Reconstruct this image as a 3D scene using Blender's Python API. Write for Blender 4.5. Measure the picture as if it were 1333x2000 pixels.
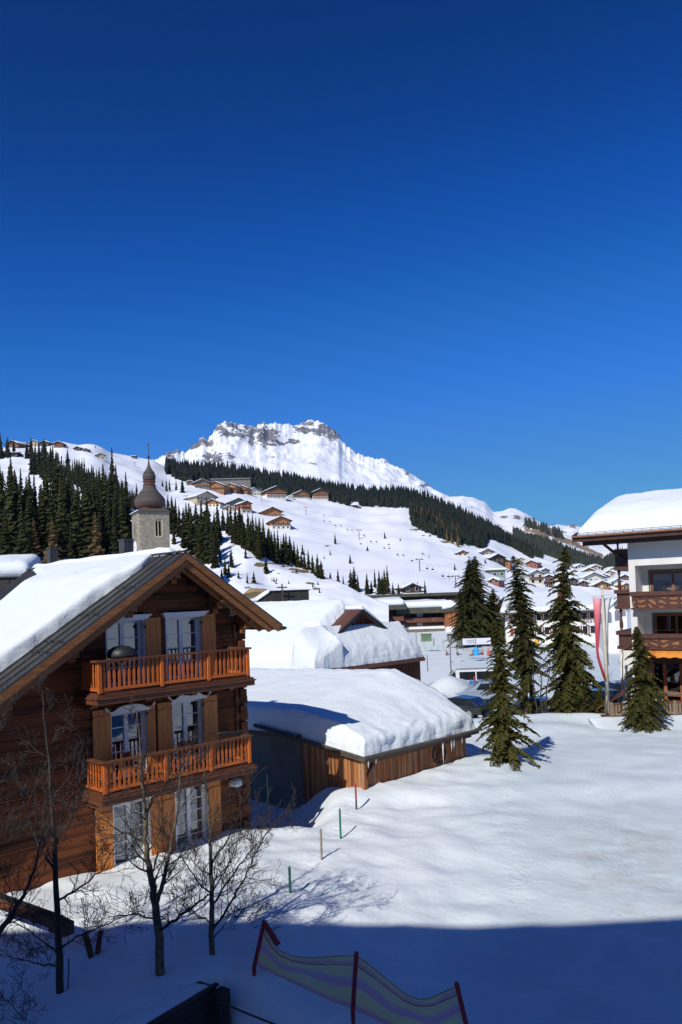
import bpy, math, random
from mathutils import Vector, Matrix, noise
PI = math.pi; R = math.radians
for o in list(bpy.data.objects): bpy.data.objects.remove(o)
S = bpy.context.scene; COL = S.collection
# ------------------------------------------------------------------ camera
F = 1552.0; CX = 667.0; CY = 1113.0          # focal length and principal point for the 1333x2000 frame
PITCH = 51/1552.0; ROLL = .036; CAMZ = 7.5
fw = Vector((0, math.cos(PITCH), math.sin(PITCH))); u0 = Vector((0, -math.sin(PITCH), math.cos(PITCH))); r0 = Vector((1, 0, 0))
UP = u0*math.cos(ROLL) + r0*math.sin(ROLL); RT = r0*math.cos(ROLL) - u0*math.sin(ROLL)
cam = bpy.data.cameras.new('camera'); co = bpy.data.objects.new('camera', cam); COL.objects.link(co)
m = Matrix((RT, UP, -fw)).transposed().to_4x4(); m.translation = Vector((0, 0, CAMZ)); co.matrix_world = m
cam.sensor_fit = 'VERTICAL'; cam.sensor_height = 24; cam.lens = F/2000*24
cam.shift_y = (CY-1000)/2000; cam.shift_x = 0; cam.clip_start = .1; cam.clip_end = 30000
S.camera = co
# ------------------------------------------------------------------ sky, sun, exposure
SAZ = R(29); SEL = R(38)                     # shadows run 29 deg right of the view direction
w = bpy.data.worlds.new('World'); S.world = w; w.use_nodes = True
nt = w.node_tree; bg = nt.nodes['Background']
sky = nt.nodes.new('ShaderNodeTexSky'); sky.sky_type = 'NISHITA'; sky.sun_disc = False
sky.sun_elevation = SEL; sky.sun_rotation = PI + SAZ
sky.altitude = 1500; sky.air_density = 1.0; sky.dust_density = .0; sky.ozone_density = 4.0
gm = nt.nodes.new('ShaderNodeGamma'); gm.inputs[1].default_value = 1.75
hs = nt.nodes.new('ShaderNodeHueSaturation'); hs.inputs['Saturation'].default_value = 1.05; hs.inputs['Value'].default_value = .42
nt.links.new(sky.outputs[0], gm.inputs[0]); nt.links.new(gm.outputs[0], hs.inputs['Color']); tm = nt.nodes.new('ShaderNodeMix'); tm.data_type = 'RGBA'; tm.blend_type = 'MULTIPLY'; tm.inputs[0].default_value = 1; tm.inputs[7].default_value = (1.0, .86, 1.0, 1)
nt.links.new(hs.outputs[0], tm.inputs[6])
sc1 = nt.nodes.new('ShaderNodeVectorMath'); sc1.operation = 'SCALE'; sc1.inputs[3].default_value = .1; nt.links.new(tm.outputs[2], sc1.inputs[0])
rc = nt.nodes.new('ShaderNodeRGBCurve'); cm = rc.mapping; cm.use_clip = True; cm.clip_max_x = cm.clip_max_y = 1.5; cm.extend = 'HORIZONTAL'
for ci_, P_ in enumerate((((0, 0), (.009, .0005), (.023, .005), (.047, .020), (.168, .072), (.48, .118), (1, .16)), ((0, 0), (.04, .028), (.093, .087), (.168, .160), (.485, .29), (1, .40)), ((0, 0), (.19, .165), (.40, .42), (.65, .60), (1, .75), (1.2, .80)))):
    c_ = cm.curves[ci_]
    c_.points[0].location = P_[0]; c_.points[1].location = P_[-1]
    for q_ in P_[1:-1]: c_.points.new(*q_)
cm.update(); nt.links.new(sc1.outputs[0], rc.inputs['Color'])
sc2 = nt.nodes.new('ShaderNodeVectorMath'); sc2.operation = 'SCALE'; sc2.inputs[3].default_value = 10; nt.links.new(rc.outputs[0], sc2.inputs[0]); nt.links.new(sc2.outputs[0], bg.inputs[0])
bg.inputs[1].default_value = .1
sun = bpy.data.lights.new('sun', 'SUN'); sun.energy = 4.1; sun.angle = R(.5); sun.color = (1, .965, .89)
so = bpy.data.objects.new('sun', sun); COL.objects.link(so)
tosun = Vector((-math.sin(SAZ)*math.cos(SEL), -math.cos(SAZ)*math.cos(SEL), math.sin(SEL)))
so.rotation_euler = tosun.to_track_quat('Z', 'Y').to_euler(); so.location = tosun*100
vs = S.view_settings; vs.view_transform = 'Standard'; vs.look = 'None'; vs.gamma = 1; vs.exposure = 0
# ------------------------------------------------------------------ helpers
def ray(px, py):
    return (fw + RT*((px-CX)/F) + UP*((CY-py)/F))
def at(px, py, Y):                            # world point on that sight line at distance Y ahead
    d = ray(px, py); p = d*(Y/d.y); return Vector((p.x, p.y, p.z+CAMZ))
def atz(px, py, z):
    d = ray(px, py); p = d*((z-CAMZ)/d.z); return Vector((p.x, p.y, z))
def proj(p):
    q = Vector(p)-Vector((0, 0, CAMZ)); k = F/q.dot(fw); return CX+q.dot(RT)*k, CY-q.dot(UP)*k
def interp(tab, x):
    if x <= tab[0][0]: return tab[0][1]
    for (a, b), (c, d) in zip(tab, tab[1:]):
        if x <= c: return b+(d-b)*(x-a)/(c-a)
    return tab[-1][1]
def smooth(a, b, x):
    t = max(0, min(1, (x-a)/(b-a))); return t*t*(3-2*t)
def nz(x, y, z=0): return noise.noise(Vector((x, y, z)))
class MB:
    def __init__(s): s.v = []; s.f = []
    def add(s, vs, fs):
        n = len(s.v); s.v += [tuple(v) for v in vs]; s.f += [tuple(i+n for i in f) for f in fs]; return s
    def box(s, a, b, rot=None, at=None):
        x0, y0, z0 = a; x1, y1, z1 = b
        V = [Vector(p) for p in ((x0,y0,z0),(x1,y0,z0),(x1,y1,z0),(x0,y1,z0),(x0,y0,z1),(x1,y0,z1),(x1,y1,z1),(x0,y1,z1))]
        if rot is not None: V = [rot @ p for p in V]
        if at is not None: V = [p+Vector(at) for p in V]
        return s.add(V, [(3,2,1,0),(4,5,6,7),(0,1,5,4),(1,2,6,5),(2,3,7,6),(3,0,4,7)])
    def beam(s, p, q, w, h, up=(0,0,1)):      # rectangular bar from p to q
        p = Vector(p); q = Vector(q); d = (q-p).normalized(); sd = d.cross(Vector(up)).normalized(); u = sd.cross(d)
        V = []
        for c in (p, q):
            for a, b in ((-1,-1),(1,-1),(1,1),(-1,1)): V.append(c+sd*(a*w/2)+u*(b*h/2))
        return s.add(V, [(3,2,1,0),(4,5,6,7),(0,1,5,4),(1,2,6,5),(2,3,7,6),(3,0,4,7)])
    def tube(s, pts, rs, n=8, cap=True):
        pts = [Vector(p) for p in pts]; V = []; Fc = []
        ref = Vector((0, 0, 1)) if abs((pts[-1]-pts[0]).normalized().z) < .9 else Vector((1, 0, 0))
        for i, p in enumerate(pts):
            d = (pts[min(i+1, len(pts)-1)]-pts[max(i-1, 0)]).normalized()
            a = d.cross(ref).normalized(); b = d.cross(a)
            for k in range(n):
                t = 2*PI*k/n; V.append(p+(a*math.cos(t)+b*math.sin(t))*rs[i])
        for i in range(len(pts)-1):
            for k in range(n):
                Fc.append((i*n+k, i*n+(k+1)%n, (i+1)*n+(k+1)%n, (i+1)*n+k))
        if cap: Fc.append(tuple(range(n))[::-1]); Fc.append(tuple((len(pts)-1)*n+k for k in range(n)))
        return s.add(V, Fc)
    def lathe(s, prof, n=16, c=(0, 0), ph=0):
        V = []; Fc = []
        for r, z in prof:
            for k in range(n):
                t = 2*PI*k/n+ph; V.append((c[0]+r*math.cos(t), c[1]+r*math.sin(t), z))
        for i in range(len(prof)-1):
            for k in range(n): Fc.append((i*n+k, i*n+(k+1)%n, (i+1)*n+(k+1)%n, (i+1)*n+k))
        Fc.append(tuple(range(n))[::-1]); Fc.append(tuple((len(prof)-1)*n+k for k in range(n)))
        return s.add(V, Fc)
    def prism(s, poly, y0, y1):               # poly in x,z extruded along y
        n = len(poly); V = [(x, y0, z) for x, z in poly]+[(x, y1, z) for x, z in poly]
        return s.add(V, [tuple(range(n)), tuple(range(2*n-1, n-1, -1))]+[(i, i+n, (i+1)%n+n, (i+1)%n) for i in range(n)])
    def slab(s, q, th):                       # quad (top surface) with thickness downwards
        q = [Vector(p) for p in q]; dn = Vector((0, 0, -th))
        return s.add(q+[p+dn for p in q], [(0,1,2,3),(7,6,5,4)]+[(i, i+4, (i+1)%4+4, (i+1)%4) for i in range(4)])
    def build(s, name, mt, parent=None, smooth=False, bevel=0):
        me = bpy.data.meshes.new(name); me.from_pydata(s.v, [], s.f); me.update()
        if mt: me.materials.append(mt)
        if smooth: me.polygons.foreach_set('use_smooth', [True]*len(me.polygons))
        o = bpy.data.objects.new(name, me); COL.objects.link(o)
        if parent: o.parent = parent
        if bevel:
            b = o.modifiers.new('bevel', 'BEVEL'); b.width = bevel; b.segments = 1; b.limit_method = 'ANGLE'
        return o
def tag(o, label=None, cat=None, group=None, kind=None):
    if label: o['label'] = label
    if cat: o['category'] = cat
    if group: o['group'] = group
    if kind: o['kind'] = kind
    return o
def thing(name, label, cat, loc=(0, 0, 0), rotz=0, group=None):
    o = bpy.data.objects.new(name, None); COL.objects.link(o); o.location = loc; o.rotation_euler = (0, 0, rotz)
    o.empty_display_size = .2
    return tag(o, label, cat, group)
def link_copy(o, parent=None, loc=None, rotz=None, scale=None):
    c = o.copy(); COL.objects.link(c)
    if parent is not None: c.parent = parent
    if loc is not None: c.location = loc
    if rotz is not None: c.rotation_euler = (0, 0, rotz)
    if scale is not None: c.scale = (scale,)*3 if not hasattr(scale, '__len__') else scale
    return c
def copy_tree(o, parent=None, **k):
    c = link_copy(o, parent, **k)
    for ch in list(o.children): copy_tree(ch, c)
    return c
def snow_slab(mb, q, th, nx=16, ny=10, r=.5, amp=.08, seed=0, sc=.5, edge=0., ov=0):
    """rounded blanket of snow lying on the quad q (a-b along x, d-c the far side)"""
    a, b, c, d = [Vector(p) for p in q]
    Lx = max((b-a).length, (c-d).length); Ly = max((d-a).length, (c-b).length)
    V = []; ex = (b-a).normalized(); ey = (d-a).normalized()
    for j in range(ny+1):
        t = .5-.5*math.cos(PI*j/ny); t = .35*(j/ny)+.65*t
        for i in range(nx+1):
            s = .5-.5*math.cos(PI*i/nx); s = .35*(i/nx)+.65*s
            p = a*(1-s)*(1-t)+b*s*(1-t)+c*s*t+d*(1-s)*t
            e = min(s*Lx, (1-s)*Lx, t*Ly, (1-t)*Ly)
            g = 1-min(e/r, 1); f = math.sqrt(max(0, 1-g*g))
            n = nz(p.x*sc+seed*7.3, p.y*sc, p.z*sc)+.5*nz(p.x*sc*2.7, p.y*sc*2.7, seed)
            on = i in (0, nx) or j in (0, ny)
            h = 0 if on else edge+(th-edge)*f+amp*n*min(1, e/r*2+.2)*1.0
            if not on and edge <= 0: h = max(.01, h)
            q2 = p+Vector((0, 0, h))
            if on or e < r:
                wob = edge+ (.06 if r > .2 else .02)*nz(p.x*1.3+seed, p.y*1.3, 5)
                if i == 0: q2 -= ex*wob*.6
                if i == nx: q2 += ex*wob*.6
                if j == 0: q2 -= ey*wob*.6
                if j == ny: q2 += ey*wob*.6
            V.append(q2)
    Fc = [(j*(nx+1)+i, j*(nx+1)+i+1, (j+1)*(nx+1)+i+1, (j+1)*(nx+1)+i) for j in range(ny) for i in range(nx)]
    rim = [i for i in range(nx+1)]+[j*(nx+1)+nx for j in range(1, ny+1)]+[ny*(nx+1)+i for i in range(nx-1, -1, -1)]+[j*(nx+1) for j in range(ny-1, 0, -1)]
    Fc.append(tuple(rim[::-1]))
    mb.add(V, Fc); return mb
# ------------------------------------------------------------------ materials
MC = {}
class N:
    def __init__(s, name):
        s.m = bpy.data.materials.new(name); s.m.use_nodes = True; s.t = s.m.node_tree; s.p = s.t.nodes['Principled BSDF']
        s.out = s.t.nodes['Material Output']; MC[name] = s.m
    def n(s, typ, **k):
        o = s.t.nodes.new('ShaderNode'+typ)
        for a, b in k.items(): setattr(o, a, b)
        return o
    def l(s, a, b): s.t.links.new(a, b)
    def coord(s, scale=(1, 1, 1), kind='Object'):
        c = s.n('TexCoord'); mp = s.n('Mapping'); mp.inputs['Scale'].default_value = scale; s.l(c.outputs[kind], mp.inputs[0]); return mp.outputs[0]
    def noise(s, vec, scale=5, detail=4, rough=.55, dist=0):
        o = s.n('TexNoise'); o.inputs['Scale'].default_value = scale; o.inputs['Detail'].default_value = detail
        o.inputs['Roughness'].default_value = rough; o.inputs['Distortion'].default_value = dist
        if vec is not None: s.l(vec, o.inputs['Vector'])
        return o.outputs['Fac']
    def ramp(s, fac, stops):
        o = s.n('ValToRGB'); e = o.color_ramp.elements
        while len(e) < len(stops): e.new(.5)
        for k, (p, c) in enumerate(stops): e[k].position = p; e[k].color = (c[0], c[1], c[2], 1)
        s.l(fac, o.inputs[0]); return o.outputs[0]
    def mix(s, fac, a, b, mode='MIX'):
        o = s.n('Mix', data_type='RGBA', blend_type=mode)
        for k, v in ((0, fac), (6, a), (7, b)):
            if hasattr(v, 'is_output') or hasattr(v, 'links'): s.l(v, o.inputs[k])
            else: o.inputs[k].default_value = v if k == 0 else (v[0], v[1], v[2], 1)
        return o.outputs[2]
    def math(s, op, a, b=None, c=None):
        o = s.n('Math', operation=op)
        for k, v in enumerate((a, b, c)):
            if v is None: continue
            if hasattr(v, 'links'): s.l(v, o.inputs[k])
            else: o.inputs[k].default_value = v
        return o.outputs[0]
    def bump(s, h, strength=.3, dist=.05, prev=None):
        o = s.n('Bump'); o.inputs['Strength'].default_value = strength; o.inputs['Distance'].default_value = dist
        s.l(h, o.inputs['Height'])
        if prev is not None: s.l(prev, o.inputs['Normal'])
        return o.outputs[0]
def plain(name, c1, c2=None, scale=6, rough=.8, bump=0, stretch=(1, 1, 1), metal=0, bd=.02, spec=.5, lo=.35, hi=.65):
    if name in MC: return MC[name]
    n = N(name); v = n.coord(stretch); f = n.noise(v, scale, 5)
    c2 = c2 or tuple(x*.7 for x in c1)
    n.l(n.ramp(f, [(lo, c2), (hi, c1)]), n.p.inputs['Base Color'])
    n.p.inputs['Roughness'].default_value = rough; n.p.inputs['Metallic'].default_value = metal; n.p.inputs['Specular IOR Level'].default_value = spec
    if bump: n.l(n.bump(f, bump, bd), n.p.inputs['Normal'])
    return n.m
def boards(name, c1, c2, axis=0, width=.15, rough=.75, groove=.06, grain=(1, 1, 1), gs=3, dark=.25, weather=None, joint=0):
    """planks: each board its own tone, grain along it, a dark joint between"""
    n = N(name); tc = n.n('TexCoord'); sp = n.n('SeparateXYZ'); n.l(tc.outputs['Object'], sp.inputs[0])
    x = n.math('DIVIDE', sp.outputs[axis], width); fl = n.math('FLOOR', x); fr = n.math('FRACT', x)
    if joint:
        o_ax = sp.outputs[0] if axis != 0 else sp.outputs[2]
        xx = n.math('ADD', n.math('DIVIDE', o_ax, joint), n.math('MULTIPLY', fl, .37)); fl2 = n.math('FLOOR', xx); fl = n.math('ADD', fl, n.math('MULTIPLY', fl2, 13.1))
    wn = n.n('TexWhiteNoise', noise_dimensions='1D'); n.l(fl, wn.inputs['W'])
    mp = n.n('Mapping'); mp.inputs['Scale'].default_value = grain; n.l(tc.outputs['Object'], mp.inputs[0])
    g = n.noise(mp.outputs[0], gs, 6, .6, .3)
    tone = n.math('ADD', n.math('MULTIPLY', wn.outputs['Value'], .55), n.math('MULTIPLY', g, .75))
    col = n.ramp(tone, [(.3, c2), (.95, c1)])
    if weather:
        wf = n.noise(mp.outputs[0], gs*.37, 4, .5); col = n.mix(n.ramp(wf, [(.52, (0, 0, 0)), (.72, (.8, .8, .8))]), col, weather)
    gr = n.math('LESS_THAN', fr, groove)
    col = n.mix(gr, col, n.mix(1.0, col, (dark, dark, dark), 'MULTIPLY'))
    n.l(col, n.p.inputs['Base Color']); n.p.inputs['Roughness'].default_value = rough
    n.p.inputs['Specular IOR Level'].default_value = .3
    h = n.math('SUBTRACT', n.math('MULTIPLY', g, .4), gr); n.l(n.bump(h, .5, .015), n.p.inputs['Normal'])
    return n.m
def snow_mat(name, big=.35, fine=.35, bs=1.2, col=(.79, .84, .86), dirt=0, layers=0):
    n = N(name); v = n.coord()
    f1 = n.noise(v, bs, 3, .5, .4); f2 = n.noise(v, bs*9, 4, .6)
    b = n.bump(f1, big, .35); b = n.bump(f2, fine, .035, b)
    if layers:
        lv = n.coord((.25, .25, 6)); f3 = n.noise(lv, 1.5, 3, .5); b = n.bump(f3, layers, .1, b)
    n.l(b, n.p.inputs['Normal'])
    c = n.ramp(f2, [(.3, tuple(x*.955 for x in col)), (.7, col)])
    n.l(c, n.p.inputs['Base Color']); n.p.inputs['Roughness'].default_value = .75; n.p.inputs['Specular IOR Level'].default_value = .25
    n.snowcol = c; return n
SNOW = snow_mat('snow', .3, .3).m
SNOWR = snow_mat('roof_snow', .22, .35, .8, layers=.12).m
SNOWF = snow_mat('far_snow', .35, .2, .012).m
def glass_mat(name, tint=(.5, .55, .6), refl=.22, rough=.03):
    n = N(name); tr = n.n('BsdfTransparent'); tr.inputs[0].default_value = (*tint, 1); gl = n.n('BsdfGlossy'); gl.inputs['Roughness'].default_value = rough
    mx = n.n('MixShader'); fr = n.n('Fresnel'); fr.inputs[0].default_value = 1.5; f = n.math('ADD', fr.outputs[0], refl-.04)
    n.l(f, mx.inputs[0]); n.l(tr.outputs[0], mx.inputs[1]); n.l(gl.outputs[0], mx.inputs[2]); n.l(mx.outputs[0], n.out.inputs[0]); return n.m
GLASS = glass_mat('window_glass'); GLASSD = plain('dark_glass', (.02, .025, .03), (.012, .014, .018), 1.5, .06)
WOODO = boards('orange_larch', (.58, .16, .028), (.40, .10, .018), 0, .14, .6, .04, (6, 6, .6), 3, .5)
WOODR = boards('rail_wood', (.66, .17, .028), (.44, .10, .018), 0, 5.1, .6, .0, (6, 6, 1.2), 3)
WOODD = plain('brown_beam', (.17, .055, .018), (.085, .027, .010), 3, .7, .3, (1, 6, 6))
BARGE = plain('barge_wood', (.32, .125, .035), (.19, .070, .02), 3, .7, .2, (1, 6, 6))
LOG = boards('log_wall', (.185, .052, .014), (.04, .012, .005), 2, .27, .75, .05, (.35, 1, 5), 2.2, .3, weather=(.21, .07, .018), joint=3.1)
WHITE = plain('white_paint', (.86, .85, .83), (.78, .77, .76), 3, .5)
RENDER = plain('white_render', (.80, .77, .72), (.72, .69, .64), .8, .9, .1)
METAL = plain('dark_seam_metal', (.085, .082, .075), (.055, .054, .05), 2, .45, .05, metal=.3)
METALD = plain('black_metal', (.03, .03, .03), (.018, .018, .02), 2, .5)
CURTAIN = plain('curtain_cloth', (.75, .76, .8), (.6, .62, .66), 4, .9)
BLIND = plain('grey_blind', (.36, .39, .42), (.30, .33, .36), 2, .9)
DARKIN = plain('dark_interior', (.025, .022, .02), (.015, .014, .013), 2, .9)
IRON = plain('dark_iron', (.04, .035, .03), None, 8, .6)
TILE = boards('brown_tile', (.16, .07, .05), (.10, .042, .032), 1, .25, .7, .15, (3, 3, 3), 4)
DWOOD = boards('dark_brown_boards', (.15, .055, .03), (.07, .026, .015), 0, .18, .8, .08, (6, 6, .5), 3)
SHEDW = boards('shed_boards', (.42, .15, .045), (.13, .042, .018), 0, .17, .75, .09, (7, 7, .45), 3, .3, weather=(.45, .36, .26))
GREY = plain('grey_concrete', (.17, .165, .155), (.13, .125, .12), 1.5, .9, .2)
# ------------------------------------------------------------------ ground
def heap(x, y, cx, cy, r, h, ry=None):
    ry = ry or r; d = ((x-cx)/r)**2+((y-cy)/ry)**2; return h*math.exp(-d*1.6)
def H(x, y):
    z = .16*nz(x*.22, y*.22, 1)*(1 if y > 46 else .35+.65*smooth(5, 1, x))+.07*nz(x*.7, y*.7, 3)*smooth(90, 20, y)
    # soft wind-blown hummocks on the near field
    z += .10*nz(x*.35+9, y*.6, 2)*smooth(14, 20, y)*smooth(40, 34, y)*(.25+.75*smooth(5, 1, x))
    z += .28*nz(x*.13+3, y*.10, 5)*smooth(24, 19, y)*smooth(12.5, 14.5, y)
    if y < 60:
        k = smooth(6.5, 2.5, x-.12*(y-20)+1.6*nz(x*.2, y*.2, 6))
        c = .035*nz(x*1.9+y*.8, y*1.6-x*.5, 8)+.02*nz(x*3.9, y*3.3, 8); z += c*(.25+.95*k)+k*.10*nz(x*.9+y*.35, y*1.0, 12)
        z += .03*abs(math.sin((x*.5+y*1.0)*7))*math.exp(-((x-(5.2+.25*(y-24)))/.9)**2)*smooth(21, 22, y)*smooth(29, 27, y)
        z += .05*nz(x*4, y*4, 4)*math.exp(-((x-(8.6-.35*(y-19)))/.7)**2)*smooth(17, 18.5, y)*smooth(26, 24, y)
    # sunken strip between chalet and shed
    z -= 1.3*smooth(-.6, -2.4, x+(y-31)*.12)*smooth(26.2, 28.2, y)*smooth(44, 38, y)
    # bank in front of the shed
    z += .22*smooth(28.0, 30.0, y)*smooth(40, 34, y)*smooth(-1.6, .3, x)
    # field ends in a low bank, car park lower behind it
    e = 46+.5*math.sin(x*.7)+.8*nz(x*.3, 4, 4)
    lo = smooth(e, e+3, y)*smooth(3, 6, x)
    z -= .8*lo+.8*smooth(48, 54, y)*(1-smooth(3, 6, x))
    z += .35*math.exp(-((y-e+.8)/1.1)**2)*smooth(3, 6, x)
    # snow heaps
    z += heap(x, y, 7.3, 56.5, 3.4, 2.3, 4)+heap(x, y, 4.2, 51.8, 3.2, 2.7, 2.6)+heap(x, y, 8.9, 60, 2.2, 1.3)
    z += heap(x, y, 10.6, 42.3, 2.5, .35)+heap(x, y, 6.0, 33.4, 2.2, .28)
    # sunken path in front of the retaining wall and safety net
    wl = (x+3.9)*.824-(y-14.1)*.567                      # >0 right of wall line
    nl = (16.1-.87*(x+1.76))-y                       # >0 in front of net line
    z -= 1.5*smooth(-.32, -.10, wl)*smooth(.25, 1.6, nl)*smooth(9, 4, x)
    if y > 150: z = -.8+(z+.8)*.5
    return z
def axis(lo, hi, st, far_lo, far_hi):
    a = [];  x = lo
    while x <= hi: a.append(x); x += st
    s = st; x = a[-1]
    while x < far_hi: s *= 1.13; x += s; a.append(x)
    s = st; x = lo; b = []
    while x > far_lo: s *= 1.13; x -= s; b.append(x)
    return b[::-1]+a
xs = axis(-9, 20, .17, -2500, 4000); ys = axis(11.5, 50, .17, -60, 5000)
# the distant hills and the ground below share one valley floor
mb = MB()
mb.v = [(x, y, H(x, y)) for y in ys for x in xs]; nx = len(xs)
mb.f = [(j*nx+i, j*nx+i+1, (j+1)*nx+i+1, (j+1)*nx+i) for j in range(len(ys)-1) for i in range(nx-1)]
n = snow_mat('field_snow', .09, .34, .8, (.78, .83, .85))
v = n.coord(); # packed and slightly dirty lane across the open field
sp = n.n('SeparateXYZ'); n.l(v, sp.inputs[0])
lane = n.math('ABSOLUTE', n.math('SUBTRACT', n.math('ADD', sp.outputs[0], n.math('MULTIPLY', sp.outputs[1], -.12)), 5.2))
lane = n.math('SUBTRACT', 1.0, n.math('MULTIPLY', lane, .28)); lane = n.math('MAXIMUM', lane, 0)
inr = n.math('MAXIMUM', n.math('SUBTRACT', 1.0, n.math('MULTIPLY', n.math('ABSOLUTE', n.math('SUBTRACT', sp.outputs[1], 22.0)), .14)), 0)
fd = n.noise(v, .9, 6, .65, .6)
dm = n.math('MULTIPLY', n.math('MULTIPLY', lane, inr), n.ramp(fd, [(.42, (0, 0, 0)), (.75, (1, 1, 1))]))
wd = n.math('ADD', sp.outputs[0], n.math('MULTIPLY', n.math('SUBTRACT', n.noise(v, .16, 3, .6), .5), 7.0)); wd = n.math('ADD', wd, n.math('MULTIPLY', n.math('SUBTRACT', sp.outputs[1], 20.0), -.14))
pk = n.ramp(n.math('MULTIPLY', wd, .1), [(.16, (0, 0, 0)), (.42, (1, 1, 1))])
packed = n.ramp(n.noise(v, .45, 6, .7, 1.2), [(.35, (.585, .665, .69)), (.68, (.70, .77, .79))])
base_ = n.mix(pk, n.snowcol, packed)
n.l(n.mix(dm, base_, (.42, .385, .34)), n.p.inputs['Base Color'])
# groomed corduroy ribs
wv = n.n('TexWave', wave_type='BANDS', bands_direction='DIAGONAL'); wv.inputs['Scale'].default_value = 1.3; wv.inputs['Distortion'].default_value = 6; wv.inputs['Detail'].default_value = 3
n.l(v, wv.inputs['Vector']); old = n.p.inputs['Normal'].links[0].from_socket
b1 = n.bump(wv.outputs['Fac'], .06, .04, old)
# ribs left by the piste machine, bending across the field, and broken crust beside them
yy = n.math('SUBTRACT', sp.outputs[1], 16.0); tx = n.math('SUBTRACT', sp.outputs[0], n.math('MULTIPLY', n.math('MULTIPLY', yy, yy), .011))
tx = n.math('ADD', tx, n.math('MULTIPLY', n.noise(v, .35, 3, .6), 1.2)); rib = n.math('SINE', n.math('MULTIPLY', tx, 30.0)); wob = n.noise(v, .5, 3, .6)
band = n.math('MAXIMUM', n.math('SUBTRACT', 1.0, n.math('MULTIPLY', n.math('ABSOLUTE', n.math('SUBTRACT', tx, 1.6)), .62)), n.math('SUBTRACT', 1.0, n.math('MULTIPLY', n.math('ABSOLUTE', n.math('SUBTRACT', tx, 7.5)), .5)))
band = n.math('MULTIPLY', n.math('MAXIMUM', band, 0), n.ramp(wob, [(.4, (0, 0, 0)), (.62, (1, 1, 1))]))
b2_ = n.bump(n.math('MULTIPLY', rib, band), .14, .02, b1)
vr = n.n('TexVoronoi'); vr.inputs['Scale'].default_value = 5.5; vr.inputs['Randomness'].default_value = 1; n.l(v, vr.inputs['Vector'])
edge = n.math('MAXIMUM', n.math('SUBTRACT', 1.0, n.math('MULTIPLY', n.math('ABSOLUTE', n.math('SUBTRACT', tx, 4.6)), 1.1)), n.math('SUBTRACT', 1.0, n.math('MULTIPLY', n.math('ABSOLUTE', n.math('ADD', tx, .9)), .9)))
edge = n.math('MULTIPLY', n.math('MAXIMUM', edge, 0), n.ramp(n.noise(v, .8, 3), [(.42, (0, 0, 0)), (.6, (1, 1, 1))]))
n.l(n.bump(n.math('MULTIPLY', vr.outputs['Distance'], edge), .35, .08, b2_), n.p.inputs['Normal'])
g = mb.build('snow_ground', n.m, smooth=True); tag(g, kind='structure')
# ------------------------------------------------------------------ distant terrain: real slopes at their own distances
class Sheet:
    def __init__(s, base, bd, crest, cd, x0, x1, amp=2., sc=.01, pw=1.0, seed=0, crag=0):
        s.base, s.bd, s.crest, s.cd, s.x0, s.x1 = base, bd, crest, cd, x0, x1
        s.amp, s.sc, s.pw, s.seed, s.crag = amp, sc, pw, seed, crag
    def P(s, px, v):
        B = at(px, interp(s.base, px), interp(s.bd, px)); C = at(px, interp(s.crest, px), interp(s.cd, px))
        p = B.lerp(C, v); p.z = B.z+(C.z-B.z)*(v**s.pw)
        k = 4*v*(1-v) if v < .5 else (1 if v < .9 else (1-v)*10*.85+.15)
        p.z += s.amp*k*(nz(p.x*s.sc+s.seed, p.y*s.sc, s.seed)+.5*nz(p.x*s.sc*2.3, p.y*s.sc*2.3, s.seed+3)+.22*nz(p.x*s.sc*6, p.y*s.sc*6, s.seed+5))
        if s.crag > 8 and v > .8: p.z += smooth(.8, 1, v)*(9*nz(px*.16, 1, 7)+7*nz(px*.42, 2, 7)+3.5*nz(px*1.1, 3, 7))*smooth(860, 700, px)
        if s.crag:
            q = Vector((px*.033+v*2.1+s.seed, v*11-px*.012, .3)); r = noise.ridged_multi_fractal(q, 1, 2.1, 6, 1, 2)-1.3
            p.z += s.crag*r*(.12+.88*smooth(.45, .85, v))*(1 if v < .97 else .35)
        return p
    def foot(s, px, py):                      # the point of the slope seen at this pixel (nearest to the camera)
        best = None; N_ = 60; pv = 0; pyv = proj(s.P(px, 0))[1]
        for i in range(1, N_+1):
            v = i/N_; y = proj(s.P(px, v))[1]
            if (pyv-py)*(y-py) <= 0:
                t = (pyv-py)/((pyv-y) or 1e-9); return s.P(px, pv+(v-pv)*t)
            pv, pyv = v, y
        return s.P(px, 1.0 if py < pyv else 0)
    def build(s, name, mt, nx=160, ny=70, back=400, drop=150, attr=None):
        V = []; A = []; rows = ny+1
        for j in range(ny+1):
            for i in range(nx+1):
                px = s.x0+(s.x1-s.x0)*i/nx; p = s.P(px, j/ny); V.append(p)
                A.append(attr(px, j/ny, p) if attr else 0)
        for k in (1, 2, 3):                    # the far side falls away
            for i in range(nx+1):
                p = V[ny*(nx+1)+i]; d = Vector((p.x, p.y, 0)).normalized(); t = k/3
                V.append(p+d*back*t+Vector((0, 0, -drop*t*t))); A.append(0)
        mb = MB(); mb.v = [tuple(v) for v in V]
        mb.f = [(j*(nx+1)+i, j*(nx+1)+i+1, (j+1)*(nx+1)+i+1, (j+1)*(nx+1)+i) for j in range(ny+3) for i in range(nx)]
        o = mb.build(name, mt, smooth=True); tag(o, kind='structure')
        at_ = o.data.attributes.new('rock', 'FLOAT', 'POINT'); at_.data.foreach_set('value', A)
        return o
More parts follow.
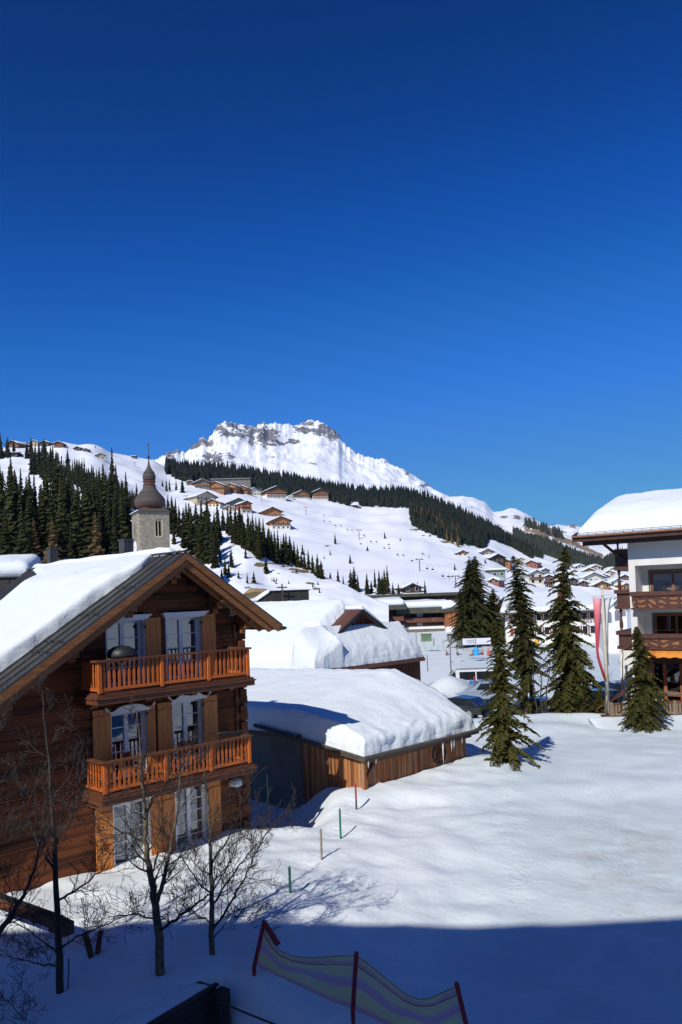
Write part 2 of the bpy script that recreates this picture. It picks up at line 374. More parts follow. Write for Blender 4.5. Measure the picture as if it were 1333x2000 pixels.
def rocky_snow(name, rock1, rock2, ns=.01, bump=.6, bs=.004, thr=(.45, .55), col=(.88, .9, .94)):
    n = N(name); v = n.coord(); a = n.n('Attribute', attribute_name='rock')
    f = n.noise(v, ns, 8, .68, .4); fb = n.noise(v, bs, 6, .6)
    m = n.math('ADD', a.outputs['Fac'], n.math('MULTIPLY', n.math('SUBTRACT', f, .5), 2.9))
    k = n.ramp(m, [(thr[0], (0, 0, 0)), (thr[1], (1, 1, 1))])
    rc = n.ramp(n.noise(v, ns*2.7, 6, .7), [(.35, rock2), (.65, rock1)])
    n.l(n.mix(k, col, rc), n.p.inputs['Base Color']); n.p.inputs['Roughness'].default_value = .85; n.p.inputs['Specular IOR Level'].default_value = .1
    n.l(n.bump(n.math('ADD', fb, n.math('MULTIPLY', k, -.12)), bump, 1/bs*.05), n.p.inputs['Normal']); return n.m
ROCKY = rocky_snow('snowy_rock', (.30, .29, .29), (.08, .08, .09), .022, .6, .012, (.47, .52))
SLOPE = rocky_snow('slope_snow', (.24, .19, .12), (.12, .10, .07), .12, .5, .02)
KNOLLM = rocky_snow('knoll_snow', (.30, .22, .11), (.13, .10, .06), .35, .6, .08)
# the high peak
peak = Sheet([(250, 985), (900, 1010)], [(250, 1900), (900, 1900)],
    [(250, 915), (315, 893), (330, 883), (342, 878), (356, 880), (362, 884), (378, 868), (388, 858), (397, 853), (408, 857), (416, 846), (428, 827), (440, 824), (452, 824), (468, 827), (488, 832), (500, 834), (508, 825), (514, 824), (524, 829), (540, 825), (548, 829), (560, 828), (575, 831), (590, 826), (606, 821), (620, 821), (634, 827), (650, 838), (662, 846), (668, 860), (680, 871), (695, 883), (712, 890), (735, 894), (752, 896), (765, 905), (790, 916), (805, 926), (832, 943), (850, 958), (880, 972), (900, 990)],
    [(250, 2700), (600, 3300), (900, 2900)], 250, 900, 26, .003, 1.5, 2, crag=11)
EL = [(450, 838, 30, 13), (483, 845, 16, 14), (505, 838, 16, 16), (520, 852, 26, 16), (492, 856, 8, 12), (600, 835, 22, 10), (632, 838, 28, 12), (655, 850, 14, 10), (395, 862, 16, 9), (378, 872, 12, 8), (412, 872, 10, 12), (421, 896, 18, 9), (340, 886, 14, 10), (450, 895, 10, 8), (528, 893, 8, 2.5), (760, 900, 10, 2.5), (798, 924, 8, 3), (838, 948, 14, 4), (535, 865, 22, 6), (575, 862, 14, 4), (615, 905, 10, 3)]
def peak_rock(px, v, p):
    x, y = proj(p); m = 0
    for cx, cy, rx, ry in EL:
        d = ((x-cx)/rx)**2+((y-cy)/ry)**2; m = max(m, 1.0-.34*d)
    return max(-.2, m*.70)
peak.build('mountain', ROCKY, 340, 130, 500, 300, peak_rock)
# far white hills on the right
hill = Sheet([(780, 1010), (1320, 1120)], [(780, 1500), (1320, 1500)],
    [(780, 1000), (850, 985), (868, 973), (885, 969), (905, 968), (925, 971), (948, 980), (965, 999), (980, 998), (996, 992), (1008, 992), (1020, 998), (1035, 1008), (1052, 1018), (1072, 1026), (1090, 1024), (1098, 1026), (1106, 1027), (1120, 1024), (1134, 1030), (1180, 1045), (1320, 1080)],
    [(780, 2600), (1320, 2600)], 780, 1320, 18, .004, 1.2, 5, crag=7)
ELH = [(987, 1010, 9, 3), (1010, 1011, 9, 4), (922, 989, 3, 3), (1120, 1027, 10, 4), (1068, 1022, 8, 2), (1040, 1013, 8, 2), (1100, 1040, 10, 4)]
def hill_rock(px, v, p):
    x, y = proj(p); m = 0
    for cx, cy, rx, ry in ELH: m = max(m, 1.0-.42*(((x-cx)/rx)**2+((y-cy)/ry)**2))
    return max(-.2, m*.8)
hill.build('far_hills', rocky_snow('far_rock', (.36, .28, .22), (.18, .16, .15), .02, .4, .008), 170, 60, 500, 300, hill_rock)
# wooded valley flank with a cliff and bare earth
flank = Sheet([(940, 1080), (1400, 1150)], [(940, 900), (1400, 900)],
    [(940, 1012), (990, 1028), (1010, 1024), (1030, 1020), (1050, 1022), (1075, 1030), (1095, 1040), (1130, 1055), (1180, 1068), (1215, 1062), (1250, 1058), (1400, 1050)],
    [(940, 1700), (1400, 1500)], 940, 1400, 10, .01, 1.1, 7, crag=2)
def flank_rock(px, v, p):
    x, y = proj(p); m = 0
    for cx, cy, rx, ry in [(1060, 1038, 24, 11), (1030, 1032, 10, 7)]: m = max(m, 1.15-.5*(((x-cx)/rx)**2+((y-cy)/ry)**2))
    for k in range(12):                       # strip of thawed grass running down to the right
        cx = 1078+k*8.5; cy = 1043+k*3.9; m = max(m, 1.0-.5*(((x-cx)/8)**2+((y-cy)/(5+k*.3))**2))
    for k in range(8):
        cx = 1000+k*5; cy = 1040+k*6; m = max(m, .75-.5*(((x-cx)/4)**2+((y-cy)/4)**2))
    return max(-.25, m*.85)
flank.build('valley_flank', rocky_snow('thawed_slope', (.40, .27, .15), (.20, .15, .11), .02, .5, .01), 150, 60, 300, 200, flank_rock)
# the long ski slope with the village
slope = Sheet([(-350, 1225), (1500, 1225)], [(-350, 190), (0, 190), (700, 205), (1500, 230)],
    [(-350, 850), (0, 874), (60, 872), (95, 869), (110, 864), (125, 862), (140, 866), (155, 869), (170, 867), (185, 868), (200, 874), (215, 884), (250, 891), (300, 899), (330, 915), (450, 920), (560, 938), (640, 953), (700, 965), (790, 964), (830, 973), (870, 990), (900, 1002), (940, 1024), (965, 1036), (1000, 1063), (1040, 1085), (1095, 1102), (1150, 1112), (1300, 1120), (1500, 1125)],
    [(-350, 700), (0, 760), (200, 830), (330, 960), (450, 1100), (640, 1150), (800, 1100), (950, 900), (1100, 650), (1500, 600)], -350, 1500, 7, .012, 1.12, 11)
def slope_rock(px, v, p):
    x, y = proj(p); m = -.35
    for cx, cy, rx, ry in [(812, 1035, 12, 3), (835, 1046, 14, 3), (870, 1058, 14, 3), (900, 1064, 12, 2), (640, 1066, 8, 2)]: m = max(m, .8-.5*(((x-cx)/rx)**2+((y-cy)/ry)**2))
    return m
slope.build('ski_slope', SLOPE, 300, 110, 250, 60, slope_rock)
# the knoll in front of it with spruces and thawed patches
knoll = Sheet([(-400, 1332), (760, 1290)], [(-400, 104), (760, 104)],
    [(-400, 925), (-150, 945), (0, 958), (60, 965), (120, 980), (200, 992), (260, 1002), (330, 1016), (345, 1020), (400, 1030), (432, 1034), (460, 1037), (482, 1044), (500, 1058), (520, 1075), (545, 1087), (560, 1094), (600, 1113), (640, 1128), (665, 1138), (690, 1152), (705, 1162), (730, 1172), (760, 1180)],
    [(-400, 240), (0, 235), (330, 205), (560, 185), (760, 150)], -400, 760, 2.2, .035, .95, 17)
KE = [(510, 1103, 12, 4), (545, 1100, 18, 3), (590, 1116, 18, 4), (575, 1112, 12, 2.5), (605, 1140, 10, 3), (380, 1085, 30, 6), (400, 1093, 18, 5), (340, 1080, 18, 4), (560, 1106, 12, 2), (620, 1150, 8, 2), (545, 1120, 6, 2), (150, 1050, 30, 3), (60, 1080, 18, 4), (480, 1148, 14, 2)]
def knoll_rock(px, v, p):
    x, y = proj(p); m = -.18
    for cx, cy, rx, ry in KE: m = max(m, .95-.5*(((x-cx)/rx)**2+((y-cy)/ry)**2))
    return m
knoll.build('knoll', KNOLLM, 260, 90, 60, 20, knoll_rock)
# earth mound with sandy face beside the chapel roof
# ------------------------------------------------------------------ far trees
def leafmat(name, c1, c2, scale=1.5, rough=.8):
    n = N(name); v = n.coord(); f = n.noise(v, scale, 4, .7)
    oi = n.n('ObjectInfo'); k = n.math('ADD', n.math('MULTIPLY', f, .8), n.math('MULTIPLY', oi.outputs['Random'], .25))
    n.l(n.ramp(k, [(.3, c2), (.85, c1)]), n.p.inputs['Base Color']); n.p.inputs['Roughness'].default_value = rough; n.p.inputs['Specular IOR Level'].default_value = .12
    return n.m
NEEDLE = leafmat('needles', (.125, .115, .024), (.022, .028, .009), 2.5)
NEEDLEF = leafmat('far_needles', (.062, .062, .018), (.018, .022, .009), .8)
NEEDLEW = leafmat('forest_needles', (.036, .042, .022), (.014, .02, .014), .1)
LARCH = leafmat('larch_twigs', (.15, .095, .035), (.075, .052, .024), .6)
BARK = plain('bark', (.16, .11, .075), (.07, .05, .035), 12, .9, .5, (3, 3, .6))
def far_spruce(seed, nb=110, wid=.19, low=.04):
    """unit-high spruce: short trunk, tiers of drooping ragged fronds"""
    rnd = random.Random(seed); t = MB(); t.tube([(0, 0, -.06), (0, 0, .5), (0, 0, .97)], [.018, .011, .002], 5)
    n0 = len(t.f)
    for i in range(nb):
        z = low+(1-low)*(i+rnd.random())/nb; z = min(z, .985)
        rr = wid*(1-z)**.8*(.5+.68*rnd.random())*(.92+.14*math.sin(z*23+seed)); a = i*2.4+rnd.random()*.9
        d = Vector((math.cos(a), math.sin(a), 0)); s = Vector((-d.y, d.x, 0)); wdt = rr*.42+.008
        dr = rr*(.25+.5*rnd.random())
        p0 = Vector((0, 0, z+.02)); p1 = d*rr*.6+Vector((0, 0, z-dr*.35)); p2 = d*rr+Vector((0, 0, z-dr))
        t.add([p0, p1+s*wdt, p2, p1-s*wdt, p1+Vector((0, 0, -.055*(1.1-z)))-d*rr*.1], [(0, 1, 2), (0, 2, 3), (0, 4, 1), (0, 3, 4), (4, 2, 1), (4, 3, 2)])
    return t
FS = []
def proto_far(seed, mt, **k):
    o = far_spruce(seed, **k).build('spruce', mt); FS.append(o); return o.data
protoM = [proto_far(1, NEEDLEF), proto_far(2, NEEDLEF, wid=.16), proto_far(3, NEEDLEF, wid=.23), proto_far(4, NEEDLEF, wid=.14, low=.1), proto_far(6, NEEDLEF, nb=150, wid=.2)]
protoL = [proto_far(11, LARCH, nb=90, wid=.2, low=.12), proto_far(12, LARCH, nb=80, wid=.24, low=.1)]
for o in FS: bpy.data.objects.remove(o)
TR = random.Random(5)
def hill_tree(sh, px, py, hpx, label, group, larch=False, name=None, wide=1.0):
    p = sh.foot(px, py); h = hpx/F*p.y*1.03
    me = TR.choice(protoL if larch else protoM)
    o = bpy.data.objects.new(name or ('larch' if larch else 'spruce'), me); COL.objects.link(o); o.location = p-Vector((0, 0, .02*h))
    wv = wide*TR.uniform(.8, 1.3); o.scale = (h*wv, h*wv*TR.uniform(.85, 1.15), h); o.rotation_euler = (0, 0, TR.random()*6.28)
    return tag(o, label, 'tree', group)
G1 = 'dark spruces on the slope left of the church'; L1 = 'dark spruce in the dense stand on the slope left of the church'
for px, py, h in [(3, 1078, 172), (22, 1088, 178), (-12, 1060, 150), (44, 1062, 148), (60, 1088, 120), (70, 1052, 128), (82, 1078, 130), (95, 1045, 118), (112, 1068, 170), (122, 1090, 160), (103, 1088, 150),
    (135, 1060, 120), (146, 1042, 105), (151, 1085, 130), (166, 1065, 118), (172, 1092, 158), (186, 1090, 160), (200, 1075, 128), (158, 1092, 110), (214, 1092, 138), (226, 1070, 112), (232, 1040, 100), (240, 1092, 128), (250, 1075, 110),
    (35, 1040, 110), (8, 1030, 110), (210, 1050, 92), (188, 1018, 70), (198, 1022, 78), (60, 1030, 95), (128, 1030, 112), (90, 1020, 100), (-30, 1075, 150), (12, 1100, 110), (45, 1105, 120), (140, 1098, 80), (225, 1100, 110), (196, 1100, 100)]:
    hill_tree(knoll, px, py, h, L1, G1)
for k in range(62):
    px = TR.uniform(-20, 252); hill_tree(knoll, px, TR.uniform(1000, 1095), TR.uniform(55, 140), L1, G1)
# single trees across the strip of snow behind them
for px, py, h in [(140, 1000, 22), (150, 938, 14), (142, 940, 16), (163, 980, 26), (210, 975, 28), (200, 972, 18), (190, 972, 22)]:
    hill_tree(slope, px, py, h, 'small spruce standing free on the snow strip below the diagonal wood', 'small spruces on the upper left snow')
G2 = 'spruces of the diagonal wood on the left hillside'; L2 = 'dark spruce in the diagonal wood running down the left hillside'
for k in range(120):
    t = TR.random(); px = 62+t*238; py = 905+t*118+TR.uniform(-10, 12)-20*math.sin(t*3.1)*TR.random()
    hill_tree(slope, px, py+8, TR.uniform(38, 58)*(1 if px > 110 else .8), L2, G2)
for px, py, h in [(2, 895, 52), (-8, 890, 48), (17, 893, 42), (28, 885, 30), (14, 888, 35), (62, 892, 38), (70, 905, 40), (54, 895, 32), (78, 925, 62), (92, 926, 58), (86, 925, 66), (100, 915, 46), (66, 925, 48), (88, 895, 40), (104, 900, 36), (40, 892, 12), (187, 875, 7), (52, 893, 26)]:
    hill_tree(slope, px, py, h, 'dark spruce among the small houses on the upper left ridge', 'spruces on the upper left ridge')
for px, py, h, wd in [(68, 1100, 88, 1.1), (105, 1100, 86, 1.15)]:
    hill_tree(knoll, px, py, h, ('left' if px < 80 else 'right')+' of two golden brown larches in front of the dark spruces', 'golden brown larches', True, wide=wd)
hill_tree(knoll, 189, 1106, 105, 'olive brown larch before the spruces between the two dark chimneys', None, True)
G3 = 'spruces beside the church tower'; L3 = 'dark spruce in the stand just right of the church tower'
for px, py, h in [(330, 1022, 55), (338, 1040, 70), (345, 1035, 62), (352, 1048, 62), (360, 1040, 50), (366, 1055, 50), (326, 960, 25), (332, 958, 24), (345, 958, 22), (318, 950, 14), (357, 962, 30), (324, 1000, 40), (372, 1060, 52), (376, 1078, 88), (386, 1082, 100), (397, 1090, 112), (406, 1098, 92), (415, 1100, 80), (421, 1108, 70), (392, 1098, 70), (431, 1102, 42), (409, 1070, 70), (341, 1062, 38), (358, 1070, 36)]:
    hill_tree(knoll if h > 30 else slope, px, py, h, L3, G3)
G4 = 'spruces along the crest of the knoll'; L4 = 'dark spruce in the row along the crest of the knoll below the hillside chalets'
for px, py, h in [(437, 1036, 42), (447, 1042, 55), (453, 1046, 62), (462, 1048, 66), (470, 1046, 60), (476, 1052, 52), (487, 1058, 58), (496, 1066, 62), (503, 1076, 66), (510, 1084, 74), (517, 1082, 70), (526, 1080, 48), (533, 1084, 46), (531, 1070, 40), (545, 1096, 62), (551, 1096, 46), (541, 1100, 50), (568, 1098, 52), (576, 1102, 46), (571, 1100, 40), (583, 1108, 44), (596, 1112, 40), (604, 1114, 42), (612, 1120, 38), (622, 1126, 46), (629, 1130, 36), (506, 1092, 50), (500, 1084, 44), (590, 1106, 30)]:
    hill_tree(knoll, px, py, h, L4, G4, wide=1.1)
G5 = 'lone small spruces on the knoll'
for px, py, h in [(481, 1091, 27), (453, 1108, 38), (441, 1122, 36), (434, 1132, 24), (448, 1128, 30), (467, 1130, 16), (484, 1139, 20), (497, 1139, 24), (521, 1120, 34), (532, 1134, 8), (540, 1140, 8), (541, 1134, 8), (580, 1118, 8), (612, 1146, 10), (622, 1142, 8), (565, 1140, 7), (625, 1158, 12), (536, 1136, 10)]:
    hill_tree(knoll, px, py, h, 'small spruce standing alone on the snowy flank of the knoll', G5, wide=1.25)
G6 = 'spruces at the foot of the ski slope'
for px, py, h in [(646, 1134, 20), (661, 1139, 30), (671, 1140, 20), (686, 1150, 40), (693, 1152, 48), (700, 1154, 36), (718, 1158, 42), (726, 1156, 26), (733, 1146, 38), (742, 1158, 46), (748, 1158, 38), (758, 1158, 56), (752, 1150, 42), (768, 1158, 24), (779, 1158, 22), (831, 1158, 28), (816, 1140, 8)]:
    hill_tree(slope, px, py+3, h, 'spruce in the loose row at the foot of the ski slope beside the dark hut', G6, wide=1.15)
for px, py, h, lb in [(655, 1060, 22, 'round topped lone spruce high on the open ski slope under the first lift pylon'), (752, 1050, 14, 'small squat pair of spruces in the middle of the ski slope'), (782, 1055, 7, 'tiny spruce right of the squat pair on the ski slope'), (645, 1083, 12, 'small spruce below the round topped lone one'), (684, 1098, 18, 'lone spruce beside the bare bushes on the ski slope'), (633, 1090, 8, 'tiny spruce at the left edge of the open piste'), (718, 1076, 10, 'tiny spruce in the centre of the open piste'), (838, 1088, 7, 'tiny spruce right of the second lift pylon'), (889, 1112, 14, 'small lone spruce left of the double topped spruce'), (591, 1082, 22, 'lone spruce on the open slope behind the knoll crest'), (948, 1098, 12, 'small spruce beside the pale timber house on the right slope'), (1058, 1112, 15, 'small spruce beside the red timber house on the right slope'), (1082, 1120, 9, 'small pointed spruce above the valley roofs')]:
    hill_tree(slope, px, py+2, h, lb, None, wide=1.3)
for k in range(16): hill_tree(knoll, TR.uniform(365, 432), TR.uniform(1050, 1100), TR.uniform(45, 85), L3, G3)
for k in range(22):
    px = TR.uniform(438, 580); hill_tree(knoll, px, interp([(438, 1045), (500, 1078), (580, 1108)], px)+TR.uniform(-6, 6), TR.uniform(35, 62), L4, G4)
# mass of the wood along the crest, one object
def wood(name, label, sh, regions, count, hm, mt, seed, wid=.20):
    rnd = random.Random(seed); mb = MB()
    for k in range(count):
        px, py = regions(rnd); p = sh.foot(px, py); h = rnd.uniform(.7, 1.2)*hm*min(1.3, (p.y/(1050 if 'flank' not in name and 'cliff' not in name and 'ridge' not in name else 1200))**.8); a0 = rnd.random()*6
        p = p-Vector((0, 0, .5)); n = 6
        for tier in range(4):
            z0 = h*(.05+tier*.22); z1 = z0+h*(.42 if tier < 3 else .34); r = h*wid*(1-tier*.23)
            V = [p+Vector((0, 0, z1))]
            for q in range(n):
                rr = r*(.6+.75*rnd.random()); a = a0+tier+2*PI*q/n; V.append(p+Vector((rr*math.cos(a), rr*math.sin(a), z0-rr*.2)))
            mb.add(V, [(0, 1+q, 1+(q+1) % n) for q in range(n)])
    o = mb.build(name, mt); return tag(o, label, 'wood', kind='stuff')
FT = [(325, 905), (338, 908), (350, 914), (450, 920), (560, 938), (640, 953), (700, 965), (790, 966), (830, 975), (870, 992), (900, 1004), (940, 1026), (965, 1038), (1000, 1065), (1040, 1088)]
FB = [(325, 925), (345, 936), (370, 942), (415, 948), (490, 956), (500, 962), (560, 970), (640, 978), (680, 988), (720, 990), (800, 993), (806, 1030), (850, 1048), (900, 1063), (945, 1072), (955, 1052), (1000, 1068), (1040, 1091)]
def reg1(r):
    px = r.uniform(325, 1040) if r.random() < .8 else r.uniform(800, 955); a, b = interp(FT, px), interp(FB, px)
    return px, a+(b-a)*r.random()
wood('crest_wood', 'broad dark spruce wood along the crest above the hillside chalets', slope, reg1, 4200, 13.5, NEEDLEW, 3)
def reg1b(r):
    px = r.uniform(803, 900); return px, interp([(803, 1000), (900, 1050)], px)+r.uniform(-8, 22)*(.3+.7*r.random())
wood('larch_wood', 'patch of brownish bare larches at the left tip of the dark wood', slope, reg1b, 130, 13, LARCH, 9, .16)
FT2 = [(1004, 1046), (1030, 1060), (1050, 1064), (1075, 1068), (1100, 1079), (1140, 1096), (1180, 1109), (1200, 1092), (1240, 1082)]
FB2 = [(1004, 1058), (1020, 1066), (1050, 1066), (1062, 1082), (1090, 1092), (1130, 1110), (1180, 1118), (1240, 1120)]
FN = N('flank_needles'); FN.p.inputs['Base Color'].default_value = (.032, .04, .024, 1); FN.p.inputs['Roughness'].default_value = .9
def reg2(r):
    px = r.uniform(1004, 1240); a, b = interp(FT2, px), interp(FB2, px); t = r.random()
    return px, a+(b-a)*t
wood('flank_wood', 'far dark wood on the valley flank under the grey cliff', flank, reg2, 2400, 15, FN.m, 4, .22)
def reg3(r):
    px = r.uniform(1026, 1100); return px, 1023+(px-1026)*.33+r.uniform(-2, 6)
wood('cliff_wood', 'thin line of spruces above the grey cliff', flank, reg3, 90, 13, FN.m, 6, .2)
def reg4(r):
    px = r.uniform(930, 1060); return px, 1040+(px-930)*.42+r.uniform(-12, 6)
wood('ridge_wood', 'dark spruces descending the ridge right of the crest wood', flank, reg4, 260, 14, NEEDLEW, 8, .22)
# ------------------------------------------------------------------ frames: local x along a facade, -y towards the viewer
class Frame:
    def __init__(s, o, th):
        s.o = Vector((o[0], o[1], 0)); s.th = th; c, q = math.cos(th), math.sin(th); s.x = Vector((c, q, 0)); s.y = Vector((-q, c, 0))
    def hit(s, px, py, y=0):                  # sight line meets the plane local y; returns local x and z
        d = ray(px, py); o = Vector((0, 0, CAMZ))-s.o; k = (y-o.dot(s.y))/d.dot(s.y); p = o+d*k; return p.dot(s.x), p.z
    def wx(s, px, py, x=0):                   # plane local x; returns local y and z
        d = ray(px, py); o = Vector((0, 0, CAMZ))-s.o; k = (x-o.dot(s.x))/d.dot(s.x); p = o+d*k; return p.dot(s.y), p.z
# ================================================================== the log chalet
A45 = R(45.1)
W0 = Vector((-7.34, 22.78, 0)); FC = Frame(W0, A45); BY = -1.1; RY = -.95
ch = thing('chalet', 'dark log chalet with two orange wooden balconies and deep snow on its seamed roof', 'chalet', W0, A45)
ur, zr = FC.hit(365, 1079, RY); ue, ze = FC.hit(553, 1221, RY); SL = (zr-ze)/(ue-ur); LW = -7.5; RW = 5.62; BACK = 10.2
def zroof(u): return zr-SL*abs(u-ur)
RT_ = .20                                     # roof build-up thickness
# body behind the log front
mb = MB()
uL = LW
mb.prism([(uL, -1), (RW-.02, -1), (RW-.02, zroof(RW)-.35), (ur, zr-.35), (uL, zroof(uL)-.35)], .62, 6.6)
mb.build('body', LOG, ch)
mb = MB(); mb.box((RW-.25, .14, -.6), (RW-.021, .619, zroof(RW)-.45)); mb.build('side_wall', LOG, ch)
# log courses, each a rounded timber, with window openings left between
wins = {}
def opening(px0, px1, top, bot):              # pixel limits on the wall plane -> u0,u1,z0,z1
    u0, z1 = FC.hit(px0, top, 0); u1, _ = FC.hit(px1, top, 0); return u0, u1
zb1 = FC.hit(201, 1352, BY)[1]; zb2 = FC.hit(205, 1550, BY)[1]
OPS = [(FC.hit(211, 1300)[0], FC.hit(283, 1300)[0], zb1, FC.hit(247, 1213)[1], 1), (FC.hit(328, 1290)[0], FC.hit(396, 1290)[0], zb1, FC.hit(362, 1206)[1], 1),
       (FC.hit(219, 1450)[0], FC.hit(289, 1440)[0], zb2, FC.hit(250, 1392)[1], 2), (FC.hit(340, 1430)[0], FC.hit(400, 1420)[0], zb2, FC.hit(370, 1368)[1], 2),
       (FC.hit(224, 1620)[0], FC.hit(292, 1600)[0], -.3, FC.hit(255, 1568)[1], 3), (FC.hit(345, 1590)[0], FC.hit(407, 1570)[0], -.3, FC.hit(375, 1536)[1], 3)]
mb = MB(); z = -.6; ci = 0; rl = random.Random(3)
while z < zr-.5:
    h = .27; a = uL; b = RW; zt = z+h
    lim = (zr-.3-zt)/SL
    a = max(a, ur-lim); b = min(b, ur+lim)
    segs = [(a, b)]
    for (o0, o1, oz0, oz1, _) in OPS:
        if zt > oz0+.02 and z < oz1-.02:
            ns = []
            for s0, s1 in segs:
                if o1 <= s0 or o0 >= s1: ns.append((s0, s1)); continue
                if o0 > s0: ns.append((s0, o0))
                if o1 < s1: ns.append((o1, s1))
            segs = ns
    for s0, s1 in segs:
        if s1-s0 < .02: continue
        j = rl.uniform(-.008, .008); yy = .0+j; V = []
        prof = [(.13, 0), (yy+.016, 0), (yy+.002, .025), (yy-.006, h*.5), (yy+.002, h-.025), (yy+.016, h-.004), (.13, h-.004)]
        nseg = max(1, int((s1-s0)/.8))
        for k in range(nseg+1):
            u = s0+(s1-s0)*k/nseg; wv = .012*nz(u*.9, ci*3.1, 1)
            for (py_, pz) in prof: V.append((u, py_+(wv if py_ < .1 else 0), z+pz+.5*wv))
        n_ = len(prof); Fc = []
        for k in range(nseg):
            for q in range(n_-1): Fc.append((k*n_+q, (k+1)*n_+q, (k+1)*n_+q+1, k*n_+q+1))
        Fc.append(tuple(range(n_))); Fc.append(tuple(nseg*n_+q for q in range(n_))[::-1])
        mb.add(V, Fc)
    # crossing log ends at the right corner
    if z < zroof(RW)-.6 and ci % 2 == 0: mb.box((RW-.30, -.16, z+.01), (RW-.04, .0, z+h-.01))
    if z < zroof(RW)-.6 and ci % 2 == 1: mb.box((RW, .02, z+.01), (RW+.12, .2, z+h-.01))
    z += h; ci += 1
wall = mb.build('wall', LOG, ch)
# the corner board seen as a thin lit post
MB().box((RW-.42, -.05, -.6), (RW-.30, -.012, zroof(RW)-.5)).build('corner_post', WOODD, ch)
# roof: two planes with standing seams
for sgn, e in ((-1, ur-uL+.9), (1, ue-ur)):
    mb = MB(); a = Vector((ur, RY, zr)); b = Vector((ur+sgn*e, RY, zr-SL*e)); c = b+Vector((0, (BACK if sgn > 0 else 7.0)-RY, 0)); d = a+Vector((0, BACK-RY, 0))
    mb.slab((a, b, c, d) if sgn > 0 else (d, c, b, a), .10)
    yy = RY+.02
    while yy < BACK:
        fe = 1 if (sgn > 0 or yy < 7.0) else max(.03, (BACK-yy)/(BACK-7.0)); mb.beam(Vector((ur, yy, zr+.012)), Vector((ur+sgn*e*fe, yy, zr-SL*e*fe+.012)), .025, .05); yy += .46
    if sgn < 0:
        mb.beam(Vector((ur, RY-.02, zr+.045)), Vector((ur, BACK, zr+.045)), .22, .04)
    rf = mb.build('roof', METAL, ch)
    # soffit boards and rafters under the overhang
    mb = MB(); o = Vector((0, 0, -.11)); a2 = a+o+Vector((0, .02, 0)); b2 = b+o+Vector((-sgn*.03, .02, .02))
    mb.slab([a2, b2, b2+Vector((0, 1.3, 0)), a2+Vector((0, 1.3, 0))] if sgn > 0 else [a2+Vector((0, 1.3, 0)), b2+Vector((0, 1.3, 0)), b2, a2], .03)
    mb.build('soffit', WOODD, ch)
    # stepped barge boards
    nrm = Vector((sgn*SL, 0, 1)).normalized()
    for q, (dy, off, hh, endk) in enumerate(((-.01, .115, .17, 0), (.07, .30, .24, .38), (.30, .40, .26, .62))):
        mb = MB(); p = Vector((ur, RY+dy, zr))-Vector((0, 0, off)); e2 = e-endk*.9
        t = Vector((ur+sgn*e2, RY+dy, zr-SL*e2))-Vector((0, 0, off))
        V = []
        for yy in (0, .05):
            V += [p+Vector((0, yy, hh*.5)), t+Vector((0, yy, hh*.5)), t+Vector((-sgn*.04, yy, -hh*.25)), t+Vector((-sgn*.20, yy, -hh*.5)), p+Vector((0, yy, -hh*.6))]
        mb.add(V, [(0,1,2,3,4), (9,8,7,6,5)]+[(i, (i+1) % 5, (i+1) % 5+5, i+5) for i in range(5)])
        mb.build('barge_board', (METALD, BARGE, BARGE)[q] if q else BARGE, ch)
# ridge and wall-plate purlins carrying the overhang
for u_, top in ((ur, zr-.30), (ur+1.55, zroof(ur+1.55)-.30), (ur-1.55, zroof(ur-1.55)-.30), (RW-.16, zroof(RW-.16)-.30), (ur-3.4, zroof(ur-3.4)-.30), (ur-5.3, zroof(ur-5.3)-.3)):
    mb = MB(); mb.box((u_-.11, RY+.22, top-.26), (u_+.11, .1, top)); mb.box((u_-.11, RY+.48, top-.46), (u_+.11, .1, top-.264)); mb.box((u_-.11, RY+.72, top-.62), (u_+.11, .1, top-.464))
    mb.build('purlin', BARGE, ch, bevel=.015)
# gutter end on the right eave
mb = MB(); mb.tube([(ue+.06, RY-.02, ze-.10), (ue+.06, BACK, ze-.10)], [.065, .065], 8); mb.box((ue-.12, RY-.03, ze-.13), (ue+.16, RY+.03, ze-.06)); mb.build('gutter', METALD, ch)
# snow guards: thin rods on brackets
for px, py in ((93, 1305), (120, 1247), (190, 1193), (262, 1141)):
    u_, z_ = FC.hit(px, py, RY+.25); u_ = ur-(ur-u_)
    zz = zroof(u_)+.10; mb = MB(); mb.tube([(u_, RY+.12, zz), (u_, RY+1.3, zz)], [.014, .014], 6)
    for k in (0.2, .7, 1.15): mb.box((u_-.01, RY+k, zz-.1), (u_+.01, RY+k+.02, zz+.01))
    mb.build('snow_guard', IRON, ch)
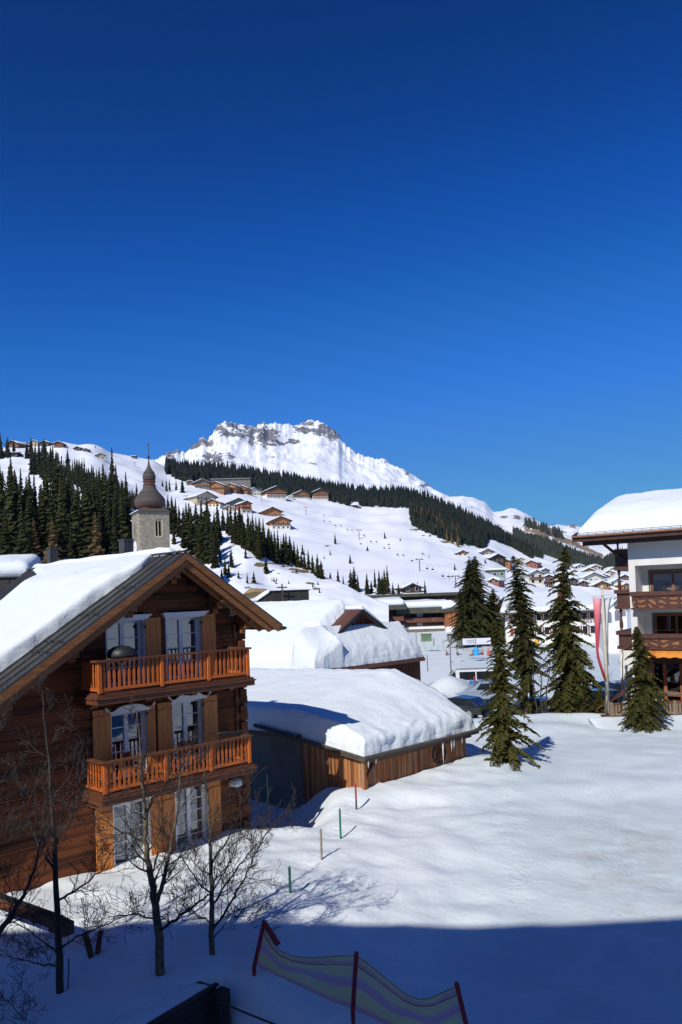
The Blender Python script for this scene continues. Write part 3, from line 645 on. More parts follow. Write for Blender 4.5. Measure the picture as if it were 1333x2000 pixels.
# snow on the left slope: thick, its front edge set back and ragged
def chalet_snow():
    mb = MB(); V = []; nu, nv = 60, 44; th = .52
    for j in range(nv+1):
        t = j/nv
        for i in range(nu+1):
            s = i/nu; dist = s*(ur-uL+.75)     # down-slope distance measured along u
            front = RY+1.35+.22*smooth(0, 3, dist)-.05*max(0, dist-3.2)+.16*nz(dist*1.1, 2, 9)+.07*nz(dist*3.7, 2, 9)+.035*nz(dist*9, 2, 9)+(.5*math.exp(-(dist/.45)**2))
            back = interp([(0, 9.9), (.45, 8.4), (.9, 7.5), (2.7, 6.7), (5, 6.2), (12, 6)], dist)-.15*nz(dist*1.5, 7)
            q = t**1.35; yy = front+(back-front)*q
            e = min((q*(back-front)), (1-q)*(back-front), (1-s)*(ur-uL+.75)); g = 1-min(e/.42, 1); f = math.sqrt(max(0, 1-g*g))
            e2 = min(dist/2.2+.22, 1)
            on = j in (0, nv) or i == nu
            h = 0 if on else (th*f*e2*(1+.25*smooth(3, 8, dist))+.05*nz(dist*.9, yy*.9, 3)+.02*nz(dist*3, yy*3, 3)*f)
            bulge = -.10*math.sin(min(1, e/.35)*PI)*(1 if q < .3 else 0)
            V.append((ur-dist, yy+bulge+(.05*nz(dist*5, h*6, 2) if q < .1 else 0), zr-SL*dist+h+.01))
    # rounded over the ridge
    Fc = [(j*(nu+1)+i+1, j*(nu+1)+i, (j+1)*(nu+1)+i, (j+1)*(nu+1)+i+1) for j in range(nv) for i in range(nu)]
    mb.add(V, Fc); return mb
chalet_snow().build('roof_snow', SNOWR, ch, smooth=True)
mb = MB(); q = []
for (u_, y_) in ((ur-.05, RY+.9), (ue-.05, RY+.35), (ue-.05, BACK-.3), (ur-.05, BACK-.3)): q.append((u_, y_, zroof(u_)+.01 if u_ > ur else zr))
snow_slab(mb, q, .34, 26, 22, .3, .06, 4, .8)
mb.build('roof_snow', SNOWR, ch, smooth=True)
# chimneys clad in dark metal
for (pa, pb, top, lab) in ((232, 264, 1056, 'right'), (91, 116, 1072, 'left')):
    # they stand just behind the ridge line
    k = .5; 
    d = ray((pa+pb)/2, top+30); O = Vector((0, 0, CAMZ))-W0
    kk = ((ur+.35)-O.dot(FC.x))/d.dot(FC.x); p = O+d*kk; yl = p.dot(FC.y)
    zt = CAMZ+ray((pa+pb)/2, top).z*kk; wd = (pb-pa)/F*kk*.62
    mb = MB(); mb.box((ur+.35-wd/2, yl-wd/2, zr-.6), (ur+.35+wd/2, yl+wd/2, zt)); mb.box((ur+.35-wd/2-.03, yl-wd/2-.03, zt), (ur+.35+wd/2+.03, yl+wd/2+.03, zt+.05))
    for e_ in (-wd/2-.01, 0): mb.box((ur+.35+e_, yl-wd/2-.012, zr-.6), (ur+.35+e_+.02, yl-wd/2-.002, zt-.02))
    mb.build('chimney', METAL, ch)
# windows ------------------------------------------------------------
def window(par, u0, u1, z0, z1, rec=.20, bars=3, floor=1, y=0):
    w_ = u1-u0; pw_ = w_                         # opening; frame recessed
    f = MB(); fy = y+rec; t = .075
    f.box((u0, fy, z0), (u0+t, fy+.07, z1)); f.box((u1-t, fy, z0), (u1, fy+.07, z1)); f.box((u0+t, fy, z1-t), (u1-t, fy+.07, z1)); f.box((u0+t, fy, z0), (u1-t, fy+.07, z0+t))
    m_ = (u0+u1)/2; f.box((m_-.065, fy-.01, z0+t), (m_+.065, fy+.06, z1-t))
    fr = f.build('window', WHITE, par)
    b = MB(); step = (z1-z0-2*t)/bars
    for k in range(1, bars):
        zz = z0+t+step*k; b = MB(); b.box((u0+t, fy+.02, zz-.015), (u1-t, fy+.043, zz+.015)); b.build('glazing_bar', WHITE, fr)
    MB().box((u0+.02, fy+.045, z0+.02), (u1-.02, fy+.052, z1-.02)).build('pane', GLASS, fr)
    MB().box((u0, fy+.30, z0-.02), (u1, fy+.32, z1)).build('dark_room', DARKIN, fr)
    r = MB()                                      # white painted reveals of ribbed boards
    r.box((u1, y-.03, z0), (u1+.05, fy+.08, z1+.05)); r.box((u0-.05, y-.03, z0), (u0, fy+.08, z1+.05)); r.box((u0, y-.03, z1), (u1, fy+.08, z1+.05))
    for k in range(3): r.box((u1-.012, y+.01+k*.06, z0), (u1-.001, y+.035+k*.06, z1))
    r.build('reveal', WHITE, fr)
    c = MB(); cz0, cz1 = z0+.05, z0+(z1-z0)*(.48 if floor > 1 else .42)
    N_ = 34
    V = []
    for i in range(N_+1):
        u = u0+.05+(u1-u0-.1)*i/N_; V += [(u, fy+.15+.03*math.sin(i*1.9), cz0), (u, fy+.15+.03*math.sin(i*1.9), cz1)]
    c.add(V, [(2*i, 2*i+2, 2*i+3, 2*i+1) for i in range(N_)]); c.build('curtain', CURTAIN, fr, smooth=True)
    if floor == 1:
        c = MB(); 
        for i in range(6): c.add([(u1-.30+.04*i, fy+.13+.02*(i % 2), cz1+.05), (u1-.26+.04*i, fy+.13+.02*((i+1) % 2), cz1+.05), (u1-.20+.03*i, fy+.13, z1-.06), (u1-.23+.03*i, fy+.13, z1-.06)], [(0, 1, 2, 3)])
        c.build('curtain', CURTAIN, fr)
    else:
        MB().box((u0+.03, fy+.10, z0+(z1-z0)*(.52 if floor == 2 else .12)), (u1-.03, fy+.105, z1-.05)).build('blind', BLIND, fr)
    # cornice
    c = MB()
    if floor == 1:
        for k, (ex, dy, h0, h1) in enumerate(((.08, .06, 0, .05), (.12, .10, .05, .10), (.17, .15, .10, .15))): c.box((u0-.03-ex, y-dy-.02, z1+.03+h0), (u1+.03+ex, y, z1+.03+h1))
        c.build('cornice', WHITE, fr)
    else:                                        # swelling, scrolled pediment board
        n_ = 24; top = []; bot = []
        for i in range(n_+1):
            t_ = i/n_; u = u0-.22+(u1-u0+.44)*t_; a = abs(t_-.5)*2
            zt = .20+.05*math.cos(a*PI*1.0)+(.10*smooth(.86, 1, a))-(.07*smooth(.45, .7, a)*smooth(.98, .8, a)); top.append((u, z1+zt)); bot.append((u, z1+(.02 if a < .72 else .02+.14*smooth(.72, 1, a))))
        poly = bot+top[::-1]; n2 = len(poly)
        V = [(a, y-.12, b) for a, b in poly]+[(a, y-.02, b) for a, b in poly]
        Fc = [(i, i+1, 2*n_+1-i-1, 2*n_+1-i) for i in range(n_)]; Fc += [tuple(n2+k for k in f_[::-1]) for f_ in Fc]+[(i, i+n2, (i+1) % n2+n2, (i+1) % n2) for i in range(n2)]
        c.add(V, Fc); c.build('cornice', WHITE, fr)
    return fr
for (o0, o1, z0, z1, fl) in OPS: window(ch, o0, o1, z0, z1, floor=fl, bars=5 if fl != 1 else 4)
def shutter(u0, u1, z0, z1, y=-.07):
    mb = MB(); n_ = 3; w_ = (u1-u0)/n_
    for k in range(n_): mb.box((u0+k*w_+.003, y, z0), (u0+(k+1)*w_-.003, y+.035, z1))
    mb.box((u0+.02, y-.03, z1-.26), (u1-.02, y-.002, z1-.19)); mb.box((u0+.02, y-.03, z0+.2), (u1-.02, y-.002, z0+.27))
    s_ = mb.build('shutter', SHUT, ch)
    h = MB(); h.box((u0-.05, y-.02, z1-.30), (u0+.01, y+.03, z1-.22)); h.build('hinge', IRON, s_); return s_
SHUT = plain('shutter_larch', (.66, .235, .045), (.50, .16, .03), 2.2, .6, .1, (7, 7, .5))
for px0, px1, top, ref, zb in ((287, 317, 1207, 1300, zb1), (397, 424, 1200, 1290, zb1), (183, 219, 1389, 1450, zb2), (290, 306, 1377, 1440, zb2), (310, 339, 1374, 1440, zb2), (400, 427, 1360, 1420, zb2),
                       (189, 223, 1578, 1640, -.3), (296, 318, 1558, 1600, -.3), (319, 344, 1552, 1600, -.3), (408, 433, 1528, 1570, -.3)):
    a, z1 = FC.hit(px0, top, -.07); b, _ = FC.hit(px1, ref, -.07); a, _ = FC.hit(px0, ref, -.07); shutter(a, b, zb, z1)
# balconies -------------------------------------------------------------
def baluster_mesh():
    mb = MB(); h = 1.0; pr = [(0, .036), (.06, .036), (.12, .028), (.5, .036), (.60, .03), (.68, .017), (.72, .034), (.78, .022), (1, .022)]
    V = []; 
    for t, w2 in pr: V += [(-w2, -.012, t), (w2, -.012, t), (w2, .012, t), (-w2, .012, t)]
    k = len(pr); Fc = [(i*4+q, i*4+(q+1) % 4, (i+1)*4+(q+1) % 4, (i+1)*4+q) for i in range(k-1) for q in range(4)]+[(3, 2, 1, 0), ((k-1)*4, (k-1)*4+1, (k-1)*4+2, (k-1)*4+3)]
    mb.add(V, Fc); return mb
bal0 = None
def balcony(zf, ztop, uA, uB, lab):
    global bal0
    fl = MB(); fl.box((uA-.08, BY-.10, zf-.15), (uB+.10, -.02, zf-.09)); fl.box((uA-.02, BY-.02, zf-.09), (uB+.02, -.02, zf-.04))
    b = fl.build('balcony', WOODD, ch); b['label'] = lab
    f = MB(); f.box((uA-.14, BY-.16, zf-.19), (uB+.16, BY-.02, zf-.152)); f.box((uA-.10, BY-.12, zf-.34), (uB+.12, BY-.04, zf-.192))
    f.box((uA-.10, BY-.03, zf-.34), (uA-.02, -.02, zf-.192)); f.box((uA-.14, BY-.01, zf-.19), (uA-.02, -.02, zf-.152)); f.build('fascia', WOODD, b)
    for u_ in (uA+.15, uA+1.9, uA+3.5, uB-.3):
        br = MB(); br.prism([(0, 0), (0, 1), (1, 1), (1, 0)], 0, 1); P_ = [(-.02, -.52), (BY+.55, -.50), (BY+.5, -.42), (BY+.3, -.38), (BY+.1, -.30), (BY+.1, -.2), (-.02, -.2)]
        br = MB(); n_ = len(P_); br.add([(u_-.1, a, zf+c) for a, c in P_]+[(u_+.1, a, zf+c) for a, c in P_], [tuple(range(n_)), tuple(range(2*n_-1, n_-1, -1))]+[(i, i+n_, (i+1) % n_+n_, (i+1) % n_) for i in range(n_)])
        br.build('bracket', WOODD, b)
    rail = MB(); rail.box((uA-.06, BY-.09, ztop-.055), (uB+.06, BY+.11, ztop)); rail.box((uA-.06, BY+.112, ztop-.055), (uA+.12, -.02, ztop)); rail.box((uB-.12, BY+.112, ztop-.055), (uB+.06, -.02, ztop))
    rail.build('handrail', WOODD, b)
    lr = MB(); lr.box((uA, BY-.03, zf+.02), (uB, BY+.03, zf+.10)); lr.box((uA, BY+.032, zf+.02), (uA+.06, -.02, zf+.10)); lr.box((uB-.06, BY+.032, zf+.02), (uB, -.02, zf+.10))
    lr.build('bottom_rail', WOODR, b)
    L_ = uB-uA; posts = [uA+.055, uA+L_*.385, uA+L_*.70, uB-.055]
    for u_ in posts:
        p = MB(); p.box((u_-.06, BY-.045, zf-.04), (u_+.06, BY+.045, ztop-.057)); p.build('post', WOODR, b, bevel=.012)
    hh = ztop-.06-(zf+.10)
    def put(u_, y_, rz=0):
        global bal0
        if bal0 is None:
            o = baluster_mesh().build('baluster', WOODR, b); bal0 = o
        else:
            o = link_copy(bal0, b)
        o.location = (u_, y_, zf+.10); o.rotation_euler = (0, 0, rz); o.scale = (1, 1, hh)
    for i in range(3):
        a, c = posts[i]+.06, posts[i+1]-.06; n_ = int(round((c-a)/.148))
        for k in range(n_): put(a+(k+.5)*(c-a)/n_, BY)
    for u_ in (uA+.03,):
        for k in range(6): put(u_, BY+.14+k*.155, PI/2)
    for k in range(4): put(uB-.03, BY+.2+k*.22, PI/2)
    return b
uA, zt1 = FC.hit(191, 1290, BY); uB, _ = FC.hit(486, 1263, BY)
balcony(zb1, FC.hit(201, 1290, BY)[1], uA, uB, 'upper balcony with orange turned balusters')
uA2, _ = FC.hit(202, 1490, BY); uB2, _ = FC.hit(489, 1434, BY)
balcony(zb2, FC.hit(205, 1489, BY)[1], uA2, uB2, 'lower balcony with sunlit orange balusters')
def inch(u, y, z): return W0+FC.x*u+FC.y*y+Vector((0, 0, z))
# things on the balconies
g = MB(); gu = FC.hit(238, 1280, -.6)[0]; 
g.lathe([(.0, 0), (.27, .02), (.31, .12), (.27, .24), (.16, .33), (.0, .35)], 18)
o = thing('kettle_grill', 'black covered kettle grill standing behind the upper balcony rail by the left window', 'grill', inch(gu, -.62, zb1-.04), A45)
gz = FC.hit(238, 1262, -.62)[1]-zb1
gm_ = MB(); gm_.lathe([(.02, gz-.3), (.40, gz-.28), (.42, gz-.2), (.37, gz-.06), (.22, gz+.03), (.02, gz+.06)], 20); gm_.build('lid', METALD, o, smooth=True)
gm_ = MB()
for k in range(3): a = k*2.09; gm_.tube([(.2*math.cos(a), .2*math.sin(a), gz-.28), (.3*math.cos(a), .3*math.sin(a), 0)], [.012, .012], 6)
gm_.lathe([(.02, gz-.42), (.2, gz-.38), (.33, gz-.222)], 20); gm_.build('kettle', METALD, o, smooth=True)
pu = FC.hit(440, 1440, -.5)[0]; o = thing('folded_parasol', 'dark folded parasol lying on the lower balcony rail at its right end', 'parasol', inch(pu, -.75, FC.hit(205, 1489, BY)[1]), A45)
pm = MB(); pm.tube([(-.5, 0, .16), (-.2, 0, .13), (.4, .02, .05), (.75, .03, .03)], [.02, .06, .07, .03], 8); pm.build('canopy', METALD, o, smooth=True)
pm = MB(); pm.tube([(-.5, 0, .16), (-.75, 0, .19)], [.015, .015], 6); pm.tube([(.1, 0, .02), (.1, .0, -.9)], [.015, .015], 6); pm.build('pole', IRON, o)
def chair(x, y, z, rz, lab, grp):
    t = thing('balcony_chair', lab, 'chair', inch(x, y, z), A45+rz, grp)
    MB().box((-.22, -.22, .42), (.22, .22, .46)).build('seat', WOODD, t); MB().box((-.22, .19, .5), (.22, .22, .9)).build('backrest', WOODD, t)
    for a in (-.19, .19):
        for b_ in (-.19, .19): MB().box((a-.02, b_-.02, 0), (a+.02, b_+.02, .42 if b_ < 0 else .9)).build('leg', WOODD, t)
    return t
chair(uA2+1.2, -.55, zb2-.04, .3, 'dark wooden chair on the lower balcony in front of the left window', None)
chair(uA2+3.1, -.55, zb2-.04, -.4, 'dark wooden chair on the lower balcony in front of the right window', None)
# lamp snow blob on the wall below the lower balcony
u_, z_ = FC.hit(458, 1529, -.1); mb = MB(); mb.lathe([(.0, 0), (.20, .02), (.24, .10), (.17, .22), (0, .26)], 14)
lp = thing('wall_lamp', 'snow capped lamp on the log wall just under the right end of the lower balcony', 'lamp', inch(u_, -.18, z_-.1), A45)
mb.build('snow_cap', SNOWR, lp, smooth=True); MB().box((-.05, -.1, -.1), (.05, .17, -.002)).build('bracket', IRON, lp)
# ================================================================== neighbour wing at far left
NF = Frame(at(30, 1140, 36), R(8)); 
nb = thing('seamed_roof_house', 'dark seamed metal house wing under snow at the left edge behind the chalet', 'house', (NF.o.x, NF.o.y, 0), NF.th)
def nl(px, py, y=0): return NF.hit(px, py, y)
a = nl(-120, 1128)[0]; b = nl(62, 1128)[0]; zt = nl(30, 1127)[1]
mb = MB(); mb.box((a, 0, -1), (b, 7, zt)); 
for k in range(12): mb.box((a+.5*k, -.03, zt-1.6), (a+.5*k+.03, -.002, zt-.02))
mb.build('wall', METALD, nb)
c_, zt2 = nl(118, 1100, 2); mb = MB(); mb.slab([(a, -.1, zt+.03), (b, -.1, zt+.03), (c_, 3, zt2+.0), (a, 3, zt2)], .05)
for k in range(5): t = k/4; mb.beam((b-.3+.2*k, -.05+.02*k, zt+.06), (c_-1.0+.25*k, 3, zt2+.04), .03, .05)
mb.build('roof', METAL, nb)
mb = MB(); snow_slab(mb, [(a, -.1, zt+.03), (nl(58, 1127, -.1)[0], -.1, zt+.03), (nl(84, 1100, 2.6)[0], 2.6, zt2-.05), (a, 2.6, zt2-.05)], .62, 18, 10, .35, .06, 3, .8); mb.build('roof_snow', SNOWR, nb, smooth=True)
# ================================================================== shed with deep snow
S0 = atz(712, 1479, 1.5); S0 = Vector((S0.x, S0.y, 0)); FS_ = Frame(S0, A45)
sh = thing('garage_shed', 'low vertical boarded shed under a very deep snow blanket in the middle of the village', 'shed', S0, A45)
xr, _ = FS_.hit(930, 1421, 0); D1 = 3.6; D2 = 4.2; D3 = 17
def zs(y, x=0):
    k = .11+.27*max(0, min(1, x/xr))**1.2; return 1.5+(k*y if y < D2 else k*D2-.035*(y-D2))
mb = MB(); mb.slab([(-.1, -.1, zs(0)), (xr+.1, -.1, zs(0)), (xr+.1, D2, zs(D2, xr)), (-.1, D2, zs(D2))], .16)
mb.slab([(-.1, D2+.003, zs(D2)), (xr+.1, D2+.003, zs(D2, xr)), (xr+.1, D3, zs(D3, xr)), (-.1, D3, zs(D3))], .16)
roofm = plain('weathered_eave', (.13, .11, .085), (.06, .05, .04), 6, .8, .3, (1, 8, 8)); mb.build('roof', roofm, sh)
mb = MB(); x = -.1
rr_ = random.Random(4)
while x < xr: mb.box((x, -.14-rr_.random()*.03, zs(0)-.05), (x+.30, -.1, zs(0)+.03+rr_.random()*.02)); x += .31
y = .2
while y < D1: mb.box((-.15, y, zs(y)-.03), (-.102, y+.28, zs(y)+.05)); y += .3
mb.build('eave_tiles', roofm, sh)['kind'] = 'stuff'
mb = MB(); mb.box((.14, .30, -2.5), (xr-.35, .36, zs(.3)-.17)); mb.build('front_wall', SHEDW, sh)
SHEDY = boards('shed_side_boards', (.46, .18, .055), (.15, .05, .02), 1, .17, .75, .09, (7, 7, .45), 3, .3, weather=(.5, .40, .28))
mb = MB(); mb.prism([(.361, -2.5), (D1, -2.5), (D1, zs(D1)-.17), (.361, zs(.36)-.17)], 0, 1)
mb.v = [(.14+.06*q[1], q[0], q[2]) for q in mb.v]; mb.f = [f[::-1] for f in mb.f]; mb.build('side_wall', SHEDY, sh)
mb = MB(); mb.box((.02, .05, -2.5), (.139, .17, zs(0)-.165)); mb.build('corner_post', SHEDW, sh)
mb = MB(); mb.box((.3, D1+.003, -3), (xr-.4, D3-.3, zs(D1)-.17)); mb.build('concrete_annex', GREY, sh)
mb = MB(); mb.tube([(-.16, D1, zs(D1)+.02), (-.16, D2+2, zs(D1)+.25)], [.09, .09], 8); mb.tube([(-.30, D1-.1, zs(D1)+.05), (.1, D1-.1, zs(D1)+.05)], [.07, .07], 8); mb.build('gutter', METALD, sh)
# diagonal brace and eave beam
mb = MB(); mb.box((.2, .10, zs(0)-.30), (xr-.2, .24, zs(0)-.165)); mb.beam((.25, .2, zs(0)-.85), (.8, .2, zs(0)-.3), .09, .09); mb.build('eave_beam', WOODD, sh)
# the snow
def shed_snow():
    mb = MB(); V = []; nx_, ny_ = 90, 90; th = 1.02
    for j in range(ny_+1):
        t = j/ny_; y = -.02+(D3)*t**1.5
        for i in range(nx_+1):
            s = i/nx_; s = s+.12*math.sin(2*PI*s)/(2*PI)*-1; x = -.02+(xr+.0)*s
            # far right corner rounds away
            e = min(y+.02, D3-y, x+.02, xr-x+.0)
            r = .30; g = 1-min(e/r, 1); f = math.sqrt(max(0, 1-g*g))
            e3 = smooth(0, 2.6, y)*.42+.58; e4 = smooth(0, 2.0, xr-x)*.22+.78
            lay = .05*nz(x*.8, y*.8, 6)+.05*nz(x*2.2, y*2.2, 6)*smooth(2.5, .2, min(y, xr-x))
            on = i in (0, nx_) or j in (0, ny_)
            h = 0 if on else th*f*min(e3+.12, 1)*min(e4+.12, 1)+lay*f
            px_ = x; py_ = y
            if not on and e < r:
                k = .10*nz(x*1.5, y*1.5, h*5)+.05*nz(x*4, y*4, h*9)+.02*nz(x*9, y*9, h*14)
                if y < r: py_ -= k-.04*math.sin(h*9)
                if x < r: px_ -= k
                if xr-x < r: px_ += k
            V.append((px_, py_, zs(y, x)+.01+h))
    Fc = [(j*(nx_+1)+i, j*(nx_+1)+i+1, (j+1)*(nx_+1)+i+1, (j+1)*(nx_+1)+i) for j in range(ny_) for i in range(nx_)]
    mb.add(V, Fc); return mb
SNOWL = snow_mat('layered_snow', .25, .35, 1.0, layers=.22).m
shed_snow().build('roof_snow', SNOWL, sh, smooth=True)
def inS(x, y, z): return S0+FS_.x*x+FS_.y*y+Vector((0, 0, z))
wx_, wz_ = FS_.hit(861, 1472, .22)
wh = thing('wagon_wheel', 'old spoked wagon wheel hanging on the boards of the low shed', 'wheel', inS(wx_, .26, wz_), A45)
mb = MB(); n_ = 20; rw = .42
for k in range(n_):
    a = 2*PI*k/n_; b = 2*PI*(k+1)/n_; mb.beam((rw*math.cos(a), 0, rw*math.sin(a)), (rw*math.cos(b), 0, rw*math.sin(b)), .05, .06, (0, 1, 0))
mb.build('rim', IRON, wh); mb = MB()
for k in range(8): a = 2*PI*k/8; mb.beam((0, 0, 0), (rw*math.cos(a), 0, rw*math.sin(a)), .03, .04, (0, 1, 0))
mb.build('spoke', WOODD, wh); MB().lathe([(.07, -.04), (.07, .04)], 10).build('hub', IRON, wh).rotation_euler = (PI/2, 0, 0)
ICE = N('ice'); ICE.p.inputs['Base Color'].default_value = (.85, .9, .95, 1); ICE.p.inputs['Roughness'].default_value = .15; ICE.p.inputs['Transmission Weight'].default_value = .5; ICE.p.inputs['IOR'].default_value = 1.31
for k, (px, L_) in enumerate(((867, .95), (884, .5), (889, .4), (720, .3), (735, .22), (905, .3))):
    x_, _ = FS_.hit(px, 1460, -.1); mb = MB(); mb.tube([(0, 0, 0), (.01, 0, -L_*.5), (0, 0, -L_)], [.045, .028, .004], 6); o = mb.build('icicle', ICE.m, None, smooth=True)
    o.location = inS(x_, -.07, zs(0)-.14); o.rotation_euler = (0, 0, A45)
    tag(o, 'longest icicle hanging from the shed eave beside the wagon wheel' if k == 0 else 'short icicle hanging from the shed eave', 'icicle', None if k == 0 else 'short icicles on the shed eave')
# ================================================================== hut behind with gabled dormer front
O2 = at(700, 1190, 53); B0 = Vector((O2.x, O2.y, 0)); FB_ = Frame(B0, A45)
b2 = thing('brown_gable_house', 'brown boarded house whose small gable pokes out of a huge smooth snow blanket', 'house', B0, A45)
gz_ = O2.z; sl = .60; hl = 5.3; hr = 4.4; BL = 15
mb = MB(); mb.prism([(-hl+.5, -2), (hr-.4, -2), (hr-.4, gz_-.3-sl*(hr-.4)), (0, gz_-.2), (-hl+.5, gz_-.3-sl*(hl-.5))], .05, BL); mb.build('wall', DWOOD, b2)
mb = MB(); mb.slab([(0, -.45, gz_), (hr, -.45, gz_-sl*hr), (hr, BL, gz_-sl*hr), (0, BL, gz_)], .15); mb.slab([(-hl, -.45, gz_-sl*hl), (0, -.45, gz_), (0, BL, gz_), (-hl, BL, gz_-sl*hl)], .15)
mb.build('roof', TILE, b2)
mb = MB(); mb.beam((0, -.47, gz_-.1), (hr, -.47, gz_-.1-sl*hr), .05, .22); mb.beam((0, -.47, gz_-.1), (-hl, -.47, gz_-.1-sl*hl), .05, .22); mb.build('barge_board', METALD, b2)
wu, wz2 = FB_.hit(689, 1216, 0); f_ = MB().box((wu-.17, -.04, wz2-.25), (wu+.17, .0, wz2+.25)).build('window', plain('pale_blue_frame', (.3, .38, .48), None, 3, .5), b2); MB().box((wu-.12, -.05, wz2-.2), (wu+.12, -.041, wz2+.2)).build('pane', GLASSD, f_)
wu, wz2 = FB_.hit(733, 1232, -.05); MB().box((wu-.05, -.1, wz2-.1), (wu+.12, -.02, wz2+.15)).build('vent_flap', plain('tan_vent', (.5, .38, .22), None, 3, .8), b2)
# lean-to in front
LZ = 4.75; ez = 3.05; LY = 1.75; LX0 = -5.6; LX1 = hr+.25
mb = MB(); mb.slab([(LX0, -LY, ez), (LX1, -LY, ez), (LX1-.1, -.0, LZ), (LX0, -.0, LZ)], .12); mb.slab([(LX1, -LY, ez-.003), (LX1+.5, -LY+.4, ez-.1), (LX1+.4, 5, ez-.1), (LX1-.1, 0, LZ-.01)], .12); mb.build('lean_to_roof', TILE, b2)
mb = MB(); mb.box((LX0+.3, -LY+.35, -2), (LX1-.3, .04, ez+.15)); mb.box((LX1-.299, -LY+.5, -2), (LX1+.1, 6, ez-.25)); mb.build('lean_to_wall', DWOOD, b2)
mb = MB(); mb.box((LX0, -LY-.05, ez-.22), (LX1, -LY-.005, ez-.01)); mb.build('eave_board', TILE, b2)
def gable_snow():
    """one blanket: left slope, lean-to in front of the gable, leaving the tiles beside the gable bare"""
    mb = MB(); V = []; nx_, ny_ = 130, 110; XL = -hl-.5; XR = LX1-.15; Y0 = -LY+.03; Y1 = BL
    for j in range(ny_+1):
        y = Y0+(Y1-Y0)*(j/ny_)**1.7
        for i in range(nx_+1):
            x = XL+(XR-XL)*i/nx_
            e = min((x-XL)*.45, XR-x, y-Y0); f = math.sqrt(max(0, 1-(1-min(e/.5, 1))**2))
            lay = .07*nz(x*.7, y*.7, 4)+.018*nz(x*2.3, y*2.3, 7)
            A = ez+(LZ-ez)*min(1, (y+LY)/LY)+.85*f+lay*f
            if y > .05: A = LZ+.85*f-(y-.05)*6.0
            yf = -2.6 if x < -3.5 else (-2.6+3.3*smooth(-3.5, -2.8, x) if x < -2.8 else .7+.35*(x+2.8)/2.8)
            yf += .10*nz(x*1.7, 2, 3)
            wr = 2.8 if x < -3.2 else (2.8-2.1*smooth(-3.2, -2.4, x) if x < -2.4 else .7); rr = smooth(yf, yf+wr, y)**.6 if y > yf else 0
            B = gz_-sl*abs(x)+.86*rr*f*(1-.25*smooth(-1, .6, x))+lay*rr if x < .7 else -9
            if x >= .2: B -= (x-.2)*1.6
            if rr <= 0: B = gz_-sl*abs(x)-.3 if (x < -.1 and y > .3) else -9
            if y <= yf and y < .3: B = -9
            z = max(A, B); k = .25; 
            if A > -5 and B > -5: z = math.log(math.exp(A*4)+math.exp(B*4))/4
            if e <= 0: z = min(z, (ez+(LZ-ez)*min(1, (y+LY)/LY)) if i > 0 else gz_-sl*abs(x)-.1)
            k2 = .05*nz(x*2, y*2, z*2)+.03*nz(x*6, y*6, z*6) if e < .5 else 0
            V.append((x-(k2 if x-XL < .5 else 0), y-(k2 if y-Y0 < .5 else 0), max(z, 1.2)))
    mb.add(V, [(j*(nx_+1)+i, j*(nx_+1)+i+1, (j+1)*(nx_+1)+i+1, (j+1)*(nx_+1)+i) for j in range(ny_) for i in range(nx_)]); return mb
gable_snow().build('roof_snow', SNOWL, b2, smooth=True)
mb = MB(); snow_slab(mb, [(.1, -.3, gz_), (hr-.1, -.35, gz_-sl*(hr-.1)), (hr-.1, BL, gz_-sl*(hr-.1)), (.1, BL, gz_)], .34, 20, 30, .25, .05, 7, .7); mb.build('roof_snow', SNOWR, b2, smooth=True)
# ================================================================== church tower
TC = at(297, 1100, 132); Tz = lambda py: at(297, py, 132).z
tt = thing('church_tower', 'stone church tower with weathered shingled onion dome and a thin metal cross', 'church tower', (TC.x, TC.y, 0), R(25.7))
STONE = N('rubble_stone'); v = STONE.coord(); vo = STONE.n('TexVoronoi'); vo.inputs['Scale'].default_value = 3.2; STONE.l(v, vo.inputs['Vector'])
f1 = STONE.noise(v, 1.2, 5, .7)
cs = STONE.mix(.55, STONE.ramp(vo.outputs['Color'], [(0, (.15, .13, .095)), (1, (.34, .30, .225))]), STONE.ramp(f1, [(.3, (.16, .14, .105)), (.7, (.36, .32, .24))]))
STONE.l(cs, STONE.p.inputs['Base Color']); STONE.p.inputs['Roughness'].default_value = .9; STONE.l(STONE.bump(vo.outputs['Distance'], .6, .08), STONE.p.inputs['Normal'])
QUOIN = plain('quoin_stone', (.45, .37, .26), (.36, .28, .19), 2, .9)
SHING = boards('grey_shingles', (.115, .098, .082), (.055, .046, .04), 2, .28, .8, .12, (3, 3, 8), 2)
SHINGR = plain('rusty_shingles', (.13, .05, .032), (.075, .034, .026), 2, .8)
s_ = 2.55; z1 = Tz(1003)
wy, wz0, wz1 = -s_, Tz(1049), Tz(1022)
FT_ = Frame((TC.x, TC.y, 0), R(25.7))
wx0 = FT_.hit(303, 1035, -s_)[0]; wx1 = FT_.hit(318, 1035, -s_)[0]; wc = (wx0+wx1)/2; hw = (wx1-wx0)/2-.15
mb = MB()                                       # shell with the belfry opening on the sunlit face
mb.box((-s_, -s_+.5, -2), (s_, s_, z1)); mb.box((-s_, -s_, -2), (wc-hw, -s_+.498, z1)); mb.box((wc+hw, -s_, -2), (s_, -s_+.498, z1)); mb.box((wc-hw+.001, -s_, -2), (wc+hw-.001, -s_+.498, wz0)); mb.box((wc-hw+.001, -s_, wz1+.4), (wc+hw-.001, -s_+.498, z1))
mb.build('wall', STONE.m, tt)
fr = MB(); fr.box((wc-hw-.22, -s_-.06, wz0-.3), (wc+hw+.22, -s_-.005, wz0-.002)); fr.box((wc+hw+.002, -s_-.05, wz0), (wc+hw+.35, -s_-.005, wz1+.3)); fr.box((wc-hw-.14, -s_-.05, wz0), (wc-hw-.002, -s_-.005, wz1+.3))
wi = fr.build('belfry_window', QUOIN, tt)
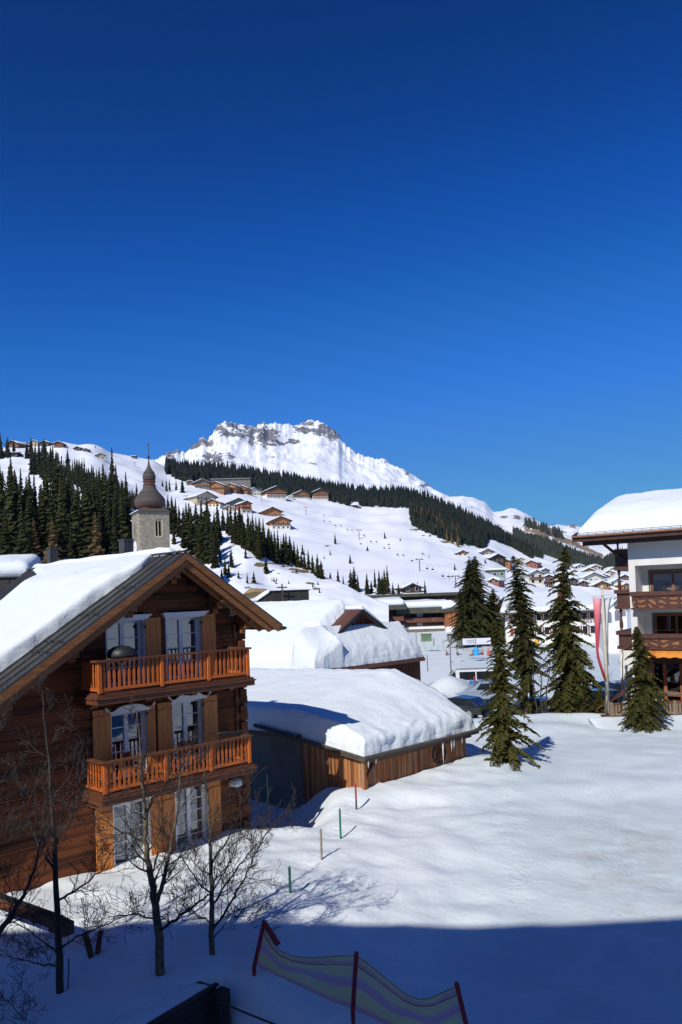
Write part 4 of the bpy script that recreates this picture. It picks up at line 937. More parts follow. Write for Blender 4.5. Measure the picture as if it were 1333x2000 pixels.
MB().box((wc-hw, -s_+.40, wz0), (wc+hw, -s_+.45, wz1+.4)).build('dark_opening', DARKIN, wi)
MB().tube([(wc, -s_+.2, wz0), (wc, -s_+.2, wz1)], [.09, .08], 8).build('mullion', QUOIN, wi)
ar = MB()
for k, c_ in enumerate((wc-hw*.5, wc+hw*.5)):
    for q in range(8):
        a = PI*q/8; b = PI*(q+1)/8; r_ = hw*.5
        ar.add([(c_+r_*math.cos(a), -s_+.15, wz1-.1+r_*math.sin(a)), (c_+r_*math.cos(b), -s_+.15, wz1-.1+r_*math.sin(b)), (c_+r_*math.cos(b), -s_+.15, wz1+.41), (c_+r_*math.cos(a), -s_+.15, wz1+.41)], [(0, 1, 2, 3)])
ar.build('tracery', QUOIN, wi)
sx = MB()
for k in range(14): z_ = z1-.5-k*.62; sx.box((-s_-.03, -s_-.03, z_-.28), (-s_+(.5 if k % 2 else .3), -s_-.001, z_+.28)); sx.box((-s_-.03, -s_+.001, z_-.28), (-s_-.001, -s_+(.3 if k % 2 else .5), z_+.28))
sx.build('quoins', QUOIN, tt)['kind'] = 'stuff'
lw = MB(); lw.box((-s_-.08, -.9, Tz(1050)), (-s_-.01, .9, Tz(1022))); lo_ = lw.build('belfry_window', STONE.m, tt); MB().box((-s_-.1, -.35, Tz(1048)), (-s_-.085, .15, Tz(1026))).build('dark_opening', DARKIN, lo_)
ck = MB(); ck.lathe([(1.15, 0), (1.15, .08)], 28); c_ = ck.build('clock_face', WHITE, tt); c_.rotation_euler = (0, -PI/2, 0); c_.location = (-s_-.01, .1, Tz(1071))
hd = MB(); hd.beam((-s_-.14, .1, Tz(1071)), (-s_-.14, .1, Tz(1071)+.85), .1, .03); hd.build('clock_hand', IRON, tt); hd = MB(); hd.beam((-s_-.14, .1, Tz(1071)), (-s_-.14, .6, Tz(1071)+.3), .1, .03); hd.build('clock_hand', IRON, tt)
e_ = s_+.35; zr1 = Tz(996)
rp = MB(); rp.add([(-e_, -e_, z1), (e_, -e_, z1), (e_, e_, z1), (-e_, e_, z1), (-1.7, -1.7, zr1+.25), (1.7, -1.7, zr1+.25), (1.7, 1.7, zr1+.25), (-1.7, 1.7, zr1+.25)], [(3,2,1,0), (4,5,6,7), (0,1,5,4), (1,2,6,5), (2,3,7,6), (3,0,4,7)]); rp.build('skirt_roof', SHING, tt)
sn = MB(); snow_slab(sn, [(-e_, -e_, z1+.05), (-e_+1.6, -e_+.9, z1+.55), (-e_+1.6, e_-.6, z1+.55), (-e_, e_, z1+.05)], .16, 8, 10, .2, .02, 2); sn.build('roof_snow', SNOWF, tt, smooth=True)
K = 132/F
zz = lambda py: Tz(py)
prof = [(1.6, zz(997)), (1.75, zz(995)), (1.9, zz(993))]
on1 = [(1.5, zz(997)), (1.9, zz(993.5)), (2.35, zz(989.5)), (2.5, zz(985.5))]
rp = MB(); rp.lathe(on1+[(2.5, zz(984.5))], 20); rp.build('onion_base', SHINGR, tt, smooth=True)
on2 = [(2.5, zz(985)), (2.56, zz(981)), (2.5, zz(976.5)), (2.3, zz(971.5)), (1.98, zz(967)), (1.68, zz(963)), (1.42, zz(959.5)), (1.22, zz(956)), (1.08, zz(952)), (1.02, zz(948.5))]
rp = MB(); rp.lathe(on2, 20); rp.build('onion_dome', SHING, tt, smooth=True)
rp = MB(); rp.lathe([(1.02, zz(949)), (1.12, zz(947.5)), (.98, zz(946.5)), (.92, zz(943)), (1.08, zz(941)), (1.1, zz(939.5)), (.9, zz(938.5))], 16); rp.build('lantern', SHINGR, tt)
on3 = [(.9, zz(939)), (1.04, zz(936.5)), (1.10, zz(932.5)), (1.04, zz(927.5)), (.86, zz(922.5)), (.62, zz(918.5)), (.36, zz(914)), (.2, zz(908)), (.11, zz(901)), (.08, zz(895))]
rp = MB(); rp.lathe(on3, 16); rp.build('upper_onion', SHING, tt, smooth=True)
rp = MB(); rp.lathe([(.02, zz(895.5)), (.16, zz(895)), (.24, zz(892.5)), (.16, zz(890)), (.02, zz(889))], 12); rp.build('ball', IRON, tt, smooth=True)
rp = MB(); rp.tube([(0, 0, zz(890)), (0, 0, zz(864))], [.055, .045], 6); ax = Vector((math.cos(-R(25.7)), math.sin(-R(25.7)), 0))
for py, l_ in ((868, .34), (871.5, .26)): p = Vector((0, 0, zz(py))); rp.beam(p-ax*l_, p+ax*l_, .06, .07)
rp.build('cross', IRON, tt)
# ================================================================== white hotel on the right
H0 = at(1228, 1100, 50); H0 = Vector((H0.x, H0.y, 0)); HR = R(-35.2); FH = Frame(H0, HR)
ht = thing('white_hotel', 'white rendered hotel with carved dark balconies and deep roof snow at the right edge', 'hotel', H0, HR)
hz = lambda px, py, y=0: FH.hit(px, py, y)
ztop = hz(1240, 1046)[1]; XE = 14
l1t = hz(1242, 1105)[1]; b1t = hz(1300, 1154, -.5)[1]; b1b = hz(1300, 1190, -.5)[1]
l2b = hz(1300, 1238, -.5)[1]; b2b = hz(1300, 1269, -.5)[1]; lx = hz(1242, 1130)[0]
f1z = b1b+.05; f2z = b2b+.05
DEP = 12; RC = 1.6
mb = MB(); mb.box((0, RC, -1), (XE, DEP, ztop)); mb.box((0, 0, f2z), (lx, RC-.002, ztop)); mb.box((lx+.001, 0, l1t), (XE, RC-.002, ztop))
mb.box((lx+.001, .02, f1z-.25), (XE, RC-.002, f1z)); mb.box((lx+.001, .02, f2z-.25), (XE, RC-.002, f2z)); mb.box((0, .0, -1), (.35, RC-.002, f2z-.002)); mb.box((6.5, 0, f2z+.002), (7.0, RC-.002, l1t-.002))
mb.build('wall', RENDER, ht)
GRNF = plain('green_frame', (.10, .13, .08), None, 4, .6); REDW = plain('red_brown_frame', (.22, .07, .03), (.14, .045, .022), 3, .5)
CARV = N('carved_balcony'); v = CARV.coord((1, 1, 1)); wv = CARV.n('TexWave', wave_type='RINGS'); wv.inputs['Scale'].default_value = 1.1; wv.inputs['Distortion'].default_value = 9; wv.inputs['Detail'].default_value = 3; CARV.l(v, wv.inputs['Vector'])
CARV.l(CARV.ramp(wv.outputs['Fac'], [(.55, (.085, .032, .018)), (.85, (.30, .13, .05))]), CARV.p.inputs['Base Color']); CARV.p.inputs['Roughness'].default_value = .7; CARV.l(CARV.bump(wv.outputs['Fac'], .5, .03), CARV.p.inputs['Normal'])
def hwin(px0, top, zb, wd, y):
    x0, zt_ = hz(px0, top, y); y -= .002
    g_ = MB(); t = .09
    g_.box((x0-t, y-.05, zb), (x0, y, zt_+t)); g_.box((x0+wd, y-.05, zb), (x0+wd+t, y, zt_+t)); g_.box((x0+.001, y-.05, zt_), (x0+wd-.001, y, zt_+t))
    w_ = g_.build('window', GRNF, ht)
    g_ = MB(); n_ = 3
    for k in range(n_+1):
        c_ = x0+.12+(wd-.24)*k/n_; g_.box((c_-.07, y-.03, zb), (c_+.07, y-.002, zt_-.2))
    g_.box((x0+.05, y-.032, zt_-.198), (x0+wd-.05, y-.002, zt_-.02)); g_.build('frame', REDW, w_)
    MB().box((x0+.1, y-.012, zb), (x0+wd-.1, y-.008, zt_-.05)).build('pane', GLASS2, w_)
    MB().box((x0+.02, y-.007, zb), (x0+wd-.02, y-.004, zt_-.02)).build('dark_room', DARKIN, w_)
    c_ = MB(); V = []
    for i in range(30): u = x0+wd*.45+wd*.45*i/29; V += [(u, y-.0075-.001*(i % 2), zb), (u, y-.0075-.001*(i % 2), zt_-.3)]
    return w_
GLASS2 = glass_mat('blue_glass', (.35, .4, .45), .16)
hwin(1270, 1116, b1t-1.0, 4.0, RC); hwin(1277, 1197, l2b-1.0, 4.0, RC)
def hbalc(zt_, zb, x0, x1, lab):
    b_ = MB(); b_.box((x0, -.5, zb+.12), (x1, -.42, zt_-.34)); b = b_.build('balcony', CARV.m, ht); b['label'] = lab
    MB().box((x0-.1, -.62, zt_-.26), (x1, -.30, zt_)).build('flower_box', DWOODH, b); MB().box((x0-.04, -.56, zt_-.338), (x1, -.40, zt_-.262)).build('rail', DWOODH, b)
    MB().box((x0-.08, -.58, zb), (x1, .0, zb+.118)).build('floor_beam', DWOODH, b)
    for k in range(12):
        x_ = x0+.25+k*.62; MB().box((x_-.10, -.54, zb+.14), (x_+.10, -.501, zt_-.35)).build('carved_panel', DWOODH, b)
    return b
DWOODH = plain('dark_oiled_wood', (.105, .038, .023), (.06, .022, .015), 3, .6, .2, (1, 5, 5))
hbalc(b1t, b1b, lx-.12, XE, 'upper carved dark brown balcony'); hbalc(l2b, b2b, lx-.12, XE, 'lower carved dark brown balcony above the awning')
fl = hz(1314, 1150, -.45); pot = thing('flower_plant', 'small withered flower plant in the upper hotel balcony box', 'plant', FH.o+FH.x*fl[0]+FH.y*-.45+Vector((0, 0, b1t)), HR)
mb = MB(); rf_ = random.Random(2)
for k in range(90): p = Vector((rf_.gauss(0, .22), rf_.gauss(0, .08), abs(rf_.gauss(0, .12)))); mb.add([p, p+Vector((.04, 0, .03)), p+Vector((0, .03, .06))], [(0, 1, 2)])
mb.build('leaves', plain('withered_leaf', (.35, .22, .16), (.18, .2, .12), 30, .8), pot)
# side balconies with turned posts (left gable wall)
SXD = .95
for (pt, pb, inset) in ((1074, 1111, 0), (1152, 1187, 0), (1233, 1266, 0)):
    za, zb_ = FH.wx(1205, pt, -SXD)[1], FH.wx(1205, pb, -SXD)[1]
    b_ = MB(); b_.box((-SXD, .5, zb_+.1), (-SXD+.08, DEP-1, za-.25)); b_.box((-SXD+.082, .5, zb_+.1), (-.002, .58, za-.25)); bb = b_.build('side_balcony', DWOODH, ht)
    MB().box((-SXD-.12, .35, za-.25), (-.002, DEP-.9, za)).build('rail', DWOODH, bb); MB().box((-SXD-.1, .42, zb_-.1), (-.002, DEP-.9, zb_+.098)).build('floor_beam', DWOODH, bb)
zc = [FH.wx(1212, q, -SXD+.25)[1] for q in (1058, 1115, 1155, 1190, 1232)]
def post(za, zb_):
    h_ = zb_-za; p_ = [(.10, 0), (.10, .12), (.06, .16), (.11, .24), (.12, .40), (.08, .55), (.06, .75), (.09, .82), (.10, .88), (.10, 1)]
    mb = MB(); mb.lathe([(r, za+t*h_) for r, t in p_], 10, (-SXD+.15, .7)); mb.build('turned_post', DWOODH, ht, smooth=True)
post(zc[2]-.2, zc[1]+.1); post(zc[4]-.2, zc[3]+.1); post(zc[1], ztop)
mb = MB(); mb.box((-SXD, .5, -1), (-.002, DEP-1, FH.wx(1205, 1268, -SXD)[1]-.12)); mb.build('side_base', RENDER, ht)
# roof: eave towards us, wide left overhang
ex0 = hz(1119, 1049, -1.55)[0]; ez_ = hz(1333, 1034, -1.55)[1]; ez_ = (ez_+hz(1130, 1046, -1.55)[1])/2; pit = .27
RB = 5.0
mb = MB(); q = [(ex0, -1.55, ez_), (XE, -1.55, ez_), (XE, RB, ez_+pit*(RB+1.55)), (ex0+.2, RB, ez_+pit*(RB+1.55))]
mb.slab(q, .10); q2 = [(ex0+.2, 2*RB+1.5, ez_), (ex0+.2, RB+.002, ez_+pit*(RB+1.55)), (XE, RB+.002, ez_+pit*(RB+1.55)), (XE, 2*RB+1.5, ez_)]; mb.slab(q2[::-1], .10)
mb.build('roof', DWOODH, ht)
mb = MB(); mb.box((ex0, -1.60, ez_-.36), (XE, -1.553, ez_-.02)); mb.box((ex0+.5, -1.2, ez_-.62), (XE, -1.0, ez_-.15)); mb.beam((ex0+.02, -1.56, ez_-.1), (ex0+.2, RB, ez_-.1+pit*(RB+1.55)), .06, .34)
mb.slab([(ex0+.1, -1.5, ez_-.12), (XE, -1.5, ez_-.12), (XE, 0, ez_-.12+.54), (ex0+.1, 0, ez_-.12+.54)], .10); mb.build('fascia', plain('very_dark_wood', (.07, .027, .017), (.04, .016, .012), 3, .7), ht)
for k in range(5):
    mb = MB(); x_ = ex0+.5+k*.66
    if x_ < -.1: mb.beam((x_, -1.5, ez_-.3), (x_, 6, ez_-.3+pit*7.5), .12, .18); mb.build('rafter', DWOODH, ht)
mb = MB(); mb.beam((ex0+.8, .4, ez_+.0), (-.05, .4, ez_-1.9), .16, .2, (0, 1, 0)); mb.build('brace', DWOODH, ht)
mb = MB(); mb.tube([(ex0, -1.68, ez_-.05), (XE, -1.68, ez_-.05)], [.08, .08], 8); mb.build('gutter', plain('copper_gutter', (.25, .12, .07), None, 4, .5, metal=.4), ht)
mb = MB(); mb.tube([(ex0+.3, -1.45, ez_+.20), (XE, -1.45, ez_+.20)], [.016, .016], 6); 
for k in range(30):
    x_ = ex0+.4+k*.55; mb.tube([(x_, -1.45, ez_), (x_, -1.45, ez_+.21)], [.012, .012], 5)
mb.build('snow_guard', IRON, ht)
def hotel_snow():
    mb = MB(); V = []; nx_, ny_ = 80, 70; L_ = 2*(RB+1.5)
    for j in range(ny_+1):
        y = -1.35+L_*(j/ny_)**1.15*.98
        zr_ = ez_+pit*min(y+1.55, 2*RB+3-(y+1.55)); 
        for i in range(nx_+1):
            x = ex0+.25+(XE-ex0)*(i/nx_)**1.2
            dx = x-ex0-.25; e = min(dx, y+1.35, L_-1.35-y+.3); 
            f = math.sqrt(max(0, 1-(1-min(e/.9, 1))**2)); f *= .78+.22*smooth(0, 1.6, dx); f *= .72+.28*smooth(0, 2.5, y+1.35)
            h = 1.35*f+.07*nz(x*.6, y*.8, 4)*min(1, e)+.04*nz(x*2.5, y*2.5, 4)*f
            if i == 0 or j in (0, ny_): h = .01
            V.append((x, y, zr_+max(h, .01)))
    mb.add(V, [(j*(nx_+1)+i, j*(nx_+1)+i+1, (j+1)*(nx_+1)+i+1, (j+1)*(nx_+1)+i) for j in range(ny_) for i in range(nx_)]); return mb
hotel_snow().build('roof_snow', SNOWR, ht, smooth=True)
# awning and ground floor
AWN = boards('orange_awning_cloth', (.85, .33, .05), (.60, .17, .03), 0, .32, .6, .0, (.3, .3, .3), 1)
zA = hz(1300, 1271, -.3)[1]; zB = hz(1300, 1285, -1.0)[1]; x0 = hz(1262, 1275, -.6)[0]
mb = MB(); mb.slab([(x0, -1.0, zB+.28), (XE, -1.0, zB+.28), (XE, -.12, zA+.08), (x0, -.12, zA+.08)], .03); 
n_ = 40
V = []
for i in range(n_*3+1): x_ = x0+(XE-x0)*i/(n_*3); V += [(x_, -1.005-.012*math.sin(i*1.1), zB+.29), (x_, -1.01-.02*math.sin(i*1.1), zB+.02-.03*math.sin(i*1.047))]
mb.add(V, [(2*i, 2*i+1, 2*i+3, 2*i+2) for i in range(n_*3)]); mb.build('awning', AWN, ht)
def gwin():
    y = RC-.004; zb_ = hz(1300, 1366, y)[1]; zt_ = hz(1300, 1296, y)[1]
    MB().box((lx, y-.05, zt_+.0), (XE, y-.001, f2z-.26)).build('lintel_board', DWOODH, ht)
    xs_ = [hz(p, 1330, y)[0] for p in (1256, 1277, 1301, 1333)]
    xs_ += [xs_[-1]+1.6, xs_[-1]+3.2]
    for a, b in zip(xs_, xs_[1:]):
        f_ = MB(); t = .1; f_.box((a, y-.08, zb_), (a+t, y-.002, zt_-.002)); f_.box((b-t-.002, y-.08, zb_), (b-.002, y-.002, zt_-.002)); f_.box((a+t, y-.08, zb_+(zt_-zb_)*.10), (b-t-.003, y-.002, zb_+(zt_-zb_)*.2))
        w_ = f_.build('window', ORW, ht); MB().box((a+t, y-.04, zb_), (b-t, y-.035, zt_-.003)).build('pane', GLASS2, w_); MB().box((a+t, y-.03, zb_), (b-t, y-.02, zt_-.003)).build('dark_room', DARKIN, w_)
ORW = plain('orange_window_frame', (.38, .12, .04), None, 3, .5)
gwin()
def onH(x, y, z): return FH.o+FH.x*x+FH.y*y+Vector((0, 0, z))
# terrace in front: floor, stone plinth, railing
TF = Frame(at(1195, 1400, 43.5), R(-3)); tz = at(1260, 1400, 43.5).z
def tl(px, py, y=0): return TF.hit(px, py, y)
ta = thing('terrace_fence', 'weathered grey wooden terrace fence in front of the white hotel', 'fence', (TF.o.x, TF.o.y, 0), TF.th)
zt_ = tl(1240, 1372)[1]; zb_ = tl(1240, 1397)[1]; xe_ = tl(1345, 1380)[0]+4
FEN = boards('grey_fence_wood', (.30, .22, .14), (.16, .11, .075), 0, .13, .8, 0, (5, 5, 1), 3)
MB().box((0, -.05, zt_-.08), (xe_, .05, zt_)).build('top_rail', REDW, ta); MB().box((0, -.04, zb_+.02), (xe_, .04, zb_+.12)).build('bottom_rail', FEN, ta)
fb = MB().box((-.06, -.015, 0), (.06, .015, zt_-.08-zb_-.12)).build('board', FEN, ta); fb.location = (.1, 0, zb_+.12)
k = 1
while .1+k*.17 < xe_: link_copy(fb, ta).location = (.1+k*.17, 0, zb_+.12); k += 1
for k in range(6): MB().box((k*1.7-.07, -.07, -1), (k*1.7+.07, .07, zt_+.05)).build('post', FEN, ta)
sn = MB(); snow_slab(sn, [(-1.2, -2.6, -.25), (xe_, -2.6, -.25), (xe_, .3, zb_-.16), (-1.2, .3, zb_-.16)], .16, 40, 14, .5, .06, 2); so_ = sn.build('terrace_snow', bpy.data.materials['field_snow'], None, smooth=True); so_.location = ta.location; so_.rotation_euler = ta.rotation_euler; tag(so_, kind='structure')
MB().box((-.3, -.1, -1), (xe_, 6, zb_-.10)).build('terrace_base', DWOOD, ta)
tb = thing('terrace_table', 'round wooden table behind the terrace fence below the hotel windows', 'table', at(1298, 1378, 46), 0)
tb.location.z = zb_
mb = MB(); hh_ = at(1298, 1354, 46).z-zb_; mb.lathe([(1.0, hh_-.04), (1.02, hh_)], 24); mb.build('table_top', FEN, tb); MB().tube([(0, 0, 0), (0, 0, hh_-.04)], [.05, .05], 8).build('leg', IRON, tb); MB().lathe([(.35, 0), (.05, .06)], 12).build('base', IRON, tb)
for k, (px, lb) in enumerate(((1305, 'metal slatted terrace chair just behind the fence near the table'), (1317, 'metal terrace chair right of the table by the hotel window'))):
    c0 = at(px, 1390, 44.6+k*.8); t = thing('terrace_chair', lb, 'chair', (c0.x, c0.y, zb_), .2+k)
    MB().box((-.22, -.22, .42), (.22, .22, .45)).build('seat', IRON, t); 
    for q in range(4): MB().tube([(-.18+.12*q, .21, .46), (-.18+.12*q, .25, .9)], [.012, .012], 5).build('back_bar', METALD, t)
    for a_ in (-.2, .2):
        for b_ in (-.2, .2): MB().tube([(a_, b_, 0), (a_, b_, .42)], [.014, .014], 5).build('leg', IRON, t)
# wooden shelter roof by the terrace, and a bin
sh2 = thing('bird_table_shelter', 'small dark pitched wooden shelter left of the terrace spruce', 'shelter', at(1213, 1372, 45.5), R(-20))
sh2.location.z = 0
zt3 = at(1213, 1347, 45.5).z; mb = MB(); mb.slab([(-1.3, -.6, zt3-1.0), (.5, -.6, zt3+.05), (.5, .9, zt3+.05), (-1.3, .9, zt3-1.0)], .08); mb.build('roof', DWOOD, sh2)
mb = MB(); mb.box((-1.0, -.3, -1), (.4, .8, zt3-1.05)); mb.build('wall', DWOOD, sh2); MB().box((.1, -.34, .3), (.5, -.302, zt3-.6)).build('panel', plain('pale_panel', (.4, .42, .42), None, 3, .6), sh2)
# ================================================================== long hall and its neighbours
def near_ground(px, py, Y):
    p = at(px, py, Y); return p
HF = Frame(at(700, 1228, 168), R(-1.0)); HO = Vector((HF.o.x, HF.o.y, 0))
hall = thing('long_hall', 'long low dark brown hall with bands of windows and wavy snow on its flat roof', 'hall', HO, HF.th)
def hl_(px, py, y=0): return HF.hit(px, py, y)
DKG = plain('dark_green_fascia', (.075, .075, .05), (.045, .048, .035), .5, .7)
BRB = boards('brown_band', (.17, .07, .045), (.10, .04, .028), 0, 1.2, .7, .04, (1, 1, 1), 1)
secs = [(668, 790, 0, 1183, 1192), (784, 886, 1.5, 1186, 1197)]
for k, (pa, pb, y, ft, fb_) in enumerate(secs):
    xa, xb = hl_(pa, 1200, y)[0], hl_(pb, 1200, y)[0]; z = lambda py: hl_((pa+pb)/2, py, y)[1]
    MB().box((xa, y+.6, -1), (xb, y+16, z(1186))).build('wall', DWOOD, hall)
    f_ = MB(); f_.box((xa-1, y-1.6, z(fb_)), (xb+.5, y-1.3, z(ft))); f_.slab([(xa-1, y-1.29, z(ft)), (xb+.5, y-1.29, z(ft)), (xb+.5, y+18, z(ft)+.6), (xa-1, y+18, z(ft)+.6)], .4); f_.build('roof', DKG, hall)
    MB().box((xa, y-.4, z(1215)), (xb-.1, y-.1, z(1206))).build('parapet', BRB, hall); MB().box((xa, y-.098, z(1216)), (xb-.1, y+.598, z(1215))).build('balcony_floor', DWOOD, hall)
    MB().box((xa, y+.2, z(1228.5)), (xb-.1, y+.4, z(1223.5))).build('white_plinth', RENDER, hall)
    MB().box((xa, y+.40, z(1245)), (xb, y+.599, z(1229))).build('base', GREY, hall)
    nwin = int((xb-xa)/1.5)
    for (ta_, tb_) in ((1205.5, 1194), (1223, 1216)):
        for q in range(nwin):
            a = xa+.3+q*1.5; 
            if a+1.4 > xb: break
            f_ = MB(); y_ = y+.5; z0_, z1_ = z(ta_), z(tb_); t = .07
            f_.box((a, y_-.06, z0_), (a+t, y_+.08, z1_)); f_.box((a+1.33, y_-.06, z0_), (a+1.4, y_+.08, z1_)); f_.box((a+t, y_-.06, z1_-t), (a+1.33, y_+.08, z1_)); f_.box((a+t, y_-.06, z0_), (a+1.33, y_+.08, z0_+t))
            w_ = f_.build('window', WOODD, hall); pn = MB().box((a+t, y_+.01, z0_+t), (a+1.33, y_+.03, z1_-t)).build('pane', GLASSD if (q*7+k) % 5 else BLIND, w_)
    sn = MB(); snow_slab(sn, [(xa-.9, y-1.5, z(ft)+.02), (xb+.3, y-1.5, z(ft)+.02), (xb+.3, y+12, z(ft)+.4), (xa-.9, y+12, z(ft)+.4)], 1.1, 60, 8, .8, .28, k+2, .13); sn.build('roof_snow', SNOWF, hall, smooth=True)
# rear hall with a dark green edge
xa, xb = hl_(604, 1165, 20)[0], hl_(912, 1165, 20)[0]; z = lambda py: hl_(760, py, 20)[1]
rear = thing('rear_hall', 'flat roofed rear hall whose dark green edge runs along behind the snowy hall roof', 'hall', HO, HF.th)
MB().box((xa, 20, -1), (xb, 40, z(1163))).build('wall', DWOOD, rear); f_ = MB(); f_.box((xa-.5, 19, z(1167)), (xb+.5, 19.4, z(1161))); f_.slab([(xa-.5, 19.4, z(1161.5)), (xb+.5, 19.4, z(1161.5)), (xb+.5, 41, z(1161.5)), (xa-.5, 41, z(1161.5))], .3); f_.build('roof', DKG, rear)
# orange boarded block at the right end
xa, xb = hl_(870, 1200, -1)[0], hl_(912, 1200, -1)[0]; z = lambda py: hl_(885, py, -1)[1]
blk = thing('boarded_block', 'orange boarded end block on a white base right of the long hall', 'building', HO, HF.th)
OB = boards('orange_boards', (.42, .16, .06), (.25, .085, .035), 0, .35, .7, .1, (3, 3, .3), 1)
MB().box((xa, -1, z(1223)), (xb, 9, z(1189))).build('upper_wall', OB, blk); MB().box((xa+.2, -.9, -1), (xb-.2, 9, z(1223)-.01)).build('base', RENDER, blk)
f_ = MB(); f_.slab([(xa-.8, -1.6, z(1190)), (xb+.5, -1.6, z(1181)), (xb+.5, 10, z(1181)), (xa-.8, 10, z(1190))], .7); f_.build('roof', DKG, blk)
sn = MB(); snow_slab(sn, [(xa-.6, -1.5, z(1189.5)), (xb+.3, -1.5, z(1180.5)), (xb+.3, 9, z(1180.5)), (xa-.6, 9, z(1189.5))], .9, 14, 8, .8, .1, 4, .3); sn.build('roof_snow', SNOWF, blk, smooth=True)
# dark chapel-like box with a cross beside it, in front of the knoll
CF = Frame(at(553, 1180, 85), R(8)); CO = Vector((CF.o.x, CF.o.y, 0)); cl = lambda px, py, y=0: CF.hit(px, py, y)
cb = thing('black_timber_house', 'black boarded house with a sloping snowy left roof just behind the chalet gable', 'building', CO, CF.th)
BLK = boards('black_boards', (.035, .032, .028), (.02, .018, .016), 0, .25, .7, .12, (4, 4, .5), 2)
x0, x1, x2 = cl(503, 1172)[0], cl(532, 1155)[0], cl(604, 1155)[0]; zt = cl(570, 1154)[1]; zl = cl(503, 1176)[1]
mb = MB(); mb.prism([(x0, -1), (x2, -1), (x2, zt), (x1, zt), (x0, zl)], 0, 8); mb.build('wall', BLK, cb)
mb = MB(); mb.slab([(x1-.1, -.15, zt+.10), (x2+.15, -.15, zt+.10), (x2+.15, 8.1, zt+.10), (x1-.1, 8.1, zt+.10)], .09); mb.build('roof', METALD, cb)
sn = MB(); snow_slab(sn, [(x0-.2, -.2, zl+.01), (x1-.12, -.2, zt+.01), (x1-.12, 8, zt+.01), (x0-.2, 8, zl+.01)], .35, 8, 10, .25, .03, 1); sn.build('roof_snow', SNOWF, cb, smooth=True)
cp = at(553, 1180, 84); zt = at(552, 1140, 84).z; zb_ = cp.z; cr = thing('grave_cross', 'thin tall metal cross standing before the black boarded house', 'cross', (cp.x, cp.y, cp.z-2))
MB().box((-.07, -.05, 0), (.07, .05, zt-zb_+2)).build('upright', IRON, cr); MB().box((-.55, -.04, zt-zb_+1.55), (.55, .04, zt-zb_+1.68)).build('crossbar', IRON, cr)
# tan sandy mound behind
sp_ = at(505, 1152, 95); mb = MB(); V = []
for j in range(11):
    for i in range(25):
        a = i/24; x_ = (a-.5)*5.2; y_ = j*.5; hh_ = 1.7*math.sin(PI*min(1, max(0, a*1.0)))**.7*(1-abs(j-3)/9)*(1-.35*a)+.2*nz(x_, y_, 1); V.append((sp_.x+x_, sp_.y+y_, sp_.z-1.2+max(hh_, -.5)))
mb.add(V, [(j*25+i, j*25+i+1, (j+1)*25+i+1, (j+1)*25+i) for j in range(10) for i in range(24)])
tag(mb.build('sand_mound', plain('tan_earth', (.40, .28, .12), (.28, .19, .09), 2, .9, .3), None, smooth=True), kind='structure')
